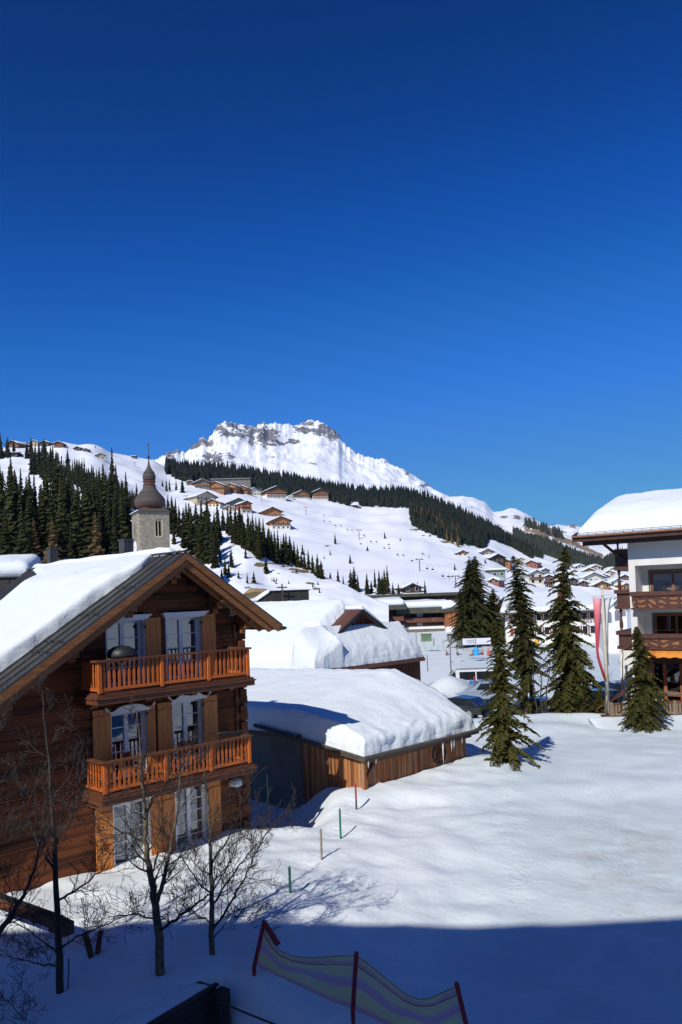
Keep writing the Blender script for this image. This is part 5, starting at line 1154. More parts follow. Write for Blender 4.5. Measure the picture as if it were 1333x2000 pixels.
# ================================================================== alpine houses on the slopes
WC = {'orange': boards('orange_timber', (.46, .20, .07), (.28, .11, .04), 2, .5, .8, .1, (.5, 1, 3), 1), 'brown': boards('brown_timber', (.19, .09, .05), (.10, .045, .028), 2, .5, .8, .1, (.5, 1, 3), 1),
      'dark': boards('dark_timber', (.085, .05, .035), (.045, .026, .02), 2, .5, .8, .1, (.5, 1, 3), 1), 'white': plain('cream_render', (.72, .68, .6), (.62, .58, .5), .3, .9), 'beige': plain('beige_render', (.52, .42, .30), (.44, .35, .25), .3, .9),
      'grey': plain('grey_timber', (.22, .19, .16), (.15, .13, .11), .6, .9), 'red': plain('red_timber', (.33, .10, .06), (.22, .07, .05), .6, .8), 'green': plain('green_grey', (.25, .30, .26), (.2, .24, .2), .6, .8)}
HN = 0
def house(sh, px, py, wpx, hpx, rot, wall, label, base=None, gable=True, depth=None, pit=.42, group=None, balc=True, snow=.55, flat=False, cat='house', Y=None):
    """gabled alpine house: width and height measured in pixels at its distance"""
    global HN; HN += 1
    p = sh.foot(px, py) if Y is None else at(px, py, Y); k = p.y/F*1.16; w_ = wpx*k; h_ = hpx*k; d_ = depth*k if depth else w_*1.1; rt = R(rot)
    t = thing('chalet_house' if cat == 'house' else cat.replace(' ', '_'), label, cat, p, rt, group)
    c_ = abs(math.cos(rt)); w_ = w_/(c_+abs(math.sin(rt))*.6); ov = .10*w_; ov = min(ov, 1.6)
    bw = w_-2*ov; rise = 0 if flat else bw*.5*pit; ze_ = max(h_-rise-snow*.6, h_*.45)
    bz = -3.0-h_*.2
    x0, x1 = -bw/2, bw/2; y0 = -.0; y1 = d_
    hb = h_*.36 if base else 0
    if base:
        MB().box((x0-.05, y0-.05, bz), (x1+.05, y1, hb)).build('ground_floor', WC[base], t)
    if gable and not flat:
        m_ = MB().prism([(x0, hb if base else bz), (x1, hb if base else bz), (x1, ze_), (0, ze_+rise), (x0, ze_)], y0, y1)
    else:
        m_ = MB().box((x0, y0, hb if base else bz), (x1, y1, ze_))
        if not flat: m_ = MB(); m_.add([(x0, y0, bz if not base else hb), (x1, y0, bz if not base else hb), (x1, y1, bz if not base else hb), (x0, y1, bz if not base else hb), (x0, y0, ze_), (x1, y0, ze_), (x1, y1, ze_), (x0, y1, ze_), (x0, (y0+y1)/2, ze_+d_*.5*pit), (x1, (y0+y1)/2, ze_+d_*.5*pit)], [(0,1,5,4), (1,2,6,9,5), (2,3,7,6), (3,0,4,8,7), (4,5,9,8), (6,7,8,9)])
    m_.build('wall', WC[wall], t)
    th = .22; r_ = MB(); s_ = MB()
    if flat:
        q = [(x0-ov, y0-ov, ze_+th), (x1+ov, y0-ov, ze_+th), (x1+ov, y1+ov, ze_+th), (x0-ov, y1+ov, ze_+th)]; r_.slab(q, th); snow_slab(s_, [Vector(a)+Vector((0, 0, .02)) for a in q], snow, 12, 8, snow*.8, .06, HN, .3)
        r_.build('roof', WC['dark'], t); s_.build('roof_snow', SNOWF, t, smooth=True)
    elif gable:
        for sg in (-1, 1):
            e_ = bw/2+ov; q = [(0, y0-ov*1.2, ze_+rise+th), (sg*e_, y0-ov*1.2, ze_+rise+th-pit*e_), (sg*e_, y1+ov, ze_+rise+th-pit*e_), (0, y1+ov, ze_+rise+th)]
            if sg < 0: q = [q[1], q[0], q[3], q[2]]
            r_.slab(q, th)
            qs = [Vector(a)+Vector((0, .12, .02)) for a in q]; snow_slab(s_, qs, snow, 9, 8, snow*.7, .05, HN+sg, .3, edge=0)
        m2 = MB().add([(-.5, y0-ov, ze_+rise+th+snow*.2), (.5, y0-ov, ze_+rise+th+snow*.2), (.5, y1+ov*.9, ze_+rise+th+snow*.2), (-.5, y1+ov*.9, ze_+rise+th+snow*.2), (0, y0-ov*.8, ze_+rise+th+snow*.95), (0, y1+ov*.8, ze_+rise+th+snow*.95)], [(0,1,4), (1,2,5,4), (2,3,5), (3,0,4,5)])
        s_.add(m2.v, m2.f)
        r_.build('roof', WC['dark'], t); s_.build('roof_snow', SNOWF, t, smooth=True)
    else:
        ym = (y0+y1)/2; e_ = d_/2+ov
        for sg in (-1, 1):
            q = [(x0-ov, ym+sg*e_, ze_+d_*.5*pit+th-pit*e_), (x1+ov, ym+sg*e_, ze_+d_*.5*pit+th-pit*e_), (x1+ov, ym, ze_+d_*.5*pit+th), (x0-ov, ym, ze_+d_*.5*pit+th)]
            if sg > 0: q = [q[3], q[2], q[1], q[0]]
            r_.slab(q, th); snow_slab(s_, [Vector(a)+Vector((0, .05*sg, .02)) for a in q], snow, 12, 8, snow*.7, .05, HN+sg, .3)
        r_.build('roof', WC['dark'], t); s_.build('roof_snow', SNOWF, t, smooth=True)
    # windows, storey by storey
    fh = 2.7; nf = max(1, int((ze_)/fh+.35)); nw = max(2, int(bw/2.6)); ww = min(1.1, bw/nw*.5)
    for f in range(nf):
        zc_ = .8+f*ze_/nf*1.0; 
        for q in range(nw):
            xc_ = x0+bw*(q+.5)/nw
            fr_ = MB().box((xc_-ww/2-.1, y0-.10, zc_-.1), (xc_+ww/2+.1, y0-.052, zc_+1.35)).build('window', WC['white'] if wall != 'white' else WC['brown'], t); MB().box((xc_-ww/2, y0-.12, zc_), (xc_+ww/2, y0-.101, zc_+1.25)).build('pane', GLASSD, fr_)
        if balc and f > 0:
            MB().box((x0-.2, y0-1.0, zc_-.75), (x1+.2, y0-.85, zc_+.15)).build('balcony', WC['brown'] if wall in ('white', 'dark', 'beige') else WC['orange' if wall != 'orange' else 'brown'], t)
            MB().box((x0-.2, y0-.849, zc_-.75), (x1+.2, y0-.0, zc_-.65)).build('balcony_floor', WC['dark'], t)
    # side windows on the visible flank
    sgn = -1 if rot > 0 else 1
    return t
hs_ = house
hs_(slope, 452, 952, 74, 15, 4, 'grey', 'long grey flat roofed building behind the hillside chalets under the wood', flat=True, depth=25, balc=False, cat='building', snow=.4)
hs_(slope, 396, 955, 34, 17, 18, 'grey', 'grey brown house at the left end of the upper chalet row', gable=True)
hs_(slope, 372, 948, 14, 8, 10, 'brown', 'small brown hut above the left end of the upper chalet row', balc=False)
hs_(slope, 422, 961, 38, 18, -10, 'orange', 'orange timber chalet, leftmost of three joined under the long grey building')
hs_(slope, 451, 962, 26, 16, -10, 'orange', 'orange timber chalet, middle of three joined under the long grey building')
hs_(slope, 473, 963, 25, 13, -10, 'orange', 'orange timber chalet, rightmost of three joined under the long grey building')
hs_(slope, 497, 967, 40, 13, 30, 'white', 'white house with a long snowy roof between the orange and dark chalets', depth=24)
hs_(slope, 541, 974, 45, 22, 22, 'brown', 'large dark brown chalet with white ground floor in the middle of the upper row', base='white')
hs_(slope, 590, 974, 38, 14, 18, 'orange', 'low orange brown chalet right of the large dark one', base='beige')
hs_(slope, 627, 977, 35, 20, 15, 'brown', 'brown and white chalet at the right end of the upper row', base='white')
hs_(slope, 568, 975, 10, 6, 0, 'white', 'small white annex between the large dark chalet and the orange one', balc=False, flat=True)
hs_(slope, 404, 985, 52, 22, 42, 'beige', 'tall beige gabled barn with a long boarded side on the left slope', depth=50, balc=False)
hs_(slope, 415, 991, 36, 14, -8, 'orange', 'low orange house in front of the beige barn', gable=True, base='white')
hs_(slope, 466, 992, 44, 17, 25, 'grey', 'grey house with wide snowy roof above the dark orange one', depth=24, balc=False)
hs_(slope, 447, 997, 20, 9, 10, 'beige', 'tiny beige house left of the dark orange one', balc=False)
hs_(slope, 482, 1003, 26, 22, 30, 'red', 'tall dark orange chalet with a white left side above the knoll spruces', base='white')
hs_(slope, 532, 1009, 46, 17, 24, 'orange', 'wide orange timber chalet with a long roof on the open slope edge')
hs_(slope, 549, 1035, 44, 23, 14, 'orange', 'orange timber chalet standing lowest on the slope above the knoll crest', base='white')
hs_(slope, 417, 1032, 16, 12, 30, 'dark', 'nearly black hut half hidden by knoll spruces', balc=False)
hs_(slope, 689, 990, 25, 6, 5, 'brown', 'low brown hut at the top of the open ski slope under the wood', balc=False, gable=False)
hs_(slope, 806, 1158, 44, 17, 14, 'dark', 'dark brown hut with snowy roof at the foot of the ski slope', balc=False, base='dark')
hs_(slope, 26, 874, 33, 12, -20, 'brown', 'brown house, leftmost on the upper left ridge', balc=False)
hs_(slope, 48, 873, 13, 8, 10, 'beige', 'small beige house second on the upper left ridge', balc=False)
hs_(slope, 67, 872, 17, 11, 12, 'beige', 'beige house with two floors third on the upper left ridge', balc=False)
hs_(slope, 88, 872, 20, 10, -8, 'dark', 'dark house with wide roof behind the tall ridge spruces', balc=False)
hs_(slope, 115, 875, 21, 11, 6, 'brown', 'brown gabled house in the snow hollow of the upper left ridge', balc=False)
hs_(slope, 152, 880, 17, 8, -12, 'dark', 'dark hut beside trees right of the snow hollow', balc=False)
hs_(slope, 169, 882, 12, 6, 4, 'brown', 'small hut below the rounded snow hump on the ridge', balc=False)
hs_(slope, 197, 896, 21, 10, 24, 'beige', 'beige block with bare wooden balconies alone on the ridge flank')
hs_(slope, 262, 895, 10, 4, 4, 'dark', 'tiny dark hut on the skyline left of the church spire', balc=False, flat=True)
hs_(slope, 20, 892, 34, 7, 5, 'dark', 'long dark shed under snow among the ridge spruces', balc=False, flat=True)
hs_(knoll, 250, 1010, 44, 13, 28, 'dark', 'dark house roof under snow beside the church tower', balc=False)
hs_(slope, 904, 1087, 24, 11, 8, 'orange', 'small orange chalet alone at the top left of the right hand village', base='white')
hs_(slope, 952, 1086, 33, 13, 20, 'beige', 'pale timber chalet highest of the right hand village')
hs_(slope, 972, 1100, 38, 16, 22, 'dark', 'dark chalet with long balcony between the pale and the orange ones')
hs_(slope, 986, 1107, 26, 14, -18, 'orange', 'orange gabled chalet partly behind the middle spruce')
hs_(slope, 974, 1128, 33, 13, 6, 'green', 'green grey low house with big flat snow cap', flat=True, snow=.9, balc=False)
hs_(slope, 1039, 1109, 28, 13, -24, 'red', 'small red brown hut right of the middle spruce high on the slope', balc=False)
hs_(slope, 1018, 1104, 16, 13, 5, 'beige', 'pale narrow house behind the top of the middle spruce', balc=False)
hs_(slope, 1049, 1141, 36, 24, 12, 'white', 'white house with two brown balconies between the two tall spruces')
hs_(slope, 1074, 1147, 20, 22, -20, 'dark', 'tall dark narrow house beside the white balconied one')
hs_(slope, 1066, 1120, 20, 9, 10, 'grey', 'grey snow covered roof above the tall dark house', balc=False)
hs_(slope, 1085, 1131, 22, 8, -10, 'brown', 'brown low house just left of the tallest right spruce', balc=False)
rv = [(1133, 1112, 19, 8, 8, 'white', 'white house, topmost left in the valley cluster'), (1164, 1112, 20, 8, 0, 'beige', 'beige house, topmost right in the valley cluster below the wood'),
      (1151, 1120, 22, 9, 10, 'orange', 'orange gabled house under the two topmost valley houses'), (1135, 1131, 20, 11, -8, 'red', 'red house left in the middle of the valley cluster'),
      (1161, 1139, 40, 17, 4, 'white', 'large white house with dark gable in the middle of the valley cluster'), (1176, 1150, 34, 13, 8, 'orange', 'orange gabled house low in the valley cluster'),
      (1191, 1126, 20, 10, -8, 'beige', 'pale house high at the right of the valley cluster'), (1206, 1147, 30, 13, 12, 'white', 'white low house left of the hotel side balconies'),
      (1221, 1133, 20, 9, 0, 'brown', 'brown house seen through the hotel side balconies, upper'), (1224, 1152, 16, 12, 20, 'orange', 'orange gable seen through the hotel side balconies, lower'),
      (1122, 1122, 18, 8, 10, 'beige', 'small beige house hidden by the tallest right spruce'), (1180, 1130, 22, 8, -14, 'grey', 'grey roofed house in the upper middle of the valley cluster'),
      (1140, 1146, 22, 10, 10, 'brown', 'brown house left beneath the large white one'), (1119, 1143, 22, 13, 15, 'dark', 'dark house directly behind the tallest right spruce'),
      (1100, 1152, 24, 12, 5, 'brown', 'brown house at the foot of the valley cluster left of the tallest spruce'), (1198, 1116, 15, 6, 5, 'white', 'smallest white house at the edge of the far wood')]
for px, py, w_, h_, ro, c, lb in rv: hs_(slope, px, py, w_*1.18, h_*1.1, ro, c, lb, balc=w_ > 28, snow=.9)
LETTERS = []
# big snowy hotel with red shutters behind the spruces
GH = Frame(at(1080, 1240, 120), R(-6)); go = Vector((GH.o.x, GH.o.y, 0)); gl = lambda px, py, y=0: GH.hit(px, py, y)
gh = thing('shuttered_hotel', 'wide cream hotel with red shutters and a vast snowy roof behind the spruces', 'hotel', go, GH.th)
xa, xb = gl(988, 1220)[0], gl(1178, 1220)[0]; ze_ = gl(1080, 1196)[1]; zr_ = gl(1080, 1160, 9)[1]
MB().box((xa, 0, -2), (xb, 16, ze_)).build('wall', RENDER, gh)
mb = MB(); mb.slab([(xa-1, -1.2, ze_+.1), (xb+1, -1.2, ze_+.1), (xb-1, 9, zr_), (xa+1, 9, zr_)], .3); mb.slab([(xa+1, 9.003, zr_), (xb-1, 9.003, zr_), (xb+1, 18, ze_), (xa-1, 18, ze_)], .3); mb.build('roof', WC['dark'], gh)
mb = MB(); snow_slab(mb, [(xa-.9, -1.1, ze_+.12), (xb+.9, -1.1, ze_+.12), (xb-1, 9.4, zr_+.02), (xa+1, 9.4, zr_+.02)], .7, 40, 16, .6, .12, 3, .2); mb.build('roof_snow', SNOWF, gh, smooth=True)
RS = plain('red_shutter', (.42, .08, .05), None, 2, .6)
for f_ in range(2):
    zc_ = gl(1080, 1212 if f_ else 1240)[1]
    for q in range(11):
        x_ = xa+1.2+q*(xb-xa-2)/11; w_ = MB().box((x_, -.08, zc_), (x_+.9, -.002, zc_+1.3)).build('window', WHITE, gh); MB().box((x_+.1, -.1, zc_+.1), (x_+.8, -.081, zc_+1.2)).build('pane', GLASSD, w_)
        for s_ in (-.5, .92): MB().box((x_+s_, -.07, zc_), (x_+s_+.45, -.003, zc_+1.3)).build('shutter', RS, gh)
mb = MB().box((gl(1092, 1160, 3)[0], 3, ze_), (gl(1100, 1160, 3)[0], 4, gl(1092, 1151, 3)[1])); mb.build('chimney', WC['red'], gh)
fc = bpy.data.curves.new('hotel_lettering', 'FONT'); fc.body = 'gasthof'; fc.size = 1.3; fc.extrude = .01
lx0, lz0 = gl(1137, 1216, -.12); fo = bpy.data.objects.new('hotel_lettering', fc); COL.objects.link(fo); fo.parent = gh; fo.location = (lx0, -.12, lz0); fo.rotation_euler = (PI/2, 0, 0); fc.materials.append(plain('grey_letters', (.35, .28, .22), None, 2, .8))
LETTERS.append(fo)
# white church-like building further right
wb = Frame(at(1200, 1250, 100), R(-14)); wo = Vector((wb.o.x, wb.o.y, 0)); wl = lambda px, py, y=0: wb.hit(px, py, y)
wc_ = thing('white_gabled_building', 'plain white building with small arched windows behind the flags', 'building', wo, wb.th)
xa, xb = wl(1178, 1220)[0], wl(1226, 1220)[0]; zt = wl(1200, 1186)[1]
MB().prism([(xa, -2), (xb, -2), (xb, zt-.5), (xa+2, zt+1.0), (xa, zt-.8)], 0, 9).build('wall', RENDER, wc_)
mb = MB(); snow_slab(mb, [(xa-.4, -.4, zt-1.0), (xa+2, -.4, zt+1.05), (xa+2, 9, zt+1.05), (xa-.4, 9, zt-1.0)], .5, 8, 8, .4, .05, 2); snow_slab(mb, [(xa+2.01, -.4, zt+1.05), (xb+.4, -.4, zt-.6), (xb+.4, 9, zt-.6), (xa+2.01, 9, zt+1.05)], .5, 8, 8, .4, .05, 2); mb.build('roof_snow', SNOWF, wc_, smooth=True)
for px, py in ((1191, 1216), (1207, 1212), (1205, 1188), (1218, 1203)):
    x_, z_ = wl(px, py, -.02); 
    V = [(x_-.3, z_), (x_+.3, z_), (x_+.3, z_+1.1)]+[(x_+.3*math.cos(a), z_+1.1+.3*math.sin(a)) for a in (PI*.25, PI*.5, PI*.75)]+[(x_-.3, z_+1.1)]
    MB().prism(V, -.06, -.002).build('window', plain('grey_window', (.22, .24, .27), None, 2, .3), wc_)
# red and grey slope buildings
hs_(slope, 965, 1142, 26, 12, -30, 'red', 'red shed on the steep snow bank left of the middle spruce', balc=False, snow=.8)
# ================================================================== chairlift
GALV = plain('galvanised', (.25, .26, .28), (.18, .19, .2), 2, .5, metal=.3)
for px, py, h_, lb in ((598, 1006, 15, 'lift pylon high on the slope beside the lower orange chalet'), (511, 978, 25, 'lift pylon standing before the white and dark upper chalets'), (702, 1054, 20, 'lift pylon in the middle of the open ski slope'), (820, 1115, 24, 'lift pylon low on the ski slope right of centre'), (891, 1147, 22, 'lift pylon at the foot of the slope left of the double topped spruce'), (264, 912, 9, 'tiny lift pylon on the skyline left of the church spire'), (219, 890, 8, 'tiny lift pylon on the ridge above the beige block'), (364, 978, 9, 'small pole beside the beige barn')):
    p = slope.foot(px, py); k = p.y/F*h_; t = thing('lift_pylon', lb, 'lift pylon', p, R(25), None)
    MB().tube([(0, 0, -.5), (0, 0, k)], [.32, .22], 8).build('mast', GALV, t); MB().box((-1.7, -.12, k-.1), (1.7, .12, k+.12)).build('crossarm', GALV, t)
    for s_ in (-1.5, 1.5): MB().box((s_-.12, -.9, k-.4), (s_+.12, .9, k-.12)).build('sheave_row', IRON, t)
chm = MB(); chm.box((-.6, -.2, -.1), (.6, .2, .05)); chm.box((-.6, .15, .05), (.6, .25, .5)); chm.tube([(0, .0, .0), (0, .1, .8), (0, 0, 1.7)], [.04, .04, .04], 5); ch0 = chm.build('lift_chair', IRON)
first = True
for px, py in ((634, 1008), (645, 1019), (634, 1018), (656, 1027), (666, 1027), (679, 1035), (688, 1036), (712, 1046), (725, 1058), (736, 1059), (751, 1071), (761, 1072), (777, 1084), (788, 1085), (805, 1096), (826, 1082), (835, 1111), (846, 1113), (866, 1126), (877, 1127), (705, 1018+45), (760, 1044+20)):
    p = slope.foot(px, py+4); o = ch0 if first else link_copy(ch0); first = False
    zt_ = at(px, py, p.y).z; o.location = (p.x, p.y, zt_); o.rotation_euler = (0, 0, R(20)); tag(o, 'small empty chair of the lift hanging above the open ski slope', 'lift chair', 'chairs of the ski lift')
bpy.context.view_layer.update()
dg = bpy.context.evaluated_depsgraph_get()
for fo_ in LETTERS:                             # lettering becomes ordinary mesh
    me = bpy.data.meshes.new_from_object(fo_.evaluated_get(dg)); o = bpy.data.objects.new('hotel_lettering', me); COL.objects.link(o)
    o.parent = fo_.parent; o.location = fo_.location; o.rotation_euler = fo_.rotation_euler; bpy.data.objects.remove(fo_)
# the building the view is taken from: its roof line throws the foreground shadow
cbh = 19.7
own = thing('viewpoint_hotel', 'large hotel block behind the viewpoint whose shadow covers the foreground snow', 'hotel', (0, 0, 0), R(-3.0))
mb = MB(); mb.box((-45, -18, -2), (60, -4.9, cbh-1.2)); mb.build('wall', RENDER, own)
mb = MB(); mb.box((-46, -19, cbh-1.19), (61, -4.2, cbh)); 
for k in range(9): mb.box((-30+k*9.3, -7, cbh+.001), (-28.6+k*9.3, -5.5, cbh+.25))
mb.build('roof', METALD, own)
# ================================================================== near spruces
def spruce(name_label, base, h, rad, seed, cat='tree', group=None, lean=0, low=.02, dens=1.0, clear=0., asym=None, ex=.78, scol=None, name='spruce'):
    rnd = random.Random(seed); t = thing(name, name_label, cat, base, 0, group)
    tr = MB(); pts = []; rs = []
    for k in range(9):
        f = k/8; pts.append((lean*f*h+.02*h*math.sin(f*5+seed)*f, .0, f*h-.3*(k == 0))); rs.append(max(.008, (.016*h+.02)*(1-f)**.8))
    tr.tube(pts, rs, 8); tk = tr.build('trunk', BARK, t, smooth=True)
    mb = MB(); tw = MB(); nb = int(dens*24*h+70)
    def cx(z): f = z/h; return Vector((lean*f*h+.02*h*math.sin(f*5+seed)*f, 0, z))
    for i in range(nb):
        f = low+(1-low)*((i+rnd.random())/nb)**1.05; f = min(f, .99)
        if clear and f < clear and rnd.random() < .8: continue
        a = i*2.39996+rnd.uniform(-.3, .3); L = rad*((1-f)**ex)*(1+.38*nz(f*6+seed*3, a*.4, seed))*rnd.uniform(.45, 1.2)+.06*h*.05
        if f < .12: L *= .75+.25*f/.12
        if asym: L *= 1+asym*math.cos(a)
        if nz(math.cos(a)*1.2+seed, math.sin(a)*1.2, f*6) < -.18: L *= .5
        d = Vector((math.cos(a), math.sin(a), 0)); s = Vector((-d.y, d.x, 0)); o = cx(f*h)
        up0 = .25+.5*f; dr = (.55-.45*f)*rnd.uniform(.7, 1.3); P = []
        ns = 7
        for q in range(ns+1):
            u = q/ns; P.append(o+d*L*u+Vector((0, 0, L*(up0*u-(dr+up0)*u*u*.95+.22*max(0, u-.7)))))
        if L > .5: tw.tube(P[::2]+[P[-1]], [.012+.012*L, .01+.006*L, .008, .006, .004][:len(P[::2])+1], 4, cap=False)
        for q in range(1, ns+1):
            u = q/ns; p = P[q]; dd = (P[q]-P[q-1]).normalized(); wl = L*.30*(1.15-u*.7)+.07
            nt_ = 9 if L > .6 else 6
            for b in range(nt_):
                sg = 1 if b % 2 else -1; pp = p-dd*(L/ns)*rnd.random()
                dirn = (s*sg*rnd.uniform(.4, 1)+dd*rnd.uniform(.5, 1.1)+Vector((0, 0, rnd.uniform(-.55, .12)))).normalized()
                l_ = wl*rnd.uniform(.5, 1.1); n1 = dirn.cross(Vector((rnd.uniform(-.4, .4), rnd.uniform(-.4, .4), 1))).normalized()*l_*.12
                e = pp+dirn*l_; m1 = pp+dirn*l_*.45+Vector((0, 0, .02))
                mb.add([pp, m1+n1, e, m1-n1], [(0, 1, 2), (0, 2, 3)])
                n2 = Vector((0, 0, -l_*.20)); mb.add([pp, m1+n2+n1*.4, e], [(0, 1, 2)])
                if rnd.random() < .5: mb.add([m1, m1+(dirn+s*sg*.8).normalized()*l_*.5, m1+n1*.6+Vector((0, 0, -.03))], [(0, 1, 2)])
    # leader
    for k in range(14):
        a = rnd.random()*6.28; z_ = h*(1-.045*rnd.random()); p = cx(z_); mb.add([p, p+Vector((.09*math.cos(a), .09*math.sin(a), .10)), p+Vector((0, 0, .07))], [(0, 1, 2)])
    mb.build('crown', scol or NEEDLE, t); tw.build('branches', BARK, t); return t
def foot_at(px, py, Y, dz=0): p = at(px, py, Y); return Vector((p.x, p.y, H(p.x, p.y)-.05+dz))
def htop(base, px, py): return at(px, py, base.y).z-base.z
b_ = foot_at(985, 1488, 33.2); b_.z = at(985, 1488, 33.2).z
spruce('spruce standing alone on the field just right of the low boarded shed', b_, htop(b_, 962, 1214), 1.35, 5, ex=.68, dens=1.3, lean=-.02, asym=.1)
b_ = foot_at(925, 1248, 120); b_.z = -.9
spruce('broad double topped dark spruce behind the sledging area, left trunk', b_, htop(b_, 915, 1092), 3.6, 7, ex=.55, dens=1.1, scol=NEEDLE, low=.16)
b_ = foot_at(934, 1248, 121.5); b_.z = -.9
spruce('broad double topped dark spruce behind the sledging area, right trunk', b_, htop(b_, 931, 1086), 3.7, 8, ex=.55, dens=1.1, scol=NEEDLE, low=.16)
b_ = foot_at(905, 1250, 118); b_.z = -.9
spruce('lower dark spruce tucked left under the double topped one', b_, htop(b_, 897, 1150), 2.8, 81, dens=.9, scol=NEEDLE, low=.1)
b_ = foot_at(966, 1248, 124); b_.z = -.9
spruce('shorter dark spruce just right of the double topped one', b_, htop(b_, 963, 1150), 3.4, 9, ex=.6, dens=1.1, scol=NEEDLE, low=.08)
b_ = foot_at(1028, 1372, 49)
spruce('tall ragged spruce with bare lower trunk left of the dark cars', b_, htop(b_, 1014, 1085), 1.75, 12, ex=.5, dens=1.15, lean=-.015, clear=.30, asym=.05)
b_ = foot_at(1042, 1380, 52)
spruce('slim spruce close behind the tall ragged one', b_, htop(b_, 992, 1120)*.98, 1.35, 13, ex=.5, dens=.85, lean=-.06, clear=.35)
b_ = foot_at(1118, 1392, 47.2)
spruce('tallest spruce, wide and pointed, standing before the dark cars', b_, htop(b_, 1106, 1066), 2.1, 21, ex=.62, dens=1.2, lean=-.01)
b_ = foot_at(1256, 1408, 41.8)
spruce('bushy spruce standing right before the terrace fence of the white hotel', b_, htop(b_, 1246, 1224), 1.3, 31, ex=.6, dens=2.0)
for k, (px, py, Y, t_, r_) in enumerate(((1148, 1398, 46, 1330, .9), (1090, 1392, 46.5, 1345, .8), (1172, 1400, 45.8, 1350, .7))):
    b_ = foot_at(px, py, Y); spruce(('low dark shrubby spruce at the right foot of the tallest spruce', 'low dark shrubby spruce at the left foot of the tallest spruce', 'low dark shrubby spruce beside the flagpole foot')[k], b_, htop(b_, px, t_), r_, 40+k, dens=2.2, name='shrub_spruce', cat='shrub')
# dark evergreen shrub in the hollow behind the chalet
b_ = at(517, 1600, 27.6); spruce('dark evergreen shrub in the shaded hollow behind the chalet corner', Vector((b_.x-.2, b_.y, H(b_.x, b_.y)-.1)), .7, .8, 55, dens=6, name='shrub', cat='shrub')
# ================================================================== bare trees
TWIG = plain('bare_twig', (.05, .036, .028), (.026, .02, .017), 9, .85)
PALEB = plain('pale_bark', (.17, .135, .08), (.06, .048, .032), 7, .9, .4, (2, 2, 1))
def bare_branch(mb, rnd, p, d, L, r, lev, maxlev, curl=.25, up=.10):
    pts = [p]; rs = [r]; n_ = 5 if lev < 2 else 4; dd = d.normalized(); seg = L/n_
    for k in range(n_):
        dd = (dd+Vector((rnd.gauss(0, curl*.45), rnd.gauss(0, curl*.45), rnd.gauss(0, curl*.4)+up))).normalized()
        pts.append(pts[-1]+dd*seg); rs.append(max(.004, r*(1-(k+1)/n_*.72)))
    mb.tube(pts, rs, 6 if r > .03 else (4 if r > .01 else 3), cap=False)
    if lev < maxlev:
        m_ = {0: 7, 1: 5, 2: 4, 3: 2}[lev]
        for k in range(m_):
            t = .22+.75*(k+rnd.random()*.7)/m_; i = min(n_-1, int(t*n_)); q = pts[i].lerp(pts[i+1], t*n_-i)
            ax = (pts[i+1]-pts[i]).normalized(); sd = ax.orthogonal().normalized(); sd.rotate(Matrix.Rotation(rnd.random()*6.28, 3, ax))
            nd = (ax*.75+sd*rnd.uniform(.6, 1.1)+Vector((0, 0, .12))).normalized()
            bare_branch(mb, rnd, q, nd, L*rnd.uniform(.38, .62), max(.0035, rs[i]*.55), lev+1, maxlev, curl*1.15, up*.8)
def bare_tree(label, Y, base, leads, sides, seed, maxlev=3, r0=.09, L0=1.35, bark=None, name='bare_tree', vis=1):
    rnd = random.Random(seed); b = at(*base, Y); b.z = min(b.z, H(b.x, b.y)+.05) if False else b.z
    t = thing(name, label, 'tree', b); tr = MB(); br = MB()
    for li, (pl, ra, rb_) in enumerate(leads):
        pts = [at(x, y, Y+dy)-b for x, y, dy in pl]
        if li == 0: pts[0] = pts[0]-Vector((0, 0, .4))
        # resample smooth
        P = []; n_ = len(pts)
        for i in range(n_-1):
            for q in range(4): P.append(pts[i].lerp(pts[i+1], q/4)+Vector((rnd.gauss(0, .008), rnd.gauss(0, .008), 0)))
        P.append(pts[-1]); rs = [ra+(rb_-ra)*(i/(len(P)-1))**.8 for i in range(len(P))]
        tr.tube(P, rs, 8)
        for i in range(3 if li == 0 else 1, len(P)):
            f = i/(len(P)-1)
            if f < .22 and li == 0: continue
            for q in range(1 if rnd.random() < .62*vis else 0):
                a = rnd.random()*6.28; ax = (P[i]-P[i-1]).normalized(); nd = Vector((math.cos(a), math.sin(a), 0))*rnd.uniform(.7, 1.1)+ax*.8
                bare_branch(br, rnd, P[i], nd, L0*(1.15-.75*f)*rnd.uniform(.5, 1.05), max(.006, rs[i]*.36), 1, maxlev)
    for (x0, y0, dy0, pl, r) in sides:
        pts = [at(x0, y0, Y+dy0)-b]+[at(x, y, Y+dy)-b for x, y, dy in pl]; P = []
        for i in range(len(pts)-1):
            for q in range(4): P.append(pts[i].lerp(pts[i+1], q/4)+Vector((rnd.gauss(0, .012), rnd.gauss(0, .012), rnd.gauss(0, .012))))
        P.append(pts[-1]); rs = [r*(1-.8*i/(len(P)-1)) for i in range(len(P))]; br.tube(P, rs, 6, cap=False)
        for i in range(2, len(P)):
            a = rnd.random()*6.28; ax = (P[i]-P[i-1]).normalized(); sd = ax.orthogonal().normalized(); sd.rotate(Matrix.Rotation(a, 3, ax))
            bare_branch(br, rnd, P[i], ax*.8+sd*.9, L0*.55*rnd.uniform(.5, 1.1), max(.005, rs[i]*.5), 1, maxlev)
    tr.build('trunk', bark or TWIG, t, smooth=True); br.build('branches', TWIG, t); return t
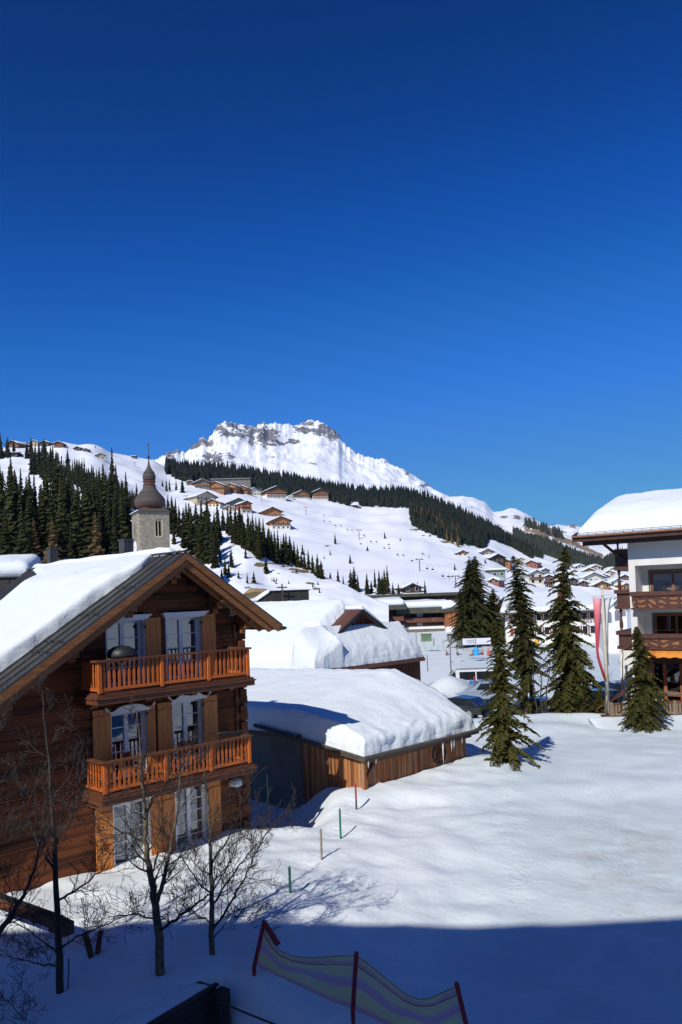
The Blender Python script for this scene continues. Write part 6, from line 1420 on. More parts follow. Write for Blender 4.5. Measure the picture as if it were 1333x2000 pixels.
bare_tree('bare young tree, leftmost of three in the front snow, before the log wall', 15.5, (119, 1936),
    [([(119, 1936, 0), (115, 1840, 0), (112, 1740, .05), (107, 1640, .1), (102, 1560, .1), (96, 1480, .2), (88, 1400, .2), (84, 1350, .3)], .085, .008)],
    [(112, 1760, 0, [(140, 1745, -.1), (175, 1722, -.2), (200, 1700, -.3), (222, 1660, -.3)], .028), (117, 1862, 0, [(92, 1845, .2), (60, 1820, .5), (25, 1800, .7)], .022), (118, 1885, 0, [(85, 1885, -.3), (50, 1875, -.5), (5, 1868, -.7)], .02),
     (118, 1855, 0, [(150, 1830, -.2), (190, 1815, -.3), (240, 1790, -.5), (290, 1775, -.6)], .022), (110, 1700, 0, [(75, 1650, .4), (50, 1580, .7), (30, 1500, .9)], .026), (108, 1650, 0, [(140, 1600, -.4), (150, 1520, -.6), (165, 1440, -.7)], .024)], 3, bark=TWIG, L0=1.15)
bare_tree('bare forked tree with mottled bark, middle one of three in the front snow', 16.1, (313, 1902),
    [([(313, 1902, 0), (312, 1830, 0), (302, 1750, 0), (292, 1690, 0), (284, 1640, 0), (286, 1590, 0), (280, 1530, .1), (275, 1460, .1), (268, 1390, .2)], .105, .008),
     ([(305, 1765, 0), (318, 1730, -.1), (328, 1680, -.2), (340, 1630, -.3), (348, 1580, -.3), (352, 1520, -.4), (372, 1465, -.4)], .055, .007)],
    [(312, 1818, 0, [(345, 1795, -.2), (380, 1768, -.3), (415, 1745, -.4), (440, 1700, -.5), (460, 1660, -.5)], .034), (308, 1795, 0, [(270, 1785, .2), (225, 1790, .4), (190, 1800, .5)], .02), (286, 1645, 0, [(240, 1625, .2), (200, 1600, .3), (165, 1570, .4)], .022),
     (283, 1600, 0, [(300, 1560, .2), (330, 1530, .3), (365, 1500, .5), (410, 1480, .6)], .024)], 17, bark=PALEB, L0=1.25)
bare_tree('bare spreading tree, rightmost of three in the front snow, near the green pole', 16.9, (416, 1863),
    [([(416, 1863, 0), (414, 1800, 0), (415, 1740, 0), (413, 1680, 0), (412, 1630, 0), (408, 1570, .1), (402, 1520, .1), (398, 1480, .2)], .07, .007)],
    [(414, 1820, 0, [(440, 1780, -.2), (465, 1740, -.3), (490, 1690, -.4), (515, 1640, -.5), (535, 1605, -.6)], .03), (415, 1770, 0, [(440, 1730, .3), (470, 1690, .5), (500, 1650, .7), (530, 1620, .8)], .026), (413, 1745, 0, [(385, 1720, -.2), (360, 1680, -.3), (345, 1640, -.4)], .022),
     (412, 1690, 0, [(445, 1640, -.3), (470, 1590, -.5), (490, 1545, -.6)], .022), (415, 1800, 0, [(390, 1790, .3), (360, 1760, .5), (330, 1740, .6)], .018), (414, 1840, 0, [(450, 1790, .5), (485, 1790, .7), (520, 1800, .8)], .014)], 29, bark=PALEB, L0=1.2)
bare_tree('bare tree standing outside the left edge, its limbs reaching into the picture', 15.0, (-45, 1960),
    [([(-45, 1960, 0), (-30, 1880, 0), (0, 1820, 0), (30, 1775, 0), (52, 1740, 0), (70, 1690, 0), (82, 1640, .1), (90, 1560, .2)], .075, .008), ([(-40, 1940, 0), (-50, 1800, .3), (-45, 1650, .4), (-30, 1520, .5), (-5, 1440, .6), (15, 1380, .6)], .06, .007)],
    [(-40, 1930, 0, [(-10, 1925, -.3), (10, 1950, -.5), (30, 1970, -.6), (50, 1990, -.6)], .018), (-45, 1700, .3, [(-10, 1660, .3), (20, 1640, .3), (55, 1625, .3)], .02)], 41, L0=1.2)
# leafless saplings at the edge of the field
for k, (px, py, Y, tx, ty, lb) in enumerate(((1052, 1388, 46.5, 1030, 1255, 'bare leaning sapling with two stems left of the tallest spruce'), (1062, 1390, 46.6, 1052, 1290, 'thin bare sapling beside the leaning one'), (1068, 1388, 46.8, 1075, 1270, 'bare whippy sapling nearest the tallest spruce'), (1186, 1402, 44.5, 1180, 1322, 'crooked pinkish birch sapling left of the flagpole foot'), (1222, 1385, 47.5, 1210, 1225, 'bare slender tree before the white gabled building'))):
    bare_tree(lb, Y, (px, py), [([(px, py, 0), (px-2+(tx-px)*.3, py+(ty-py)*.33, 0), (px+(tx-px)*.6+3, py+(ty-py)*.66, 0), (tx, ty, 0)], .06, .008)], [], 60+k, 2, L0=1.6, bark=PALEB if k == 3 else TWIG, vis=.6, name='bare_sapling')
# ================================================================== poles, net, beam, stumps, wall
GREENP = plain('green_pole_paint', (.02, .20, .12), (.012, .13, .085), 6, .5); REDP = plain('red_paint', (.50, .035, .03), (.32, .02, .02), 6, .5); REDN = plain('red_pad', (.34, .02, .03), (.22, .012, .02), 6, .7); TANP = plain('weathered_pole', (.35, .27, .2), (.22, .16, .12), 9, .8)
for px, py, t_, Y, mt, lb, ex in ((568, 1748, 1693, 20.1, GREENP, 'green snow pole nearest the bare trees', None), (629, 1669, 1620, 22.9, TANP, 'thin pale brown wooden pole between two green ones', None), (666, 1624, 1580, 25.2, GREENP, 'green snow pole between the brown pole and the red one', None), (697, 1578, 1530, 28.0, REDP, 'red snow pole with black foot before the shed corner', 1), (523, 1556, 1512, 28.6, GREENP, 'green pole in the shade between chalet and shed', None)):
    b = at(px, py, Y); h_ = at(px, t_, Y).z-b.z; t = thing('snow_pole', lb, 'pole', b)
    m_ = MB(); m_.tube([(0, 0, -.4 if not ex else h_*.32), (0, 0, h_*.5 if not ex else h_*.6), (0, 0, h_-.01), (0, 0, h_)], [.034, .034, .034, .026], 10); m_.build('shaft', mt, t, smooth=False)
    m_ = MB(); m_.tube([(0, 0, h_+.0005), (0, 0, h_+.02)], [.024, .015], 10); m_.build('cap', mt, t)
    if ex: MB().tube([(0, 0, -.4), (0, 0, h_*.319)], [.032, .032], 10).build('black_foot', METALD, t)
# safety net: three padded posts and a striped sagging mesh
net = thing('safety_net', 'yellow and pink striped safety net sagging between dark red posts in the shade', 'net', (0, 0, 0))
NP = [((497, 1890), (517, 1800), 16.1), ((690, 1972), (697, 1862), 14.4), ((914, 2012), (893, 1922), 13.5)]
ptops = []
for (b, tpt, Y) in NP:
    p = at(*b, Y); q = at(*tpt, Y); m_ = MB(); m_.tube([p-Vector((0, 0, .35)), p, q, q+(q-p).normalized()*.03], [.035, .042, .042, .03], 10); m_.build('post', REDN, net, smooth=True); ptops.append((p, q))
p, q = ptops[0]; e = at(545, 1845, 15.9); m_ = MB(); m_.beam(q-Vector((0, 0, .03)), e, .10, .05); m_.build('torn_pad', REDN, net)
TOPL = [(517, 1806, 16.1), (532, 1838, 15.95), (548, 1858, 15.8), (575, 1868, 15.6), (610, 1871, 15.25), (650, 1868, 14.85), (697, 1866, 14.4), (722, 1884, 14.25), (755, 1912, 14.1), (790, 1940, 13.95), (815, 1951, 13.85), (838, 1951, 13.8), (862, 1940, 13.7), (893, 1926, 13.5)]
BOTL = [(499, 1886, 16.1), (522, 1896, 15.95), (545, 1907, 15.8), (575, 1921, 15.6), (610, 1937, 15.25), (650, 1956, 14.85), (690, 1970, 14.4), (716, 1982, 14.25), (750, 1998, 14.1), (785, 2016, 13.95), (815, 2026, 13.85), (840, 2030, 13.8), (870, 2030, 13.7), (914, 2012, 13.5)]
def crv(L, t):
    i = min(len(L)-2, int(t)); f = t-i; a, b = L[i], L[i+1]; return at(a[0]+(b[0]-a[0])*f, a[1]+(b[1]-a[1])*f, a[2]+(b[2]-a[2])*f)
NETM = N('striped_net'); uvn = NETM.n('Attribute', attribute_name='across'); lng = NETM.n('Attribute', attribute_name='along')
sw = NETM.math('ADD', uvn.outputs['Fac'], NETM.math('MULTIPLY', NETM.noise(NETM.coord(), 1.5, 2), .12))
NETM.l(NETM.ramp(sw, [(0, (.7, .06, .16)), (.12, (.75, .08, .16)), (.2, (.85, .68, .03)), (.42, (.85, .7, .04)), (.5, (.75, .14, .28)), (.62, (.7, .25, .3)), (.7, (.85, .7, .05)), (.88, (.8, .65, .03)), (.93, (.8, .06, .16)), (1.0, (.85, .65, .02))]), NETM.p.inputs['Base Color'])
NETM.p.inputs['Roughness'].default_value = .8
tr = NETM.n('BsdfTransparent'); mx = NETM.n('MixShader')
c1 = NETM.math('FRACT', NETM.math('MULTIPLY', uvn.outputs['Fac'], 46)); c2 = NETM.math('FRACT', NETM.math('MULTIPLY', lng.outputs['Fac'], 260))
hole = NETM.math('MULTIPLY', NETM.math('GREATER_THAN', c1, .36), NETM.math('GREATER_THAN', c2, .26))
NETM.l(hole, mx.inputs[0]); NETM.l(NETM.p.outputs[0], mx.inputs[1]); NETM.l(tr.outputs[0], mx.inputs[2]); NETM.l(mx.outputs[0], NETM.out.inputs[0])
V = []; A = []; B_ = []; nu, nv = 78, 16
for i in range(nu+1):
    tp = crv(TOPL, (len(TOPL)-1)*i/nu-1e-6 if i == nu else (len(TOPL)-1)*i/nu); bt = crv(BOTL, (len(BOTL)-1)*i/nu-1e-6 if i == nu else (len(BOTL)-1)*i/nu)
    for j in range(nv+1):
        f = j/nv; p = bt.lerp(tp, f); p.y += .06*math.sin(f*PI)*math.sin(i*.35)+.03*nz(i*.4, j*.5); p.z += .012*nz(i*.7, j*.3, 4); V.append(p); A.append(f); B_.append(i/nu)
m_ = MB(); m_.add(V, [(i*(nv+1)+j, (i+1)*(nv+1)+j, (i+1)*(nv+1)+j+1, i*(nv+1)+j+1) for i in range(nu) for j in range(nv)])
no = m_.build('netting', NETM.m, net, smooth=True)
for nm, D in (('across', A), ('along', B_)): a_ = no.data.attributes.new(nm, 'FLOAT', 'POINT'); a_.data.foreach_set('value', D)
for L_ in (TOPL, [(a+(c-a)*.18, b+(d-b)*.18, e_) for (a, b, e_), (c, d, _) in zip(TOPL, BOTL)]):
    m_ = MB(); pts = [crv(L_, (len(L_)-1.001)*k/60) for k in range(61)]; m_.tube(pts, [.009]*61, 5, cap=False); m_.build('edge_rope', plain('yellow_rope', (.35, .28, .05), None, 9, .8) if L_ is TOPL else plain('pink_rope', (.4, .05, .12), None, 9, .8), net)
# fallen beam on the left and two leaning stumps
pA, pB = at(-60, 1738, 18.9), at(118, 1803, 17.6); bm = thing('timber_beam', 'long dark timber beam lying over the snow at the left edge', 'beam', (0, 0, 0)); MB().beam(pA, pB, .22, .24).build('beam', WOODD, bm); m_ = MB(); m_.beam(at(105, 1802, 17.7), at(136, 1815, 17.4), .26, .27); m_.build('end_block', WOODD, bm); m_ = MB(); m_.beam(pA+Vector((0, 0, .125)), pB+Vector((0, 0, .125)), .2, .02); m_.build('top_board', METALD, bm)
for k, (a, b, w_) in enumerate((((180, 1846), (167, 1822), .13), ((190, 1844), (197, 1818), .12))):
    p, q = at(*a, 17.0+.1*k), at(*b, 17.0+.1*k); MBx = MB(); MBx.beam(p-Vector((0, 0, .3)), q, w_, w_*.8); o = MBx.build('stump', WOODD, None, bevel=.02); tag(o, ('left' if k == 0 else 'right')+' of two short dark stumps leaning apart in the shaded snow', 'stump', None)
# hooked stick beside the leftmost tree
m_ = MB(); m_.tube([at(119, 1948, 15.6), at(126, 1946, 15.6), at(133, 1940, 15.6), at(135, 1900, 15.6), at(135, 1872, 15.6)], [.012]*5, 6); tag(m_.build('hooked_rod', IRON), 'thin hooked metal rod in the snow beside the leftmost bare tree', 'rod')
# retaining wall with stepped cap
wA, wB = at(262, 2006, 14.1), at(414, 1914, 15.7); rw = thing('retaining_wall', 'dark board clad retaining wall holding back the snow at the bottom edge', 'wall', (0, 0, 0))
d_ = (wB-wA); d_.z = 0; d_.normalize(); nrm = Vector((d_.y, -d_.x, 0)); far = wA-d_*5
DW2 = boards('retaining_boards', (.06, .05, .04), (.035, .03, .026), 2, .22, .8, .1, (1, 1, 4), 2)
wB2 = Vector((wB.x, wB.y, 0)); f2 = Vector((far.x, far.y, 0)); mm = MB(); V = [f2-nrm*.45, wB2-nrm*.45, wB2+nrm*.12, f2+nrm*.12]; zt = .04
mm.add([(p.x, p.y, -2.6) for p in V]+[(p.x, p.y, zt) for p in V], [(3,2,1,0), (4,5,6,7), (0,1,5,4), (1,2,6,5), (2,3,7,6), (3,0,4,7)]); mm.build('wall_face', DW2, rw)
mm = MB(); mm.beam(f2+nrm*.1+Vector((0, 0, zt+.02)), wB2+d_*.05+nrm*.1+Vector((0, 0, zt+.02)), .09, .05); mm.build('cap', METALD, rw)
mm = MB(); snow_slab(mm, [(f2-nrm*2.4)+Vector((0, 0, -.35)), (f2+nrm*.04)+Vector((0, 0, zt+.001)), (wB2+nrm*.04-d_*.05)+Vector((0, 0, zt+.001)), (wB2-nrm*2.4)+Vector((0, 0, -.35))], .09, 22, 40, .3, .05, 2, 1.2); mm.build('wall_snow', SNOW, rw, smooth=True)
wC = wB2+nrm*.25+d_*.0; mm = MB(); mm.beam(wB2+Vector((0, 0, zt-1.3))+nrm*.12, wB2+nrm*.34+Vector((0, 0, zt-1.3)), .3, 2.5); mm.build('end_pier', DW2, rw)
# thin stair rail in the sunken path
r_ = thing('stair_railing', 'thin dark metal stair railing at the bottom edge beside the net', 'railing', (0, 0, 0)); Yr = 13.9
for px, py in ((448, 1965), (532, 1999)): MB().tube([at(px, py+60, Yr), at(px, py, Yr)], [.016, .016], 6).build('post', IRON, r_)
m_ = MB(); m_.tube([at(447, 1964, Yr), at(490, 1982, Yr), at(560, 2010, Yr)], [.018]*3, 6); m_.build('handrail', IRON, r_)
# ================================================================== flags and flagpole
fb = foot_at(1190, 1404, 45); ft = at(1177, 1152, 45); fp = thing('flagpole', 'cream flagpole rising between the two hanging banners by the hotel', 'flagpole', (0, 0, 0))
CREAM = plain('cream_paint', (.62, .58, .45), (.45, .42, .33), 2, .6); m_ = MB(); m_.tube([fb-Vector((0, 0, .3)), fb.lerp(ft, .5), ft], [.12, .10, .07], 10); m_.build('shaft', CREAM, fp, smooth=True)
MB().lathe([(.02, 0), (.09, .05), (.11, .15), (.04, .26)], 10).build('finial', CREAM, fp, smooth=True).location = ft
MB().tube([ft+Vector((-.62, -.1, -.38)), ft+Vector((.55, -.1, -.25))], [.02, .02], 6).build('yardarm', CREAM, fp)
def banner(name, label, rows, Y, mt, seed):
    V = []; n_ = 10
    for (y, xa, xb) in rows:
        for i in range(n_+1):
            f = i/n_; p = at(xa+(xb-xa)*f, y, Y); p.y += .10*math.sin(f*7+y*.02+seed); V.append(p)
    m_ = MB(); m_.add(V, [(j*(n_+1)+i, j*(n_+1)+i+1, (j+1)*(n_+1)+i+1, (j+1)*(n_+1)+i) for j in range(len(rows)-1) for i in range(n_)])
    o = m_.build(name, mt, smooth=True); sm = o.modifiers.new('thick', 'SOLIDIFY'); sm.thickness = .01; return tag(o, label, 'flag')
FR = N('faded_red_flag'); v = FR.coord(kind='Generated'); sp = FR.n('SeparateXYZ'); FR.l(v, sp.inputs[0]); FR.l(FR.ramp(sp.outputs[2], [(0, (.42, .03, .05)), (.6, (.5, .06, .09)), (.9, (.62, .2, .24)), (1, (.66, .35, .38))]), FR.p.inputs['Base Color']); FR.p.inputs['Roughness'].default_value = .8
banner('red_banner', 'long faded red banner hanging left of the flagpole', [(1168, 1158, 1175), (1200, 1161, 1175), (1240, 1164, 1173), (1270, 1166, 1171), (1285, 1168, 1173), (1305, 1174, 1179), (1330, 1182, 1187)], 44.9, FR.m, 1)
banner('white_banner', 'long white grey banner hanging right of the flagpole', [(1168, 1180, 1196), (1195, 1181, 1191), (1230, 1182, 1190), (1270, 1184, 1190), (1300, 1186, 1190)], 45.15, plain('white_cloth', (.62, .62, .63), (.5, .5, .52), 2, .8), 2)
# ================================================================== cars
RUB = plain('tyre_rubber', (.03, .03, .03), None, 8, .9); RIM = plain('alloy_rim', (.5, .5, .52), None, 3, .35, metal=.8); LAMP = plain('headlamp_glass', (.6, .62, .65), None, 3, .15)
def carpaint(name, c, c2=None):
    n = N(name); n.p.inputs['Base Color'].default_value = (*c, 1); n.p.inputs['Roughness'].default_value = .25; n.p.inputs['Coat Weight'].default_value = .6; return n.m
def car(label, loc, rz, L, W, Hh, paint, shape='hatch', group=None, snow=False):
    t = thing({'van': 'van'}.get(shape, 'parked_car'), label, 'van' if shape == 'van' else 'car', loc, rz, group)
    if shape == 'van': pr = [(0, .35), (0, .95), (.06*L, 1.15*Hh/2), (.20*L, .93*Hh), (.26*L, Hh), (.97*L, Hh), (L, .9*Hh), (L, .35)]
    elif shape == 'suv': pr = [(0, .4), (0, .78), (.03*L, .92), (.24*L, .60*Hh), (.38*L, .93*Hh), (.46*L, Hh), (.86*L, .97*Hh), (.97*L, .66*Hh), (L, .6*Hh), (L, .4)]
    else: pr = [(0, .32), (0, .62), (.03*L, .72), (.25*L, .62*Hh), (.42*L, .94*Hh), (.52*L, Hh), (.80*L, .95*Hh), (.95*L, .68*Hh), (L, .6*Hh), (L, .32)]
    zw = .60*Hh
    rings = [(-W/2, 1.0, .0), (-W/2+.0, 1, 0)]
    n_ = len(pr); V = []
    for (yy, sc) in ((-W/2, 0), (-W/2*.92, 1), (W/2*.92, 1), (W/2, 0)):
        for (x, z) in pr:
            inset = (z-zw)/(Hh-zw) if z > zw else 0
            y2 = yy*(1-.16*max(0, inset)); x2 = L/2+(x-L/2)*(1 if sc else .985); z2 = z if sc else min(z, z-.03 if z > zw else z)
            V.append((x2-L/2, y2, z2))
    Fc = [(r*n_+i, r*n_+(i+1) % n_, (r+1)*n_+(i+1) % n_, (r+1)*n_+i) for r in range(3) for i in range(n_)]+[tuple(range(n_))[::-1], tuple(3*n_+i for i in range(n_))]
    b = MB().add(V, Fc); b.build('body', paint, t, bevel=.03)
    # side windows
    for sg in (-1, 1):
        yy = sg*(W/2*.90+.005)
        if shape == 'van': segs = [(.10*L, .21*L), (.27*L, .52*L), (.54*L, .93*L)]
        else: segs = [(.36*L, .58*L), (.60*L, .86*L)]
        for a, c in segs:
            z0_ = zw+.04; z1_ = Hh-.14; sa = .10*L if (a, c) == segs[0] else .0
            ya = sg*(W/2*(1-.16*.1)+.006); yb = sg*(W/2*(1-.16*.75)+.006); sb = .05*L if (a, c) == segs[-1] else 0
            MB().add([(a-L/2, ya, z0_), (c-L/2, ya, z0_), (c-sb-L/2, yb, z1_), (a+sa*.8-L/2, yb, z1_)], [(0, 1, 2, 3)]).build('side_window', GLASSD, t)
        for xw in (.19*L, .80*L):
            wh_ = MB(); wh_.lathe([(.20, -.1), (.32, -.09), (.33, 0), (.32, .09), (.20, .1)], 18); wo_ = wh_.build('wheel', RUB, t, smooth=False); wo_.rotation_euler = (PI/2, 0, 0); wo_.location = (xw-L/2, sg*(W/2-.06), .33)
            rm = MB(); rm.lathe([(.19, -.105), (.19, .105)], 14); r2 = rm.build('rim', RIM, wo_)
        MB().box((-L/2-.015, sg*W*.33-.17, .66), (-L/2+.16, sg*W*.33+.17, .80)).build('headlight', LAMP, t, bevel=.02)
    i0, i1 = (2, 3) if shape == 'van' else (3, 4)
    (xa, za), (xb, zb) = pr[i0], pr[i1]; wv_ = W/2*.82; o_ = .012
    MB().add([(xa+.05-L/2-o_, -wv_, za+.03+o_), (xa+.05-L/2-o_, wv_, za+.03+o_), (xb-L/2-o_, wv_*.93, zb-.02+o_), (xb-L/2-o_, -wv_*.93, zb-.02+o_)], [(0, 3, 2, 1)]).build('windscreen', GLASSD, t)
    if snow:
        s_ = MB(); snow_slab(s_, [(-L/2+.15, -W*.4, .86*.0+zw*1.02-.12), (-L/2+.22*L, -W*.42, zw+.0), (-L/2+.22*L, W*.42, zw+.0), (-L/2+.15, W*.4, zw*1.02-.12)], .1, 8, 8, .15, .02, 2); s_.build('bonnet_snow', SNOW, t, smooth=True)
    return t
NAVY = carpaint('navy_paint', (.012, .025, .09)); BLACKC = carpaint('black_paint', (.012, .014, .02)); SILV = carpaint('silver_paint', (.28, .33, .42)); WHC = carpaint('white_car_paint', (.75, .76, .77)); BLUEC = carpaint('blue_paint', (.015, .05, .22))
def gp(px, py, Y, dz=0): p = at(px, py, Y); return Vector((p.x, p.y, H(p.x, p.y)+dz))
car('dark navy car with a snow streaked bonnet right of the tallest spruce', gp(1150, 1390, 49.5, .25), R(12), 4.7, 1.85, 1.75, BLACKC, 'suv', snow=True)
car('black car behind the snow streaked one beside the flagpole', gp(1196, 1385, 52.5, .3), R(14), 4.6, 1.85, 1.7, NAVY, 'suv', snow=True)
car('dark blue low car behind the bare saplings', gp(1062, 1390, 50.5, .0), R(165), 4.3, 1.75, 1.4, BLUEC)
car('silver blue car parked by the snow heap behind the near spruce', gp(946, 1368, 54.5, -.1), R(-4), 4.2, 1.75, 1.5, SILV)
car('black car almost buried behind the shed snow beside the silver car', gp(893, 1368, 51.5, -.55), R(-35), 4.2, 1.7, 1.3, BLACKC)
car('white passenger van with dark windows behind the snow heap', gp(925, 1340, 64, .1), R(-2), 5.0, 1.9, 2.0, WHC, 'van')
car('black car glimpsed behind the near spruce and ragged spruce trunk', gp(1003, 1385, 50.0, -.3), R(20), 4.2, 1.7, 1.3, BLACKC)
bl = at(950, 1335, 57.5); m_ = MB(); m_.box((-1.2, -.02, -.25), (1.6, .02, .25)); o = m_.build('blue_banner', plain('blue_cloth', (.05, .2, .55), (.03, .14, .42), 2, .7)); o.location = bl; tag(o, 'low blue banner strip behind the silver car under the white van', 'banner')
# red marker by the van
def marker(px, py, t_, Y, mt, lb, r=.05):
    b = at(px, py, Y); q = at(px, t_, Y); m_ = MB(); m_.tube([(0, 0, -.5), (0, 0, (q.z-b.z)*.9), (0, 0, q.z-b.z)], [r, r, r*.5], 8); o = m_.build('marker_pole', mt); o.location = b; return tag(o, lb, 'pole')
marker(928, 1333, 1321, 60, REDP, 'short red marker pole before the white van', .07)
marker(814, 1251, 1228, 105, GALV, 'grey pole on the snow between the hall and the brown gable house'); marker(766, 1238, 1212, 100, GALV, 'grey pole left before the long hall windows'); marker(836, 1300, 1280, 70, TANP, 'short brown pole right of the brown gable house'); marker(848, 1254, 1246, 110, TANP, 'thin short pole on the sledging slope', .09)
gb = at(834, 1253, 112); m_ = MB(); m_.box((-.7, -.3, 0), (.7, .3, 1.0)); m_.box((-.8, -.4, 1.001), (.8, .4, 1.1)); o = m_.build('grit_box', plain('grit_green', (.15, .22, .12), None, 2, .7)); o.location = gb; tag(o, 'small green box on the snow below the long hall', 'box')
# street lamp
lb_ = at(882, 1312, 58); lt = at(879, 1238, 58); sl_ = thing('street_lamp', 'old style lantern on a thin grey post beside the snow heap', 'street lamp', lb_)
hh_ = lt.z-lb_.z; m_ = MB(); m_.tube([(0, 0, -1.2), (0, 0, hh_*.8)], [.05, .04], 8); m_.build('post', GALV, sl_)
m_ = MB(); m_.lathe([(.12, hh_*.80), (.20, hh_*.97)], 6); m_.build('glass', plain('lantern_glass', (.42, .44, .42), (.3, .3, .28), 3, .2), sl_); m_ = MB(); m_.lathe([(.24, hh_*.971), (.14, hh_*.995), (.02, hh_)], 6); m_.build('hood', METALD, sl_); m_ = MB(); m_.lathe([(.06, hh_*.78), (.14, hh_*.80)], 6); m_.build('collar', METALD, sl_)
for k in range(6): a = PI*k/3; m_ = MB(); m_.tube([(.125*math.cos(a), .125*math.sin(a), hh_*.80), (.205*math.cos(a), .205*math.sin(a), hh_*.97)], [.012, .012], 4); m_.build('glazing_rib', METALD, sl_)
# banner with four linked rings
bf = at(905, 1264, 96); w_ = at(960, 1264, 96).x-bf.x; h_ = at(905, 1252, 96).z-bf.z; bn = thing('advertising_banner', 'white advertising banner with four linked grey rings behind the sledgers', 'banner', bf)
h_ = at(905, 1251.5, 96).z-bf.z
MB().box((0, 0, .25), (w_, .03, .25+h_)).build('cloth', plain('banner_cloth', (.72, .72, .76), (.68, .68, .73), 2, .7), bn)
for k in range(4):
    m_ = MB(); c = Vector((.45+.27*k+w_*.05, -.012-.004*(k % 2), .25+h_*.52)); r_ = .19; P = [c+Vector((r_*math.cos(a), 0, r_*math.sin(a))) for a in [2*PI*q/20 for q in range(21)]]; m_.tube(P, [.022]*21, 5, cap=False); m_.build('ring', plain('ring_grey', (.25, .27, .38), None, 2, .5), bn)
for x_ in (0, w_*.5, w_): MB().tube([(x_, .06, -.5), (x_, .06, .3+h_)], [.03, .03], 6).build('post', GALV, bn)
# ================================================================== people and play figures on the sledging slope
SKIN = plain('skin', (.55, .33, .24), None, 5, .6)
def skinned(name, joints, edges, mt, parent, root=0, sub=1):
    me = bpy.data.meshes.new(name); me.from_pydata([j[:3] for j in joints], edges, []); o = bpy.data.objects.new(name, me); COL.objects.link(o); o.parent = parent
    o.modifiers.new('skin', 'SKIN'); 
    if not me.skin_vertices: 
        bpy.context.view_layer.objects.active = o
    for k, sv in enumerate(me.skin_vertices[0].data): sv.radius = (joints[k][3],)*2; sv.use_root = k == root
    s = o.modifiers.new('sub', 'SUBSURF'); s.levels = sub; s.render_levels = sub; me.materials.append(mt); return o
def person(label, px, py, Y, jacket, trousers, pose, rz, cap=None, sc=1.0):
    p = at(px, py, Y); t = thing('person', label, 'person', p, rz); t.scale = (sc,)*3
    if pose == 'sit':
        J = [(0, 0, .12, .15), (0, -.02, .35, .15), (0, -.03, .52, .13), (0, -.02, .62, .06), (0, -.02, .74, .11), (.17, -.03, .5, .055), (.28, -.12, .33, .045), (.25, -.3, .25, .04), (.24, -.37, .24, .03), (-.17, -.03, .5, .055), (-.28, -.12, .33, .045), (-.25, -.3, .25, .04), (-.24, -.37, .24, .03),
             (.1, -.1, .13, .085), (.13, -.42, .22, .065), (.14, -.75, .08, .05), (.14, -.85, .12, .045), (-.1, -.1, .13, .085), (-.13, -.42, .22, .065), (-.14, -.75, .08, .05), (-.14, -.85, .12, .045)]
    else:
        J = [(0, 0, .86, .13), (0, 0, 1.1, .13), (0, 0, 1.36, .13), (0, 0, 1.48, .055), (0, 0, 1.62, .11), (.19, 0, 1.34, .06), (.26, -.03, 1.08, .045), (.26, -.12, .86, .038), (.26, -.15, .79, .03), (-.19, 0, 1.34, .06), (-.26, -.03, 1.08, .045), (-.26, -.12, .86, .038), (-.26, -.15, .79, .03),
             (.1, 0, .8, .085), (.11, -.02, .46, .065), (.11, .02, .08, .05), (.11, -.12, .05, .045), (-.1, 0, .8, .085), (-.11, -.02, .46, .065), (-.11, .02, .08, .05), (-.11, -.12, .05, .045)]
    E = [(0, 1), (1, 2), (2, 3), (3, 4), (2, 5), (5, 6), (6, 7), (7, 8), (2, 9), (9, 10), (10, 11), (11, 12), (0, 13), (13, 14), (14, 15), (15, 16), (0, 17), (17, 18), (18, 19), (19, 20)]
    skinned('body', J, E, SKIN, t)
    g = lambda ids, add: [(*J[i][:3], J[i][3]+add) for i in ids]
    jk = g([1, 2, 5, 6, 7, 9, 10, 11, 0], .022); skinned('jacket', jk, [(0, 1), (1, 2), (2, 3), (3, 4), (1, 5), (5, 6), (6, 7), (0, 8)], jacket, t)
    tk = g([0, 13, 14, 15, 17, 18, 19], .018); skinned('trousers', tk, [(0, 1), (1, 2), (2, 3), (0, 4), (4, 5), (5, 6)], trousers, t)
    hx, hy, hz_ = J[4][:3]; m_ = MB(); m_.lathe([(.125, hz_+.0), (.135, hz_+.05), (.11, hz_+.11), (.03, hz_+.15)], 14, (hx, hy+.01)); m_.build('hat', cap or jacket, t, smooth=True)
    m_ = MB(); m_.lathe([(.012, hz_-.02), (.02, hz_-.03)], 6, (hx, hy-.115)); m_.build('nose', SKIN, t)
    return t
OLIVE = plain('olive_cloth', (.10, .11, .05), None, 5, .8); TANC = plain('tan_cloth', (.4, .28, .14), None, 5, .8); CORAL = plain('coral_cloth', (.75, .16, .13), None, 5, .7); PURP = plain('purple_cloth', (.22, .14, .3), None, 5, .8); DKC = plain('dark_cloth', (.04, .04, .05), None, 5, .8)
YP = 94
person('person in a tan jacket sitting low on the snow just left of the lantern post', 873, 1280, YP, TANC, PURP, 'sit', R(50), DKC, .7)
person('person in olive clothes and violet hat sitting on the snow right of the lantern post', 894, 1280, YP, OLIVE, OLIVE, 'sit', R(80), PURP, .7)
person('person in a coral suit sitting upright at the left edge of the near spruce', 955, 1280, YP, CORAL, CORAL, 'sit', R(30), CORAL, 1.0)
person('person in a coral jacket bending low just right of the blue figure', 944, 1279, YP, CORAL, DKC, 'sit', R(-60), CORAL, .75)
person('person in a coral top crouching at the left foot of the blue figure', 924, 1281, YP-.5, CORAL, DKC, 'sit', R(-80), DKC, .6)
BLU = plain('sky_blue_vinyl', (.04, .42, .80), (.03, .33, .7), 2, .5)
pb = at(931, 1280, YP); k = YP/F; fg = thing('play_figure', 'sky blue bell shaped play figure with a pole on top at the sledging slope', 'play figure', pb)
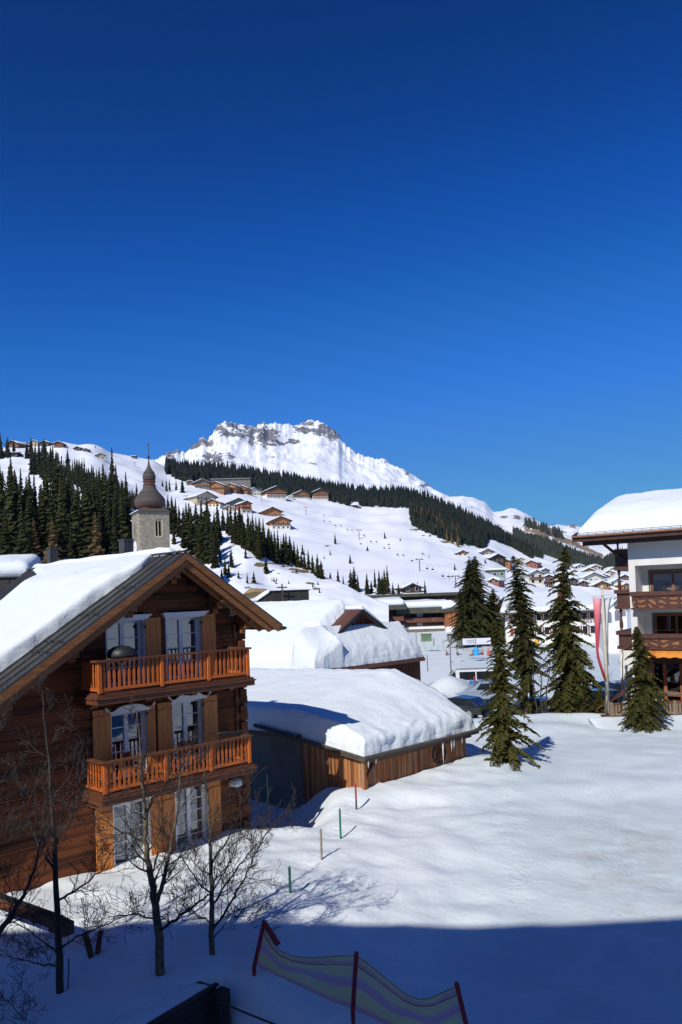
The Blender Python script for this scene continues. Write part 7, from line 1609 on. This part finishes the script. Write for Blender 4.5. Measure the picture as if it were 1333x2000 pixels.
m_ = MB(); m_.lathe([(.02, 0), (7*k, .02), (6.6*k, 4*k), (4.6*k, 7.5*k), (5.6*k, 10*k), (4.8*k, 13*k), (2.0*k, 16*k), (.02, 17*k)], 18); m_.build('bell', BLU, fg, smooth=True)
for s_ in (-1, 1): m_ = MB(); m_.tube([(s_*3*k, -.1, 12*k), (s_*6.5*k, -.25, 10.5*k), (s_*7.5*k, -.3, 8*k)], [1.7*k, 1.5*k, 1.2*k], 8); m_.build('arm', BLU, fg, smooth=True)
m_ = MB(); m_.lathe([(.02, 14*k), (1.5*k, 15*k), (1.6*k, 17*k), (.5*k, 19*k)], 12); m_.build('cap', DKC, fg, smooth=True); m_ = MB(); m_.tube([(0, 0, 18*k), (-.3*k, 0, 32*k)], [.06, .04], 6); m_.build('pole', TANP, fg)
m_ = MB(); m_.tube([at(906, 1270.5, YP+.6), at(950, 1269, YP+.6)], [.05, .05], 6); tag(m_.build('yellow_rail', plain('dull_yellow', (.55, .45, .2), None, 2, .7)), 'thin yellow rail running left of the blue play figure', 'rail')
YEL = plain('yellow_vinyl', (.8, .5, .04), (.7, .38, .03), 3, .5); ORG = plain('orange_vinyl', (.8, .25, .04), None, 3, .5)
pb = at(1050, 1262, 80); k = 80/F; fg = thing('yellow_figure', 'yellow and orange inflatable seen between the two tall spruces', 'play figure', pb)
m_ = MB(); m_.lathe([(.02, 0), (4*k, 1*k), (4.5*k, 5*k), (3*k, 9*k), (3.4*k, 12*k), (.02, 15*k)], 14); m_.build('body', YEL, fg, smooth=True); 
for s_ in (-1, 1): m_ = MB(); m_.tube([(s_*2*k, 0, 9*k), (s_*6*k, 0, 13*k)], [1.6*k, .8*k], 8); m_.build('arm', YEL, fg, smooth=True)
m_ = MB(); m_.lathe([(.02, 0), (5*k, 1*k), (5*k, 3*k), (.02, 5*k)], 14, (-6*k, 0)); m_.build('cushion', ORG, fg, smooth=True)
pb = at(1016, 1272, 80); m_ = MB(); m_.lathe([(.02, 0), (3.5*k, .5*k), (4*k, 4*k), (2*k, 7*k), (.02, 8*k)], 12); o = m_.build('tan_cushion', TANC, None, smooth=True); o.location = pb; tag(o, 'small tan inflatable ball seen behind the ragged spruce trunk', 'play figure')
# low net fences across the sledging slope
GNET = N('pale_green_net'); tr = GNET.n('BsdfTransparent'); mx = GNET.n('MixShader'); mx.inputs[0].default_value = .78; GNET.p.inputs['Base Color'].default_value = (.45, .6, .45, 1); GNET.l(GNET.p.outputs[0], mx.inputs[1]); GNET.l(tr.outputs[0], mx.inputs[2]); GNET.l(mx.outputs[0], GNET.out.inputs[0])
for (ya, yb, xa, xb, Y, lb) in ((1252, 1261, 793, 902, 104, 'upper pale green net fence across the sledging slope'), (1264, 1272, 797, 868, 99, 'lower pale green net fence across the sledging slope')):
    t = thing('net_fence', lb, 'fence', (0, 0, 0)); m_ = MB(); V = []
    for i in range(31):
        f = i/30; x = xa+(xb-xa)*f; sag = .8*math.sin(f*PI*6)**2; V += [at(x, yb-f*1.5, Y), at(x, ya+sag-f*1.5, Y)]
    m_.add(V, [(2*i, 2*i+2, 2*i+3, 2*i+1) for i in range(30)]); m_.build('netting', GNET.m, t)
    for i in range(7): f = i/6; x = xa+(xb-xa)*f; MB().tube([at(x, yb+1, Y), at(x, ya-1-f*1.5, Y)], [.025, .025], 5).build('post', GALV, t)

# ================================================================== the air of the valley
hx = [v for v in bpy.data.objects['snow_ground'].data.vertices]; x0 = min(v.co.x for v in hx)-50; x1 = max(v.co.x for v in hx)+50; y0 = min(v.co.y for v in hx)-50; y1 = max(v.co.y for v in hx)+50
haze_box = MB().box((x0, y0, -5), (x1, y1, 900)); hm_ = bpy.data.materials.new('haze_air'); hm_.use_nodes = True; hn = hm_.node_tree; hn.nodes.remove(hn.nodes['Principled BSDF'])
pv = hn.nodes.new('ShaderNodeVolumePrincipled'); pv.inputs['Color'].default_value = (.25, .52, 1, 1); pv.inputs['Density'].default_value = .00004; pv.inputs['Anisotropy'].default_value = .2; hn.links.new(pv.outputs[0], hn.nodes['Material Output'].inputs['Volume'])
tag(haze_box.build('haze', hm_), kind='stuff')
